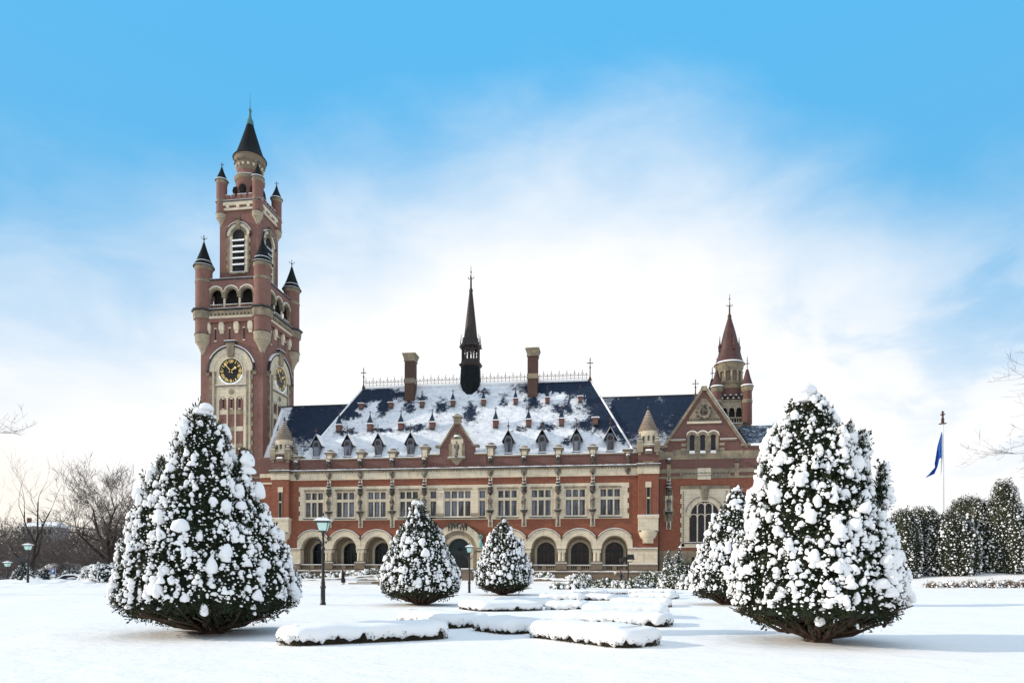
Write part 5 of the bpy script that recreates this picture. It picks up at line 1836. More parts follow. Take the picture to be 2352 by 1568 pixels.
def grow(name, loc, H, prof, label, cat, group, seed, foliage='yew_green', spacing=.134, leaf=(.60, .13), nleaf=30, snow=(1.0, .75), lean=(0, 0),
         columns=20, lobes=.22, skirt=None, plumes=False, part='foliage', snow_flat=False, rim=0.0, spikes=(), trunk=True, cap=0.0, dustk=2):
    """an evergreen: prof = [(height fraction, radius m)], tufts on its surface, snow pads on the tufts, stems below"""
    rng = np.random.default_rng(seed)
    root = tag(empty(name, loc), label, cat, group)
    hz = np.array([p[0] for p in prof]) * H
    rr = np.array([p[1] for p in prof])
    zlo = hz[0]
    phs = np.sort(rng.random(columns) * 2 * PI)
    amp = rng.uniform(.4, 1.0, columns)
    topz = H * rng.uniform(.45, 1.0, columns)
    psc = rr.max() / 2.3
    npl = int(105 if plumes else 0)
    pth = rng.random(npl) * 2 * PI
    pzz = zlo + (H * .98 - zlo) * (1 - np.sqrt(rng.random(npl))) ** .85 if npl else None
    pam = rng.uniform(.55, 1.0, npl)
    def radius(th, z):
        base = np.interp(z, hz, rr)
        if plumes:
            d = np.abs((th[:, None] - pth[None] + PI) % (2 * PI) - PI) * np.maximum(base[:, None], .25)
            dz = z[:, None] - pzz[None]
            gz_ = np.where(dz <= 0, np.exp(np.minimum(dz, 0) / 1.15), np.exp(-(dz / (.13 * psc)) ** 2))
            m = (np.exp(-(d / (.29 * psc)) ** 2) * gz_ * pam[None]).max(1)
            return (base * .90 - .06 + .32 * psc * m) * .95, np.clip(m * 1.15, 0, 1)
        d = np.abs((th[:, None] - phs[None] + PI) % (2 * PI) - PI) / (2 * PI / columns * .62)
        col = np.where(z[:, None] < topz[None] + .3, amp[None], amp[None] * .35) * np.maximum(0, 1 - d ** 2)
        m = col.max(1)
        return base * (1 - lobes * 1.25 + lobes * 1.25 * m) , m
    # sample the surface evenly
    zz = np.linspace(zlo, H, 200)
    cr = np.interp(zz, hz, rr)
    slope = np.sqrt(1 + np.gradient(cr, zz) ** 2)
    cdf = np.cumsum((cr + .05) * slope)
    area = cdf[-1] * (zz[1] - zz[0]) * 2 * PI
    cdf /= cdf[-1]
    n = int(area / spacing ** 2)
    cand = n * 5
    cz = np.interp(rng.random(cand), cdf, zz)
    ct = rng.random(cand) * 2 * PI
    rad, m = radius(ct, cz)
    fz = cz / H
    cx = rad * np.cos(ct) + lean[0] * fz
    cy = rad * np.sin(ct) + lean[1] * fz
    P = np.stack([cx, cy, cz], 1)
    # thin out to even spacing with a grid hash
    keep, cells = [], {}
    g = spacing * .82
    for i in range(cand):
        k = tuple((P[i] // g).astype(int))
        ok = True
        for a in (-1, 0, 1):
            for b in (-1, 0, 1):
                for c in (-1, 0, 1):
                    for j in cells.get((k[0] + a, k[1] + b, k[2] + c), ()):
                        if ((P[i] - P[j]) ** 2).sum() < g * g:
                            ok = False
                            break
                    if not ok: break
                if not ok: break
            if not ok: break
        if ok:
            cells.setdefault(k, []).append(i)
            keep.append(i)
    keep = np.array(keep)
    P, th, m, rad = P[keep], ct[keep], m[keep], rad[keep]
    for (sth, sr, sz0, sz1, sw) in spikes:      # separate upright plumes that break the outline
        q = max(4, int((sz1 - sz0) / (spacing * .35)))
        for t in np.linspace(0, 1, q):
            for _ in range(3):
                jit = rng.normal(size=3) * sw * (1.1 - t) * .5
                P = np.vstack([P, [sr * math.cos(sth) + jit[0], sr * math.sin(sth) + jit[1], sz0 + (sz1 - sz0) * t]])
                th = np.append(th, sth + rng.normal() * .6); m = np.append(m, .9)
    if skirt:
        ok = (P[:, 2] > zlo + skirt * .6) | (rng.random(len(P)) < .45)
        P, th, m = P[ok], th[ok], m[ok]
    N = len(P)
    P = P + rng.normal(size=P.shape) * spacing * .12
    s = spacing * np.clip(rng.lognormal(0, .28, N), .6, 1.6)
    protos = [leaf_proto(rng, nleaf, leaf[0], leaf[1], (.75, .75, 1.1)) for _ in range(7)]
    lf = (np.arange(nleaf) * 4)[:, None] + np.arange(4)[None]
    sc3 = np.stack([s * .85, s * .8, s * 1.0], 1)
    tilt = rng.normal(.25, .22, N)
    v1, f1 = place(protos, lf, P - np.stack([np.cos(th), np.sin(th), 0 * th], 1) * (s * .35)[:, None], th, sc3, tilt, rng)
    # dark inner mass, lumpy, so that the crown is not see-through
    it, iz = np.meshgrid(np.linspace(0, 2 * PI, 40, endpoint=False), np.linspace(0, 1, 26))
    zc = zlo + (skirt or 0) * .45
    zz2 = zc + (H * .97 - zc) * iz.ravel()
    r2, _ = radius(it.ravel(), zz2)
    r2 = np.maximum(r2 - spacing * 1.35, .03) * rng.uniform(.93, 1.03, len(r2))
    core = np.stack([r2 * np.cos(it.ravel()) + lean[0] * zz2 / H, r2 * np.sin(it.ravel()) + lean[1] * zz2 / H, zz2], 1)
    cf = []
    for j in range(25):
        for i in range(40):
            cf.append((j * 40 + i, j * 40 + (i + 1) % 40, (j + 1) * 40 + (i + 1) % 40, (j + 1) * 40 + i))
    cf = np.array(cf)
    # a second, loose layer of leaves inside
    v = np.concatenate([v1, core])
    f = np.concatenate([f1, cf + len(v1)])
    npmesh(part, v, f, foliage, root)
    # snow pads
    fr = snow[1] * np.clip(.30 + 1.05 * m, .22, 1.15)
    fr = fr * np.where(P[:, 2] < zlo + (skirt or 0), .12, 1.0)
    pick = rng.random(N) < fr
    sel = np.where(pick)[0]
    if len(sel):
        base_ico = ICO2 if plumes and spacing < .2 else ICO1
        sp = [snow_proto(rng, base_ico, .46) for _ in range(14)]
        ss = s[sel] * snow[0] * np.clip(rng.lognormal(0, .34 if plumes else .22, len(sel)), .5, 1.8 if plumes else 1.25)
        big = rng.random(len(sel)) < (.09 if plumes else .0)
        ss = np.where(big, ss * 1.6, ss)
        lay = rng.uniform(.3, .42, len(sel)) if snow_flat else rng.uniform(.52, .92, len(sel))
        sx = np.stack([ss * rng.uniform(.45, .8, len(sel)), ss * rng.uniform(.42, .85, len(sel)), ss * lay * 1.1], 1)
        out = np.stack([np.cos(th[sel]), np.sin(th[sel]), np.zeros(len(sel))], 1)
        pos = P[sel] + out * (s[sel] * .18)[:, None]
        pos[:, 2] += s[sel] * .30
        sth = th[sel] + rng.normal(0, .3, len(sel))
        tl = rng.normal(.36, .2, len(sel))
        if plumes:                          # some caps slide down the shoot below them
            q = np.where(rng.random(len(sel)) < .45)[0]
            o2 = out[q] * (s[sel][q] * .22)[:, None]
            p2 = pos[q] + o2
            p2[:, 2] -= s[sel][q] * rng.uniform(.35, .7, len(q))
            pos = np.concatenate([pos, p2]); sth = np.concatenate([sth, sth[q]]); sx = np.concatenate([sx, sx[q] * rng.uniform(.6, .95, (len(q), 1))]); tl = np.concatenate([tl, tl[q] + .2])
        # crumbs of snow on the shoots between
        K2 = 2 if plumes else dustk
        dust = np.repeat(np.arange(N)[P[:, 2] > zlo + (skirt or 0) * .9], K2)
        ds = s[dust] * snow[0] * rng.uniform(.12, .34, len(dust))
        da = rng.normal(0, .6, len(dust))
        do = np.stack([np.cos(th[dust]), np.sin(th[dust]), np.zeros(len(dust))], 1)
        dt = np.stack([-np.sin(th[dust]), np.cos(th[dust]), np.zeros(len(dust))], 1)
        dp_ = P[dust] + do * (s[dust] * rng.uniform(.2, .5, len(dust)))[:, None] + dt * (s[dust] * da * .7)[:, None]
        dp_[:, 2] += s[dust] * rng.uniform(-.7, .3, len(dust))
        v2, f2 = place(sp, base_ico[1], pos, sth, sx, tl, rng)
        sp2 = [snow_proto(rng, ICO1, .3) for _ in range(6)]
        v3, f3 = place(sp2, ICO1[1], dp_, th[dust], np.stack([ds, ds * 1.2, ds * 1.1], 1), np.full(len(dust), .5), rng)
        f2 = np.concatenate([f2, f3 + len(v2)])
        v2 = np.concatenate([v2, v3])
        if cap:
            q = np.argsort(-P[:, 2])[:7]
            pc = P[q].mean(0) + rng.normal(size=(7, 3)) * np.array([.09, .09, .05])
            pc[:, 2] = P[q, 2].max() - rng.uniform(.0, .22, 7)
            cs = cap * rng.uniform(.55, .95, 7)
            spc = [snow_proto(rng, ICO2, .12) for _ in range(4)]
            v4, f4 = place(spc, ICO2[1], pc, rng.random(7) * 6, np.stack([cs, cs, cs * .8], 1), np.zeros(7), rng)
            f2 = np.concatenate([f2, f4 + len(v2)])
            v2 = np.concatenate([v2, v4])
        npmesh('snow', v2, f2, 'snow', root, smooth=True)
    if trunk:
        w = MB()
        r0 = np.interp(zlo, hz, rr)
        top = min(H * .5, zlo + 1.2)
        if skirt:
            w.lathe([(.36, -.1), (.26, .35), (.3, .8), (.2, top)], (0, 0), 'bark_red', 9)
            nb = int(70 * max(1.0, rr.max() / 2))
            rs = random.Random(seed)
            rmax = rr.max()
            for k in range(nb):
                a = 2 * PI * k / nb + rs.uniform(-.1, .1)
                L = rmax * rs.uniform(.62, .96)
                zt = zlo + rs.uniform(.02, .16) * H * .8
                b = a + rs.uniform(-.25, .25)
                r1, r2_ = .2 + L * .33, L * .7
                pts = [(.14 * math.cos(a), .14 * math.sin(a), rs.uniform(.0, .4)),
                       (r1 * math.cos(a), r1 * math.sin(a), .12 + zt * rs.uniform(.1, .42)),
                       (r2_ * math.cos((a + b) / 2), r2_ * math.sin((a + b) / 2), .08 + zt * rs.uniform(.5, .72)), (L * math.cos(b), L * math.sin(b), zt)]
                w.tube(pts, [rs.uniform(.035, .075), .045, .03, .012], 'bark_red', 5, cap=False)
        else:
            w.lathe([(.22, -.3), (.16, zlo + .4), (.08, top)], (0, 0), 'bark', 7)
        w.build('trunk', root)
    return root

YEW_R = [(.075, 1.45), (.10, 1.75), (.135, 2.02), (.21, 2.2), (.27, 2.12), (.34, 1.93), (.415, 1.76), (.49, 1.60), (.56, 1.46), (.635, 1.27), (.71, 1.12), (.78, .92), (.857, .66), (.93, .42), (.985, .22), (1.0, .10)]
YEW_L = [(.06, 1.45), (.09, 2.0), (.12, 2.35), (.165, 2.50), (.22, 2.44), (.30, 2.30), (.40, 2.14), (.475, 1.90), (.546, 1.66), (.616, 1.40), (.687, 1.10), (.757, .86), (.83, .64), (.90, .48), (.96, .40), (1.0, .16)]
x, y = G(485, 1452)
grow('yew_tree', (x, y, 0), 6.02, YEW_L, 'big cone-shaped yew on the left, snow-clumped, with bare stems under its skirt', 'tree', 'clipped yews on the lawn', 21, lean=(-.32, .0), skirt=.55, snow=(.54, .80), plumes=True, cap=.26,
     spikes=((PI * .98, 1.55, 2.9, 4.65, .34), (PI * .94, 1.22, 3.3, 4.60, .3), (PI * 1.06, 1.72, 2.5, 4.05, .36), (PI * 1.0, .80, 4.2, 5.05, .2), (-.05, 1.0, 3.9, 4.75, .2)))
x, y = G(1880, 1473)
grow('yew_tree', (x, y, 0), 6.05, YEW_R, 'biggest cone-shaped yew, on the right, sunlit and thick with snow clumps', 'tree', 'clipped yews on the lawn', 22, lean=(-.35, 0), skirt=.45, snow=(.57, .90), plumes=True, cap=.36,
     spikes=((.05, .72, 4.3, 5.1, .16), (.0, 1.0, 4.0, 4.95, .15), (-.15, 1.42, 3.2, 4.15, .14), (PI, .75, 4.6, 5.35, .13)))
YEW_M = [(.07, 1.3), (.10, 1.65), (.17, 2.05), (.24, 2.12), (.33, 2.02), (.43, 1.78), (.53, 1.5), (.63, 1.25), (.73, .95), (.83, .66), (.92, .45), (1.0, .2)]
x, y = G(965, 1389)
grow('yew_tree', (x, y, 0), 5.15, YEW_M, 'rounded cone yew left of the small lamp post, before the arcade', 'tree', 'clipped yews on the lawn', 23, skirt=.4, spacing=.165, nleaf=26, snow=(.53, .84), plumes=True, cap=.22, lean=(-.12, 0))
x, y = G(1155, 1366)
grow('yew_tree', (x, y, 0), 5.35, [(h, r * 1.06) for h, r in YEW_M], 'rounded cone yew right of the entrance, hiding an arch', 'tree', 'clipped yews on the lawn', 24, skirt=.5, spacing=.175, nleaf=26, snow=(.52, .82), plumes=True, cap=.2,
     spikes=((-.05, 1.35, 3.0, 3.75, .2), (.02, 1.7, 1.9, 2.75, .18), (2.9, 1.15, 3.2, 3.85, .2)))
x, y = G(1668, 1388)
grow('yew_tree', (x, y, 0), 6.1, [(h, r * .98) for h, r in YEW_R], 'snowy yew half hidden behind the biggest yew, in front of the great window', 'tree', 'clipped yews on the lawn', 25, skirt=.3, spacing=.17, nleaf=26, snow=(.55, .88), plumes=True, cap=.25, lean=(.55, 0))

mat('litter', plain((0.20, 0.15, 0.11), (0.42, 0.38, 0.34), 5.0, 0.9))
for (px, py, ra, sd) in ((485, 1450, 1.15, 1), (965, 1388, .9, 2)):
    x, y = G(px, py)
    w = MB()
    rr_ = random.Random(sd)
    pts = []
    for k in range(48):
        a = 2 * PI * k / 48
        r = ra * (.7 + .2 * math.sin(3 * a + sd) + .15 * math.sin(7 * a) + rr_.uniform(-.2, .2))
        pts.append((x - .1 + r * math.cos(a), y + r * .8 * math.sin(a), .034))
    w.add(pts, [tuple(range(48))], 'litter')
    tag(w.build('bare_soil', smooth=False), kind='structure')

# ------------------------------------------------------------------ low box hedges under thick snow
def hedge(pl, pr, depth, h, seed, label, lip=.17):
    h *= .84
    rs = np.random.default_rng(seed)
    a, b = np.array(pl), np.array(pr)
    L = np.linalg.norm(b - a)
    t = (b - a) / L
    nrm = np.array([-t[1], t[0]])
    if nrm[1] < 0: nrm = -nrm
    mid = (a + b) / 2 + nrm * depth / 2
    root = tag(empty('box_hedge', (mid[0], mid[1], 0), math.atan2(t[1], t[0])), label, 'hedge', 'low clipped hedges under thick snow')
    rc = min(.42, depth * .45)
    # outline, rounded rectangle
    per = []
    for (cx, cy, a0) in ((L / 2 - rc, depth / 2 - rc, 0), (-L / 2 + rc, depth / 2 - rc, PI / 2), (-L / 2 + rc, -depth / 2 + rc, PI), (L / 2 - rc, -depth / 2 + rc, 1.5 * PI)):
        for k in range(7):
            q = a0 + PI / 2 * k / 6
            per.append((cx + rc * math.cos(q), cy + rc * math.sin(q)))
    per = np.array(per + per[:1])
    seg = np.linalg.norm(np.diff(per, axis=0), axis=1)
    cum = np.concatenate([[0], np.cumsum(seg)])
    M = int(cum[-1] / .07)
    u = np.linspace(0, cum[-1], M, endpoint=False)
    O = np.stack([np.interp(u, cum, per[:, 0]), np.interp(u, cum, per[:, 1])], 1)
    T = np.roll(O, -1, 0) - np.roll(O, 1, 0)
    T /= np.linalg.norm(T, axis=1)[:, None] + 1e-9
    NO = np.stack([T[:, 1], -T[:, 0]], 1)
    def wob(freqs, s):
        o = np.zeros(M)
        for fq in freqs:
            k = max(1, round(cum[-1] * fq))
            o += np.sin(2 * PI * k * u / cum[-1] + rs.random() * 6.28) * rs.uniform(.5, 1)
        return o * s
    hole = sstep(.25, .8, wob((.5, 1.1, 1.9), .5))
    low = .075 + (lip - .12) * .4 + wob((1.5, 2.6), .028) + wob((5.0, 7.5, 9.5), .022) + hole * h * .22
    low = np.clip(low, .012, h * .62)
    bul = wob((.5, 1.1, 2.3), .012)
    sag = wob((.3, .7), .018)
    rings = []
    for off, zz in ((-.06, low), (.0 + bul, low + .012), (.045 + bul * 2, low * .55 + h * .34), (.035 + bul, h * .66 + sag * .3), (-.015, h * .84 + sag * .6), (-.10, h * .955 + sag), (-.22, h + sag), (-.36, h + .015 + sag)):
        off = np.ones(M) * off
        zz = np.ones(M) * zz
        rings.append(np.concatenate([O + NO * off[:, None], zz[:, None]], 1))
    V = np.concatenate(rings + [np.array([[0, 0, h + .03]])])
    F3, F4 = [], []
    for j in range(len(rings) - 1):
        for i in range(M):
            F4.append((j * M + i, j * M + (i + 1) % M, (j + 1) * M + (i + 1) % M, (j + 1) * M + i))
    j = len(rings) - 1
    # cap: fold the last ring to the hedge's middle line
    last = rings[-1].copy()
    last[:, 1] = 0.0
    last[:, 2] = h + .03
    V = np.concatenate(rings + [last])
    for i in range(M):
        F4.append((j * M + i, j * M + (i + 1) % M, (j + 1) * M + (i + 1) % M, (j + 1) * M + i))
    npmesh('snow_cap', V, np.array(F4), 'snow', root, smooth=True)
    # leaves
    n = int(cum[-1] * 210)
    q = rs.integers(0, M, n)
    p = np.concatenate([O[q] - NO[q] * rs.uniform(-.015, .09, (n, 1)), rs.uniform(.0, h * .6, (n, 1))], 1)
    d = np.concatenate([NO[q], rs.uniform(-.2, .9, (n, 1))], 1) + rs.normal(size=(n, 3)) * .6
    d /= np.linalg.norm(d, axis=1)[:, None]
    s = np.cross(d, rs.normal(size=(n, 3)))
    s /= np.linalg.norm(s, axis=1)[:, None]
    l = rs.uniform(.03, .065, (n, 1))
    lv = np.stack([p, p + d * l * .5 + s * l * .3, p + d * l, p + d * l * .5 - s * l * .3], 1).reshape(-1, 3)
    lfc = (np.arange(n) * 4)[:, None] + np.arange(4)[None]
    inner = []
    for zz in (0, h * .75):
        inner.append(np.concatenate([O - NO * .09, np.ones((M, 1)) * zz], 1))
    iv = np.concatenate(inner)
    iff = np.array([(i, (i + 1) % M, M + (i + 1) % M, M + i) for i in range(M)])
    npmesh('foliage', np.concatenate([lv, iv]), np.concatenate([lfc, iff + len(lv)]), 'box_green', root)
HEDGES = [((658, 1485.4), (1041, 1465.6), 1.25, .50, 'nearest left hedge, long snow slab with dark twigs showing along its bottom', .16),
          ((904, 1427), (1031, 1443.6), 1.6, .46, 'hedge behind the nearest left one, its left half sunlit', .14),
          ((1075, 1446), (1167, 1459), 1.45, .46, 'short rounded hedge between the two nearest long ones', .15),
          ((1203, 1463), (1429, 1492), 1.45, .52, 'nearest right hedge, long snow slab ending before the right yew', .13),
          ((1266, 1433), (1535, 1441), 1.7, .48, 'long hedge just behind the nearest right hedge', .14),
          ((1341, 1418), (1540, 1420), 2.2, .56, 'hedge showing only its snow top over the long right hedge', .14),
          ((1102, 1405.4), (1253, 1402), 2.8, .46, 'long hedge beyond the foot of the rounded cone yews, dark along its base', .15),
          ((1132, 1392), (1275, 1393), 2.2, .44, 'hedge of smooth snow straight before the entrance-side yew', .06),
          ((1253, 1401), (1352, 1402), 1.8, .46, 'short hedge level with the long mid-row one, on its right', .07),
          ((1338, 1378), (1411, 1379), 2.0, .44, 'shortest mid-row hedge with a thin dark foot', .09),
          ((1400, 1393), (1542, 1395), 2.4, .50, 'mid-row hedge at the right end, with a dark right corner', .08),
          ((1238, 1378), (1341, 1379), 2.4, .46, 'hedge beside the entrance-side yew with a thin dark foot', .08),
          ((1303, 1364), (1391, 1365), 2.4, .40, 'farthest low hedge on the left of the last row', .06),
          ((1387, 1364), (1444, 1364), 2.0, .34, 'farthest short hedge in the middle of the last row', .06),
          ((1444, 1374), (1547, 1376), 2.2, .44, 'second-last hedge at the right end of the rows', .08),
          ((1446, 1362), (1552, 1363), 2.6, .40, 'farthest hedge at the right end, close to the leafy bushes', .06)]
for i, (a, b, dpt, h, lab, lip) in enumerate(HEDGES):
    hedge(G(*a), G(*b), dpt, h, 100 + i, lab, lip)
# ------------------------------------------------------------------ lamp posts
def lamp(px, py, label, h=4.55, dep=None, z=None, rot=0.2, post_only_top=False):
    if dep is None:
        x, y = G(px, py); z0 = 0.0
        dep = DEP(px, py)
    else:
        x, y = AT(px, dep); z0 = z
    root = tag(empty('lamp_post', (x, y, z0), rot), label, 'lamp post', 'lantern lamp posts')
    w = MB()
    w.lathe([(.15, -.15), (.15, .08), (.12, .14), (.115, .82), (.145, .86), (.145, .93), (.11, 1.0), (.115, 1.12), (.09, 1.2), (.075, 2.3), (.07, 2.75), (.10, 2.80), (.10, 2.9), (.065, 2.95),
             (.06, 3.05), (.095, 3.1), (.06, 3.15), (.055, 3.5), (.09, 3.55), (.05, 3.62), (.12, 3.72)], (0, 0), 'iron_black', 10)
    w.build('post', root)
    w = MB()
    for s in (-1, 1):
        pts = []
        for k in range(13):
            a = PI * (-.1 + k / 12 * 1.5)
            r = .05 + .012 * (12 - k) * .5
            pts.append((s * (.28 + r * math.cos(a)), 0, 3.36 + r * math.sin(a)))
        w.tube([(s * .05, 0, 3.22), (s * .16, 0, 3.2), (s * .26, 0, 3.27)] + pts, .022, 'iron_black', 5)
        w.ball((s * .14, 0, 3.16), .05, 'iron_black', 6)
    w.build('scroll_bracket', root)
    w = MB()
    a, b = .19, .29
    for sx in (-1, 1):
        for sy in (-1, 1):
            w.tube([(sx * a, sy * a, 3.74), (sx * b, sy * b, 4.18)], .016, 'iron_black', 4)
    w.frus((0, 0), 3.71, 3.75, .2, .2, .21, .21, 'iron_black')
    w.frus((0, 0), 4.17, 4.22, .31, .31, .37, .37, 'iron_black')
    lt = w.build('lantern', root, smooth=False)
    w = MB()
    w.frus((0, 0), 3.755, 4.165, a - .006, a - .006, b - .008, b - .008, 'lamp_glass')
    w.build('glass', lt, smooth=False)
    w = MB()
    w.frus((0, 0), 4.22, 4.25, .40, .40, .40, .40, 'iron_black')
    w.frus((0, 0), 4.25, 4.40, .38, .38, .16, .16, 'iron_black')
    w.frus((0, 0), 4.40, 4.46, .15, .15, .13, .13, 'iron_black')
    w.lathe([(.13, 4.46), (.06, 4.5), (.03, 4.56), (.055, 4.6), (.05, 4.64), (.01, 4.68)], (0, 0), 'iron_black', 8)
    rf = w.build('roof', root, smooth=False)
    w = MB()
    w.frus((0, 0), 4.252, 4.30, .405, .405, .385, .385, 'snow')
    w.frus((0, 0), 4.30, 4.43, .385, .385, .17, .17, 'snow')
    w.ball((.03, -.02, 4.44), .13, 'snow', 8, 1, 1, .5)
    w.build('snow', rf)
    k = h / 4.68
    root.scale = (k, k, k)
    return root
lamp(742, 1388, 'tall black lamp post with a mint glass lantern, near the left end of the arcade')
lamp(1078, 1360, 'slim black lamp post between the two rounded yews, in front of the entrance', h=4.0)
lamp(64, 1343, 'black lamp post with floodlights on its shaft, by the snow bank at the left', h=4.75, dep=73, z=.05)
lamp(17, 1340, 'lamp post cut by the left edge of the photo, only its lantern above the bushes', h=4.5, dep=84, z=-1.5)
lamp(155, 1332, 'small far lamp post above the parked car', h=4.3, dep=140, z=-.15)
# floodlights clamped on the left lamp post
x, y = AT(64, 73)
for (dx_, dz_, r_) in ((-.62, 3.15, -.5), (-1.35, 2.9, .1)):
    root = tag(empty('floodlight', (x + dx_, y - .15, dz_ - .2)), 'black floodlight on the left lamp post, ' + ('close to the shaft' if dx_ > -1 else 'at the far end of its arm'), 'floodlight', 'floodlights on the left lamp post')
    w = MB()
    w.add([(-.32, -.2, -.14), (.3, -.2, -.3), (.36, .15, .18), (-.26, .15, .34), (-.2, .25, -.06), (.2, .25, -.16), (.24, .4, .1), (-.16, .4, .2)],
          [(0, 1, 2, 3), (4, 5, 6, 7), (0, 1, 5, 4), (1, 2, 6, 5), (2, 3, 7, 6), (3, 0, 4, 7)], 'iron_black')
    w.build('housing', root, smooth=False)
    w = MB()
    w.tube([(0, .1, 0), (-dx_ * .9, .15, -.25)], .04, 'iron_black', 5)
    w.build('arm', root)

# ------------------------------------------------------------------ floodlight mast near the wing
dp = 86.0
x, y = AT(1443, dp)
z0 = ZT(1443, 1341, dp)
root = tag(empty('floodlight_mast', (x, y, z0 - .2)), 'black mast carrying two big floodlights, at the right end of the arcade', 'floodlight mast')
w = MB()
w.tube([(0, 0, 0), (0, 0, 3.0)], [.085, .075], 'iron_black', 8)
w.box(-.55, .45, -.05, .05, 3.0, 3.08, 'iron_black')
w.build('mast', root)
for (cx, cz, ang, lab) in ((.22, 3.72, 0, 'floodlight facing the facade squarely'), (-.72, 3.35, R(38), 'floodlight tilted downward')):
    w = MB()
    ca, sa = math.cos(ang), math.sin(ang)
    def q(u, yy, v):
        return (cx + u * ca + v * sa * -.6, yy, cz + v * ca - u * sa * -1 * .6)
    w.add([q(-.40, -.25, -.25), q(.40, -.25, -.25), q(.36, -.25, .25), q(-.36, -.25, .25), q(-.55, .25, -.3), q(.55, .25, -.3), q(.48, .25, .3), q(-.48, .25, .3)],
          [(0, 1, 2, 3), (7, 6, 5, 4), (0, 4, 5, 1), (1, 5, 6, 2), (2, 6, 7, 3), (3, 7, 4, 0)], 'iron_black')
    w.tube([q(-.6, .0, -.32), q(.6, .0, -.32)], .07, 'iron_black', 6)
    w.tube([q(-.5, 0, -.3), (cx * .6 - .3, 0, 3.06)], .025, 'iron_black', 4)
    w.tube([q(.5, 0, -.3), (cx * .6 + .3, 0, 3.06)], .025, 'iron_black', 4)
    w.build('floodlight', root, smooth=False)

# ------------------------------------------------------------------ people
def person(loc, rz, J, E, mt, label, extras):
    root = skin_object('person', J, E, mt, 0, 2)
    root.location = loc
    root.rotation_euler = (0, 0, rz)
    tag(root, label, 'person')
    extras(root)
    return root
def head_bits(root, c, hair, cap=None):
    w = MB()
    w.ball((c[0], c[1] + .015, c[2] + .03), .108, hair, 10, 1, 1.05, 1.05)
    w.build('hair', root)
def hands(J, E, i, d, sgn):
    """five short fingers at the end of wrist joint i pointing along d"""
    p = Vector(J[i][0]); d = Vector(d).normalized()
    s = d.cross(Vector((0, 0, 1))).normalized() if abs(d.z) < .9 else Vector((1, 0, 0))
    palm = p + d * .08
    J.append((tuple(palm), .032)); E.append((i, len(J) - 1)); k = len(J) - 1
    for t, L in ((-.03, .07), (-.01, .085), (.01, .08), (.03, .065)):
        a = palm + d * .03 + s * t
        b = a + d * L * .55
        c = b + d * L * .35 + Vector((0, 0, -.02))
        n = len(J)
        J.extend([(tuple(a), .010), (tuple(b), .009), (tuple(c), .008)])
        E.extend([(k, n), (n, n + 1), (n + 1, n + 2)])
    n = len(J)
    a = p + d * .04 + s * .045 * sgn
    J.extend([(tuple(a), .011), (tuple(a + d * .05), .009)])
    E.extend([(k, n), (n, n + 1)])
# walker in a long dark coat, seen from behind-left, heading left
J = [((0, 0, .93), .145), ((0, 0, 1.12), .135), ((-.02, 0, 1.34), .155), ((-.03, 0, 1.46), .09), ((-.04, 0, 1.53), .055), ((-.06, 0, 1.62), .088), ((-.065, 0, 1.71), .078),
     ((-.02, .09, .90), .09), ((-.08, .09, .50), .07), ((-.04, .09, .12), .05), ((-.15, .09, .04), .04),
     ((.02, -.09, .90), .09), ((.08, -.09, .50), .07), ((.20, -.09, .14), .05), ((.12, -.09, .04), .04),
     ((-.02, .19, 1.40), .065), ((-.10, .22, 1.14), .05), ((-.26, .17, 1.06), .04),
     ((-.02, -.19, 1.40), .065), ((.03, -.22, 1.12), .05), ((-.08, -.22, .92), .04)]
E = [(0, 1), (1, 2), (2, 3), (3, 4), (4, 5), (5, 6), (0, 7), (7, 8), (8, 9), (9, 10), (0, 11), (11, 12), (12, 13), (13, 14), (2, 15), (15, 16), (16, 17), (2, 18), (18, 19), (19, 20)]
hands(J, E, 17, (-1, 0, -.1), 1)
hands(J, E, 20, (-.5, 0, -1), 1)
dp = DEP(788, 1343)
x, y = G(788, 1343)
def ex1(root):
    w = MB()
    w.lathe([(.27, .30), (.25, .5), (.20, .85), (.17, 1.05), (.20, 1.3), (.17, 1.45), (.07, 1.52)], (0.0, 0), 'coat_black', 14)
    w.v = [(px + (.10 * max(0, (.9 - pz))) * (1 if px > 0 else .2), py, pz) for px, py, pz in w.v]
    w.build('coat', root)
    head_bits(root, (-.05, 0, 1.66), 'coat_black')
    w = MB()
    w.ball((-.155, 0, 1.645), .018, 'skin', 6)
    w.ball((-.135, .035, 1.675), .012, 'clock_black', 6); w.ball((-.135, -.035, 1.675), .012, 'clock_black', 6)
    w.box(-.148, -.13, -.025, .025, 1.60, 1.61, 'red_lens')
    w.build('face', root)
person((x, y, gz(x, y)), R(0), J, E, 'coat_black', 'person in a long dark hooded coat walking left across the snow', ex1)
# walker in dark clothes striding left, right side
J = [((0, 0, .92), .125), ((0.01, 0, 1.12), .115), ((0, 0, 1.36), .14), ((-.02, 0, 1.47), .08), ((-.05, 0, 1.53), .05), ((-.09, 0, 1.61), .085), ((-.10, 0, 1.70), .075),
     ((0, .09, .88), .085), ((-.08, .09, .50), .065), ((-.10, .09, .10), .045), ((-.2, .09, .04), .038),
     ((0, -.09, .88), .085), ((.10, -.09, .52), .065), ((.30, -.09, .16), .045), ((.25, -.09, .06), .038),
     ((0, .18, 1.41), .06), ((-.10, .22, 1.16), .048), ((-.28, .18, 1.02), .036),
     ((0, -.18, 1.41), .06), ((.16, -.23, 1.16), .048), ((.34, -.22, .92), .036)]
E = [(0, 1), (1, 2), (2, 3), (3, 4), (4, 5), (5, 6), (0, 7), (7, 8), (8, 9), (9, 10), (0, 11), (11, 12), (12, 13), (13, 14), (2, 15), (15, 16), (16, 17), (2, 18), (18, 19), (19, 20)]
hands(J, E, 17, (-1, 0, -.3), 1)
hands(J, E, 20, (.5, 0, -1), 1)
dp = 88.0
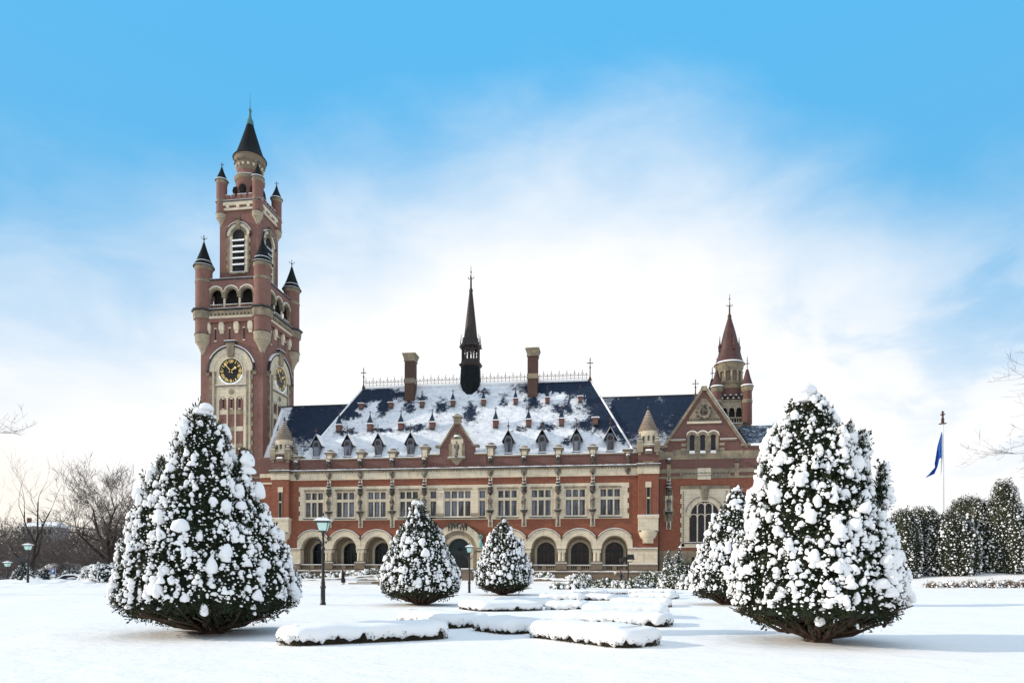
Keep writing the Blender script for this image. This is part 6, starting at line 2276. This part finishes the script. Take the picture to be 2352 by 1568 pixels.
x, y = AT(1427, dp)
def ex2(root):
    head_bits(root, (-.085, 0, 1.66), 'hair_brown')
    w = MB()
    w.ball((-.145, 0, 1.63), .052, 'skin', 10, .9, 1.2, 1.5)
    w.ball((-.195, 0, 1.635), .016, 'skin', 6)
    w.ball((-.185, .03, 1.66), .010, 'clock_black', 6); w.ball((-.185, -.03, 1.66), .010, 'clock_black', 6)
    w.ball((-.34, .18, .99), .05, 'skin', 8); w.ball((.37, -.22, .86), .05, 'skin', 8)
    w.build('face', root)
    w = MB()
    w.lathe([(.15, .84), (.155, .95), (.135, 1.12), (.16, 1.34), (.11, 1.46), (.06, 1.51)], (0, 0), 'coat_navy', 12)
    w.build('jacket', root)
person((x, y, ZT(1427, 1341, dp) - .05), R(0), J, E, 'coat_navy', 'person in dark jacket and trousers striding left beside the floodlight mast', ex2)

# ------------------------------------------------------------------ flagpole and flag
dp = 96.0
x, y = AT(2164, dp)
zt = ZT(2162, 943, dp)
root = tag(empty('flagpole', (x, y, 1.2)), 'tall white flagpole with ringed top rising behind the right-hand evergreens', 'flagpole')
w = MB()
top = zt - 1.2
pt = ZT(2162, 973, dp) - 1.2
w.lathe([(.30, 0), (.27, top * .4), (.13, pt)], (0, 0), 'white_paint', 14)
w.build('pole', root)
w = MB()
w.lathe([(.50, pt), (.50, pt + .06), (.15, pt + .08), (.22, pt + .35), (.14, pt + .5), (.25, pt + .65), (.14, pt + .75), (.12, pt + 1.2), (.32, pt + 1.3), (.32, pt + 1.36), (.12, pt + 1.45), (.11, top - .25), (.22, top - .2), (.1, top - .1), (.05, top)], (0, 0), 'rust_iron', 12)
w.build('finial', root)
zf0, zf1 = ZT(2162, 990, dp), ZT(2160, 1050, dp)
fl = tag(empty('flag', (x - .16, y - .1, zf0 - 3.7)), 'blue flag hanging limp from the white pole', 'flag')
w = MB()
vs, fs = [], []
rows = [(0, -.04, 0), (.7, -.16, 0), (1.4, -.34, 0), (2.2, -.56, 0), (3.0, -.72, 0), (3.7, -.86, 0), (3.95, -.90, -.34), (4.5, -1.0, -.46), (5.1, -.95, -.62), (5.6, -1.37, -.82), (6.05, -1.72, -.98), (6.35, -2.0, -1.62), (6.55, -2.14, -2.05)]
nU = 8
for j, (zz, xl, xr) in enumerate(rows):
    for i in range(nU + 1):
        u = i / nU
        vs.append((xr + (xl - xr) * u, .16 * math.sin(u * 7 + zz * .9) * min(1, zz), 3.7 - zz + .06 * math.sin(u * 5)))
for j in range(len(rows) - 1):
    for i in range(nU):
        p = j * (nU + 1) + i
        fs.append((p, p + 1, p + nU + 2, p + nU + 1))
w.add(vs, fs, 'flag_blue')
w.build('cloth', fl)

# ------------------------------------------------------------------ parking sign and car
dp = 95.0
x, y = AT(122.5, dp)
zg = gz(x, y)
root = tag(empty('parking_sign', (x, y, zg)), 'blue square parking sign with a white P on a thin post', 'sign')
zs = ZT(122.5, 1311.5, dp) - zg
w = MB()
w.tube([(0, 0, 0), (0, 0, zs + .35)], .035, 'chrome', 6)
w.build('post', root)
w = MB()
w.box(-.40, .40, -.07, -.045, zs - .40, zs + .40, 'white_paint')
w.box(-.37, .37, -.075, -.07, zs - .37, zs + .37, 'sign_blue')
w.build('plate', root, smooth=False)
w = MB()
w.box(-.17, -.06, -.085, -.077, zs - .27, zs + .27, 'white_paint')
w.ring(.03, zs + .11, .06, .165, -.085, -.077, 'white_paint', -PI / 2, PI / 2, 12)
w.box(-.06, .03, -.085, -.077, zs + .17, zs + .275, 'white_paint')
w.box(-.06, .03, -.085, -.077, zs - .055, zs + .05, 'white_paint')
w.build('letter', root, smooth=False)
w = MB()
w.box(-.36, .36, -.07, -.045, zs - .78, zs - .47, 'white_paint')
w.build('small_plate', root, smooth=False)

dp = 90.0
x, y = AT(160, dp)
zg = ZT(160, 1319, dp) - 1.5
root = tag(empty('parked_car', (x, y, zg), R(14)), 'dark blue car with snow over its roof and windows, parked behind the snow bank', 'car')
body = [(-2.0, .35), (-2.05, .62), (-1.95, .80), (-1.1, .92), (-.95, .95), (1.5, 1.0), (1.95, .95), (2.05, .7), (2.0, .35)]
w = MB()
w.prism(body, -.82, .82, 'car_blue')
w.box(-2.1, 2.1, -.8, .8, .3, .42, 'rubber')
o = w.build('body', root, smooth=False)
w = MB()
cab = [(-1.12, .93), (-.35, 1.38), (.9, 1.42), (1.62, 1.02), (1.5, .97)]
w.prism(cab, -.70, .70, 'dark_glass')
w.build('cabin', root, smooth=False)
w = MB()
w.prism([(-.98, 1.03), (-.34, 1.40), (.9, 1.44), (1.7, 1.03), (1.7, 1.10), (.95, 1.56), (.1, 1.60), (-.42, 1.52), (-1.1, 1.08)], -.76, .76, 'snow')
w.prism([(-1.95, .82), (-1.05, .95), (-1.0, 1.04), (-1.5, .98), (-1.97, .88)], -.78, .78, 'snow')
for s in (-1, 1):
    w.prism([(-.1, .98), (1.3, 1.02), (.9, 1.2), (.2, 1.12)], s * .71 - .03, s * .71 + .03, 'snow')
w.build('snow', root, smooth=False)
for sx in (-1.3, 1.28):
    for sy in (-.78, .78):
        w = MB()
        w.ring(sx, .33, .2, .33, sy - .1, sy + .1, 'rubber', 0, 2 * PI, 18)
        t = w.build('wheel', root)
        w = MB()
        w.ring(sx, .33, .05, .2, sy - .08, sy + .08, 'chrome', 0, 2 * PI, 14)
        w.build('rim', t)
for sy in (-.6, .6):
    w = MB()
    w.box(-2.06, -1.96, sy - .16, sy + .16, .62, .78, 'chrome')
    w.build('headlight', root, smooth=False)
    w = MB()
    w.box(1.98, 2.06, sy - .16, sy + .16, .68, .88, 'red_lens')
    w.build('tail_light', root, smooth=False)

# ------------------------------------------------------------------ ramp walls, steps, pedestal
def low_wall(name, pts, Y, thick, label, cat='wall', mt='stone_brown', h=1.0):
    """pts: (px, py of the top edge); built standing on the plane y=Y"""
    P = [FP(px, py, Y) for px, py in pts]
    root = tag(empty(name, (P[0][0], Y, 0)), label, cat)
    w = MB()
    bx = P[0][0]
    for (xa, za), (xb, zb) in zip(P[:-1], P[1:]):
        w.prism([(xa - bx, -.6), (xb - bx, -.6), (xb - bx, zb), (xa - bx, za)], 0, thick, mt)
    w.build('wall', root, smooth=False)
    s = MB()
    rs = random.Random(int(P[0][0]))
    up, lo = [], []
    for (xa, za), (xb, zb) in zip(P[:-1], P[1:]):
        n = max(2, int((xb - xa) / .5))
        for i in range(n):
            t = i / n
            lo.append((xa + (xb - xa) * t - bx, za + (zb - za) * t - rs.choice((.02, .02, .05, .14, .22)) + .004))
            up.append((xa + (xb - xa) * t - bx, za + (zb - za) * t + rs.uniform(.10, .2)))
    s.prism(lo + up[::-1], -.05, thick + .25, 'snow')
    s.build('snow', root, smooth=False)
    return root
low_wall('ramp_wall', [(655, 1331), (700, 1331), (770, 1328), (830, 1323), (880, 1320), (960, 1317)], -8.0, .5, 'upper low stone wall of the ramp on the left, under the arcade')
low_wall('ramp_wall', [(655, 1334.5), (720, 1334.5), (790, 1332), (850, 1327.5), (900, 1325)], -9.6, .4, 'lower kerb wall of the left ramp with snow patches')
low_wall('ramp_wall', [(1225, 1328), (1260, 1328.5), (1300, 1331), (1345, 1335), (1385, 1338)], -8.0, .5, 'low stone wall of the ramp on the right, before the arcade')
# stone steps left of the rounded yew
P1, P2 = FP(800, 1340, -20.0), FP(905, 1340, -20.0)
root = tag(empty('garden_steps', (P1[0], -20, 0)), 'brown stone garden steps dusted with snow, left of the rounded yew', 'steps')
w = MB()
for k in range(3):
    w.box(.9 * k, P2[0] - P1[0], .5 * k, .5 * k + 1.2, -.3, .02 + .2 * (k + 1), 'stone_brown')
w.build('treads', root, smooth=False)
w = MB()
for k in range(3):
    w.box(.9 * k + .3, (P2[0] - P1[0]) * (.5 if k == 0 else 1), .5 * k + .02, .5 * k + .48, .024 + .2 * (k + 1), .10 + .2 * (k + 1), 'snow')
w.build('snow', root, smooth=False)
xa, za = FP(1062, 1316, -6.0)
xb, zb = FP(1085, 1303, -6.0)
root = tag(empty('pedestal', ((xa + xb) / 2, -6, 0)), 'stone pedestal capped with snow beside the entrance door', 'pedestal')
w = MB()
hw = (xb - xa) / 2
w.box(-hw, hw, -.6, .6, 0, za, 'stone_brown')
w.box(-hw * .85, hw * .85, -.5, .5, za, zb - .35, 'stone_brown')
w.frus((0, 0), zb - .35, zb - .2, hw * .85, .5, hw * 1.1, .75, 'stone_grey')
w.build('block', root, smooth=False)
w = MB()
w.box(-hw * 1.1, hw * 1.1, -.75, .75, zb - .196, zb - .08, 'snow')
w.build('snow', root, smooth=False)

# ------------------------------------------------------------------ evergreens, shrubs
DOME = [(.0, .85), (.15, 1.0), (.4, .98), (.65, .8), (.85, .5), (1.0, .15)]
def bush(px, dep, w_m, h_m, label, seed, fol='rhodo_green', snow=(.58, .52), spacing=.26, name='rhododendron', cat='bush', group='snowy bushes before the palace', z=None, nleaf=16, prof=DOME, leaf=(.55, .13)):
    x, y = AT(px, dep)
    zz = gz(x, y) if z is None else z
    return grow(name, (x, y, zz - .1), h_m, [(a, b * w_m / 2) for a, b in prof], label, cat, group, seed, foliage=fol, spacing=spacing, leaf=leaf, nleaf=nleaf, snow=snow, columns=9, lobes=.2, trunk=False)
# leafy bushes to the right of the hedges
RB = [(1345, 76, 3.6, .95, 'low leafy bush at the left end of the bush row, under the right arches'), (1395, 74, 4.2, .85, 'snowy bush left of the floodlight mast'), (1452, 72, 4.6, .85, 'snowy bush at the foot of the floodlight mast'),
      (1508, 73, 4.4, 1.35, 'tallest snowy bush right of the floodlight mast'), (1553, 70, 4.6, 1.45, 'snowy bush below the two small firs'), (1600, 66, 4.4, 1.3, 'snowy bush touching the half hidden yew'),
      (1488, 80, 4.2, 1.6, 'snowy bush behind the row, against the palace plinth'), (1530, 80, 5.0, 1.6, 'snowy bush behind the row, nearest the corner of the wing')]
for i, (px, dp, wm, hm, lab) in enumerate(RB):
    bush(px, dp, wm, hm, lab, 300 + i)
bush(1283, 66, 1.9, .62, 'small leafy sprig poking through the snow, farther left of two', 320, snow=(.8, .35), spacing=.26)
bush(1322, 66, 2.6, .68, 'small leafy sprig poking through the snow, next to the bush row', 321, snow=(.8, .40), spacing=.26)
bush(1572, 84, 6.5, 2.6, 'dark leafy bush with little snow below the wing window', 322, fol='yew_green', snow=(.6, .3), spacing=.3)
# planting along the foot of the palace
for i, (px, wm, hm, lab) in enumerate([(672, 4.5, 1.0, 'far left shrub along the palace foot, left of the tall lamp post'), (706, 3.6, .9, 'snowy shrub at the palace foot just left of the tall lamp post'),
                                       (765, 3.6, .95, 'snowy shrub at the palace foot just right of the tall lamp post'), (815, 4.2, 1.1, 'snowy shrub at the palace foot behind the steps'), (862, 4.6, 1.5, 'taller shrub at the palace foot beside the rounded yew'),
                                       (1250, 4.0, .9, 'snowy shrub at the palace foot right of the entrance yew'), (1330, 4.0, .85, 'snowy shrub at the palace foot below the right arches')]):
    x, z = FP(px, 1325, -3.2)
    grow('shrub', (x, -3.4, .35), hm, [(a, b * wm / 2) for a, b in DOME], lab, 'shrub', 'shrubs along the palace foot', 330 + i, foliage='rhodo_green', spacing=.34, leaf=(.5, .12), nleaf=16, snow=(.72, .75), columns=9, lobes=.2, trunk=False)
FIR = [(.0, .55), (.06, .85), (.2, 1.0), (.45, .78), (.7, .48), (.9, .2), (1.0, .05)]
for i, (px, pyb, pyt, wm, lab) in enumerate([(1537, 1328, 1262, 2.1, 'small dark fir against the wing wall, the left of the pair'), (1559, 1326, 1256, 1.9, 'small dark fir against the wing wall, slimmer right one of the pair')]):
    dp = 92
    x, y = AT(px, dp)
    zb_ = ZT(px, pyb, dp)
    grow('fir_tree', (x, y, zb_), ZT(px, pyt, dp) - zb_, [(a, b * wm / 2) for a, b in FIR], lab, 'tree', 'small dark firs by the palace', 340 + i, foliage='fir_green', spacing=.30, leaf=(.5, .09), nleaf=18, snow=(.5, .25), columns=7, lobes=.3)
dp = 94
x, y = AT(652, dp)
grow('fir_tree', (x, y, .2), 5.0, [(a, b * 1.5) for a, b in DOME], 'dark rounded evergreen at the corner of the arcade, beside the big left yew', 'tree', 'small dark firs by the palace', 345, foliage='fir_green', spacing=.36, leaf=(.5, .09), nleaf=16, snow=(.5, .2), columns=7, lobes=.3)

# tall evergreens on the right
HOL = [(.0, .8), (.08, .95), (.3, 1.0), (.6, .96), (.8, .86), (.92, .68), (1.0, .30)]
HOLT = [(.0, .85), (.1, 1.0), (.35, .95), (.6, .72), (.75, .5), (.88, .4), (1.0, .22)]
RH = [(2072, 1172, 62, HOL, 'leftmost of the big evergreens on the right, next to the biggest yew'), (2118, 1167, 84, HOL, 'evergreen with a flat broad top just left of the flagpole'), (2182, 1182, 90, HOL, 'lower evergreen standing before the foot of the flagpole'),
      (2222, 1144, 90, HOL, 'bright snow-speckled evergreen just right of the flagpole'), (2305, 1105, 110, HOLT, 'tallest of the evergreens on the right, with a narrow upright top'), (2368, 1180, 100, HOL, 'evergreen cut off by the right edge of the photo')]
for i, (px, pyt, wpx, prof, lab) in enumerate(RH):
    dp = 80 + (i % 2) * 2.5
    x, y = AT(px, dp)
    zb_ = gz(x, y) - .2
    grow('evergreen_tree', (x, y, zb_), ZT(px, pyt, dp) - zb_, [(a, b * wpx / FPX * dp / 2 * 1.42) for a, b in prof], lab, 'tree', 'evergreens on the right', 350 + i, foliage='holly_green', spacing=.30, leaf=(.50, .11), nleaf=24,
         snow=(.44, .34), dustk=2, columns=11, lobes=.26)
for i in range(6):
    px = 2140 + i * 44
    dp = 70
    x, y = AT(px, dp)
    lab = ['low brown-leaved hedge bush at the left end of the strip before the evergreens', 'second low hedge bush from the left in the strip before the evergreens', 'third low hedge bush from the left in the strip before the evergreens',
           'third low hedge bush from the right edge, in the strip before the evergreens', 'second low hedge bush from the right edge, in the strip before the evergreens', 'low hedge bush cut by the right edge of the photo'][i]
    grow('hedge_bush', (x, y, gz(x, y) - .12), .55 + .04 * i, [(a, b * 1.15) for a, b in DOME], lab, 'bush', 'low hedge strip on the right', 370 + i, foliage='beech_brown', spacing=.22, leaf=(.5, .12), nleaf=16, snow=(.6, .45), columns=9, lobes=.2, trunk=False)
# snowy bushes on the left, beside the big yew, and along the parking
LB = [(248, 76, 3.6, 2.1, 'spreading snowy bush beside the big left yew'), (230, 78, 4.0, 2.0, 'spreading snowy bush on the snow bank, left of the big yew'), (200, 84, 2.2, 1.7, 'flat-topped snowy bush right of the parked car'),
      (75, 84, 2.6, 1.35, 'little round snowy bush by the left lamp post'), (235, 92, 4.2, 3.4, 'tall snow-covered bush behind the bank, near the big bare tree')]
for i, (px, dp, wm, hm, lab) in enumerate(LB):
    bush(px, dp, wm, hm, lab, 390 + i, fol='fir_green', snow=(.7, .65), spacing=.26, group='snowy bushes on the left', nleaf=14)
DB = [(95, 104, 6, 3.0, 'dark evergreen shrub behind the parking sign'), (135, 108, 5, 2.6, 'dark evergreen shrub between sign and far lamp post'), (165, 104, 5.5, 3.3, 'dark evergreen shrub behind the parked car'), (55, 92, 3.2, 3.9, 'dark upright evergreen with snow blobs behind the left lamp post')]
for i, (px, dp, wm, hm, lab) in enumerate(DB):
    bush(px, dp, wm, hm, lab, 400 + i, fol='fir_green', snow=(.55, .35), spacing=.3, group='dark shrubs by the parking', nleaf=14)
for i in range(4):
    x, y = AT(52 + i * 26, 98)
    lab = ['brown beech hedge piece at the far left of the parking', 'brown beech hedge piece just left of the parking sign', 'brown beech hedge piece right of the parking sign', 'brown beech hedge piece meeting the parked car'][i]
    grow('beech_hedge', (x, y, gz(x, y) - .1), 1.25, [(0, .85), (.5, .9), (.9, .8), (1.0, .3)], lab, 'hedge', 'brown beech hedge by the parking', 410 + i, foliage='beech_brown', spacing=.3, leaf=(.5, .12), nleaf=14, snow=(.6, .18), columns=7, lobes=.15, trunk=False)
# ------------------------------------------------------------------ bare trees
def bare(name, loc, seed, H, label, cat='tree', group=None, r0=.35, levels=5, spread=.55, forks=None, mt='bark', droop=0.0, n3=(3, 4), snow=0.0, stems=1, first=.32, lean=(0, 0), up=.25, thin=.009):
    rs = random.Random(seed)
    root = tag(empty(name, loc), label, cat, group)
    T, B, S = MB(), MB(), MB()
    def grow_branch(p, d, L, r, lev, w):
        pts, rad = [p.copy()], [r]
        q = p.copy(); dd = d.copy()
        n = 4 if lev < 3 else 3
        for k in range(n):
            dd = (dd + Vector((rs.gauss(0, .16), rs.gauss(0, .16), rs.gauss(0, .10) + (up * .25 if lev else .05) - droop * (k / n))) * (1 if lev else .4)).normalized()
            q = q + dd * (L / n)
            pts.append(q.copy())
            rad.append(r * (1 - (k + 1) / n * (.45 if lev < 2 else .6)))
        tgt = T if lev == 0 else B
        tgt.tube(pts, rad, mt if lev < 3 else 'twig', 7 if lev == 0 else (5 if lev < 2 else 3), cap=False)
        if snow and lev in (1, 2) and rs.random() < snow:
            S.tube([(a.x, a.y, a.z + b * .8) for a, b in zip(pts, rad)], [b * .6 for b in rad], 'snow', 4, cap=False)
        if lev >= levels:
            return
        cnt = rs.randint(*n3) + (2 if lev == 0 else 0)
        for k in range(cnt):
            t = rs.uniform(.35, 1.0) if lev else rs.uniform(.3, 1.0)
            if k == 0: t = 1.0
            i = min(n - 1, int(t * n)); f = t * n - i
            b = pts[i].lerp(pts[i + 1], f)
            rr = (rad[i] * (1 - f) + rad[i + 1] * f)
            ax = Vector((rs.gauss(0, 1), rs.gauss(0, 1), rs.gauss(0, .5) + up)).normalized()
            nd = (dd + ax * spread * (1.5 if k else .5)).normalized()
            grow_branch(b, nd, L * rs.uniform(.55, .82), max(rr * rs.uniform(.5, .75), max(thin, .012) if lev < 4 else thin), lev + 1, w)
    for s in range(stems):
        a = s * 2.4
        d0 = Vector((lean[0] + (.12 * math.cos(a) if stems > 1 else 0), lean[1] + (.12 * math.sin(a) if stems > 1 else 0), 1)).normalized()
        grow_branch(Vector((.3 * s * math.cos(a), .3 * s * math.sin(a), -.3)), d0, H * first, r0 * (1 - .25 * s), 0, 1)
    T.build('trunk', root)
    B.build('branches', root)
    if S.v:
        S.build('snow', root)
    return root
def bt(px, dep, *a, **k):
    x, y = AT(px, dep)
    return (x, y, gz(x, y) - .1)
bare('bare_tree', bt(256, 118), 5, 23.5, 'big bare winter tree with twin trunks left of the tallest left yew', group='bare trees on the left', r0=.85, levels=6, spread=.78, stems=2, first=.37, n3=(3, 4), snow=.1, up=.22, thin=.022)
bare('bare_tree', bt(71, 100), 9, 18.5, 'thin pale bare tree forking high behind the left lamp post', group='bare trees on the left', r0=.38, levels=5, spread=.62, first=.42, n3=(2, 3), snow=.4, up=.4)
# a thicket of smaller bare trees and bushes behind the parking
protos = [bare('bare_bush', (0, 0, 0), 31 + k, 7.5 + k * 1.2, 'leafless bush', group='leafless thicket on the left', r0=.13, levels=5, spread=.8, stems=2, first=.26, n3=(3, 4), mt='bark', snow=.55, up=.15) for k in range(3)]
spots = [(15, 92), (38, 104), (62, 112), (88, 106), (112, 118), (138, 112), (160, 124), (178, 108), (200, 118), (222, 104), (236, 126), (262, 120), (285, 126), (22, 126), (50, 136), (78, 132), (104, 140), (128, 134), (152, 144), (190, 138), (214, 146), (275, 142), (300, 138), (-12, 110), (8, 142)]
names = ['leafless bush at the far left edge of the photo', 'leafless bush behind the lamp post at the left edge', 'leafless bush under the thin pale tree', 'leafless bush left of the parking sign', 'leafless bush right above the parking sign',
         'leafless bush left of the far lamp post', 'leafless bush over the parked car', 'leafless bush between car and big bare tree', 'leafless bush behind the flat-topped snowy bush', 'leafless bush just left of the big bare tree', 'leafless bush at the foot of the big bare tree',
         'leafless bush right of the big bare tree', 'leafless bush touching the outline of the big left yew', 'distant leafless bush near the left edge', 'distant leafless bush below the far house', 'distant leafless bush under the house roof end', 'distant leafless bush right of the far house',
         'distant leafless bush behind the parking sign', 'distant leafless bush behind the far lamp post', 'distant leafless bush over the snow mound', 'distant leafless bush behind the snow mound', 'distant leafless bush right of the twin trunks', 'distant leafless bush half behind the big left yew', 'leafless bush mostly outside the left edge', 'distant leafless bush at the very left']
rs = random.Random(77)
for i, (px, dp) in enumerate(spots):
    o = protos[i] if i < 3 else dup(protos[i % 3])
    x, y = AT(px, dp)
    o.location = (x, y, gz(x, y) - .1)
    o.rotation_euler = (0, 0, rs.uniform(0, 6.28))
    k = rs.uniform(.85, 1.2)
    o.scale = (k * 1.1, k * 1.1, k * .95)
    o['label'] = names[i]
# far wood: one mass of twigs along the skyline
rng = np.random.default_rng(6)
n = 60000
lat = rng.uniform(-190, -60, n); dp = np.where(rng.random(n) < .45, rng.uniform(125, 165, n), rng.uniform(165, 250, n))
bx = lat * _r0.x + dp * _fw.x; by = lat * _r0.y + dp * _fw.y - 100
gzv = ground_z(bx, by)
hmax = np.where(dp < 165, 7.5, 10.0) + 2.5 * np.sin(lat * .11 + 1) + 1.5 * np.sin(lat * .33)
bz = gzv + rng.random(n) ** .8 * hmax
d = np.stack([rng.normal(0, .6, n), rng.normal(0, .3, n), np.abs(rng.normal(.7, .5, n))], 1)
d /= np.linalg.norm(d, axis=1)[:, None]
L = rng.uniform(.8, 2.6, (n, 1))
p = np.stack([bx, by, bz], 1)
s = np.cross(d, np.array([[0, 1, 0]])); s /= np.linalg.norm(s, axis=1)[:, None] + 1e-6
wd = rng.uniform(.03, .09, (n, 1))
v = np.stack([p - s * wd, p + s * wd, p + d * L], 1).reshape(-1, 3)
tag(npmesh('far_wood', v, np.arange(n * 3).reshape(-1, 3), 'wood_brown'), 'brown mass of distant leafless woodland along the left skyline', 'woodland', kind='stuff')
# distant house
dp = 200.0
x, y = AT(84, dp)
zt, ze = ZT(84, 1196, dp), ZT(84, 1209, dp)
zg = gz(x, y) - 2
root = tag(empty('distant_house', (x, y, zg), R(10)), 'far house with a long snow-covered roof behind the bare trees at the left', 'house')
w = MB()
w.box(-4.6, 4.6, 0, 8, 0, ze - zg, 'house_wall')
w.build('wall', root, smooth=False)
w = MB()
w.add([(-5.0, -.5, ze - zg), (5.0, -.5, ze - zg), (4.2, 4, zt - zg), (-4.2, 4, zt - zg), (-5, 8.5, ze - zg), (5, 8.5, ze - zg)], [(0, 1, 2, 3), (3, 2, 5, 4), (0, 3, 4), (1, 5, 2)], 'snow')
rf = w.build('roof', root, smooth=False)
w = MB()
w.box(-4.9, -4.2, 3.2, 4.2, ze - zg, zt - zg + 1.2, 'brick_plum')
w.build('chimney', rf, smooth=False)
for k in range(6):
    for zz in (1.3, 4.1):
        w = MB()
        w.box(-4.1 + k * 1.5, -3.3 + k * 1.5, -.06, .02, ze - zg - zz - .9, ze - zg - zz + .6, 'dark_glass')
        w.build('window', root, smooth=False)
# smooth mounds of snow beyond the car park
for (px, dp_, wx, hz_, lab) in ((218, 110, 5.2, 4.3, 'big smooth white mound of snow beside the big bare tree'), (150, 128, 8.5, 4.6, 'wide low snow mound behind the parked car')):
    x, y = AT(px, dp_)
    root = tag(empty('snow_mound', (x, y, gz(x, y) - .3)), lab, 'snow mound', 'snow mounds beyond the parking')
    w = MB()
    w.lathe([(wx * .62, 0), (wx * .60, hz_ * .35), (wx * .5, hz_ * .7), (wx * .3, hz_ * .92), (.2, hz_)], (0, 0), 'snow', 24)
    w.build('snow', root)
# branches reaching in from both sides of the photo
def side_tree(mir, label):
    rs = random.Random(15)
    dp = 46.0
    root = tag(empty('bare_tree', (*AT(1176 + mir * 1440, dp), 0)), label, 'tree', 'bare trees reaching in at the edges')
    T, B = MB(), MB()
    ax = Vector((_r0.x, _r0.y, 0)) * mir
    T.tube([(0, 0, -.3), (.1, 0, 6), (0, .1, 12), (.2, 0, 18)], [.42, .34, .25, .08], 'bark', 8)
    T.build('trunk', root)
    def limb(p, d, L, r, lev):
        pts, rad = [p.copy()], [r]
        q = p.copy(); dd = d.copy()
        for k in range(6):
            dd = (dd + Vector((rs.gauss(0, .06), rs.gauss(0, .1), rs.gauss(0, .07))) + Vector((0, 0, (.16 if k > 2 else -.05) if lev else (-.03 if k < 3 else .05)))).normalized()
            q = q + dd * L / 6
            pts.append(q.copy()); rad.append(max(r * (1 - (k + 1) / 6 * .75), .006))
        B.tube(pts, rad, 'bark' if lev < 2 else 'twig', 5 if lev == 0 else 3, cap=False)
        if lev < 3:
            for k in range(6 if lev == 0 else 3):
                i = rs.randint(1 if lev else 2, 5)
                nd = (dd + Vector((rs.gauss(0, .35), rs.gauss(0, .5), rs.gauss(0, .55)))).normalized()
                limb(pts[i].copy(), nd, L * rs.uniform(.28, .48), max(rad[i] * .6, .008), lev + 1)
    for z, L, tz in ((10.4, 7.6, .03), (11.4, 7.2, .05)) if mir < 0 else ((9.2, 7.9, .04), (10.4, 8.3, .03), (11.5, 7.8, .06), (12.6, 7.4, .10), (14.4, 7.0, .16), (15.6, 6.6, .2)):
        for yy in (-.25, .3):
            limb(Vector((0, 0, z + rs.uniform(-.5, .5))), (ax * -1 + Vector((0, yy + rs.gauss(0, .15), tz))).normalized(), L * rs.uniform(.82, 1.05), .034, 0)
    for k in range(16):                     # the rest of the crown, away from the picture
        a = rs.uniform(-1.9, 1.9)
        d = ax * math.cos(a) + Vector((_fw.x, _fw.y, 0)) * math.sin(a)
        limb(Vector((0, 0, 7 + k * .7)), (d + Vector((0, 0, rs.uniform(.2, .8)))).normalized(), rs.uniform(4.5, 7.0) * (1.2 - k / 24), .06, 0)
    B.build('branches', root)
    return root
side_tree(1, 'bare tree outside the right edge, its thin twigs reaching in above the evergreens')
side_tree(-1, 'bare tree outside the left edge, its faint twigs reaching in over the thicket')
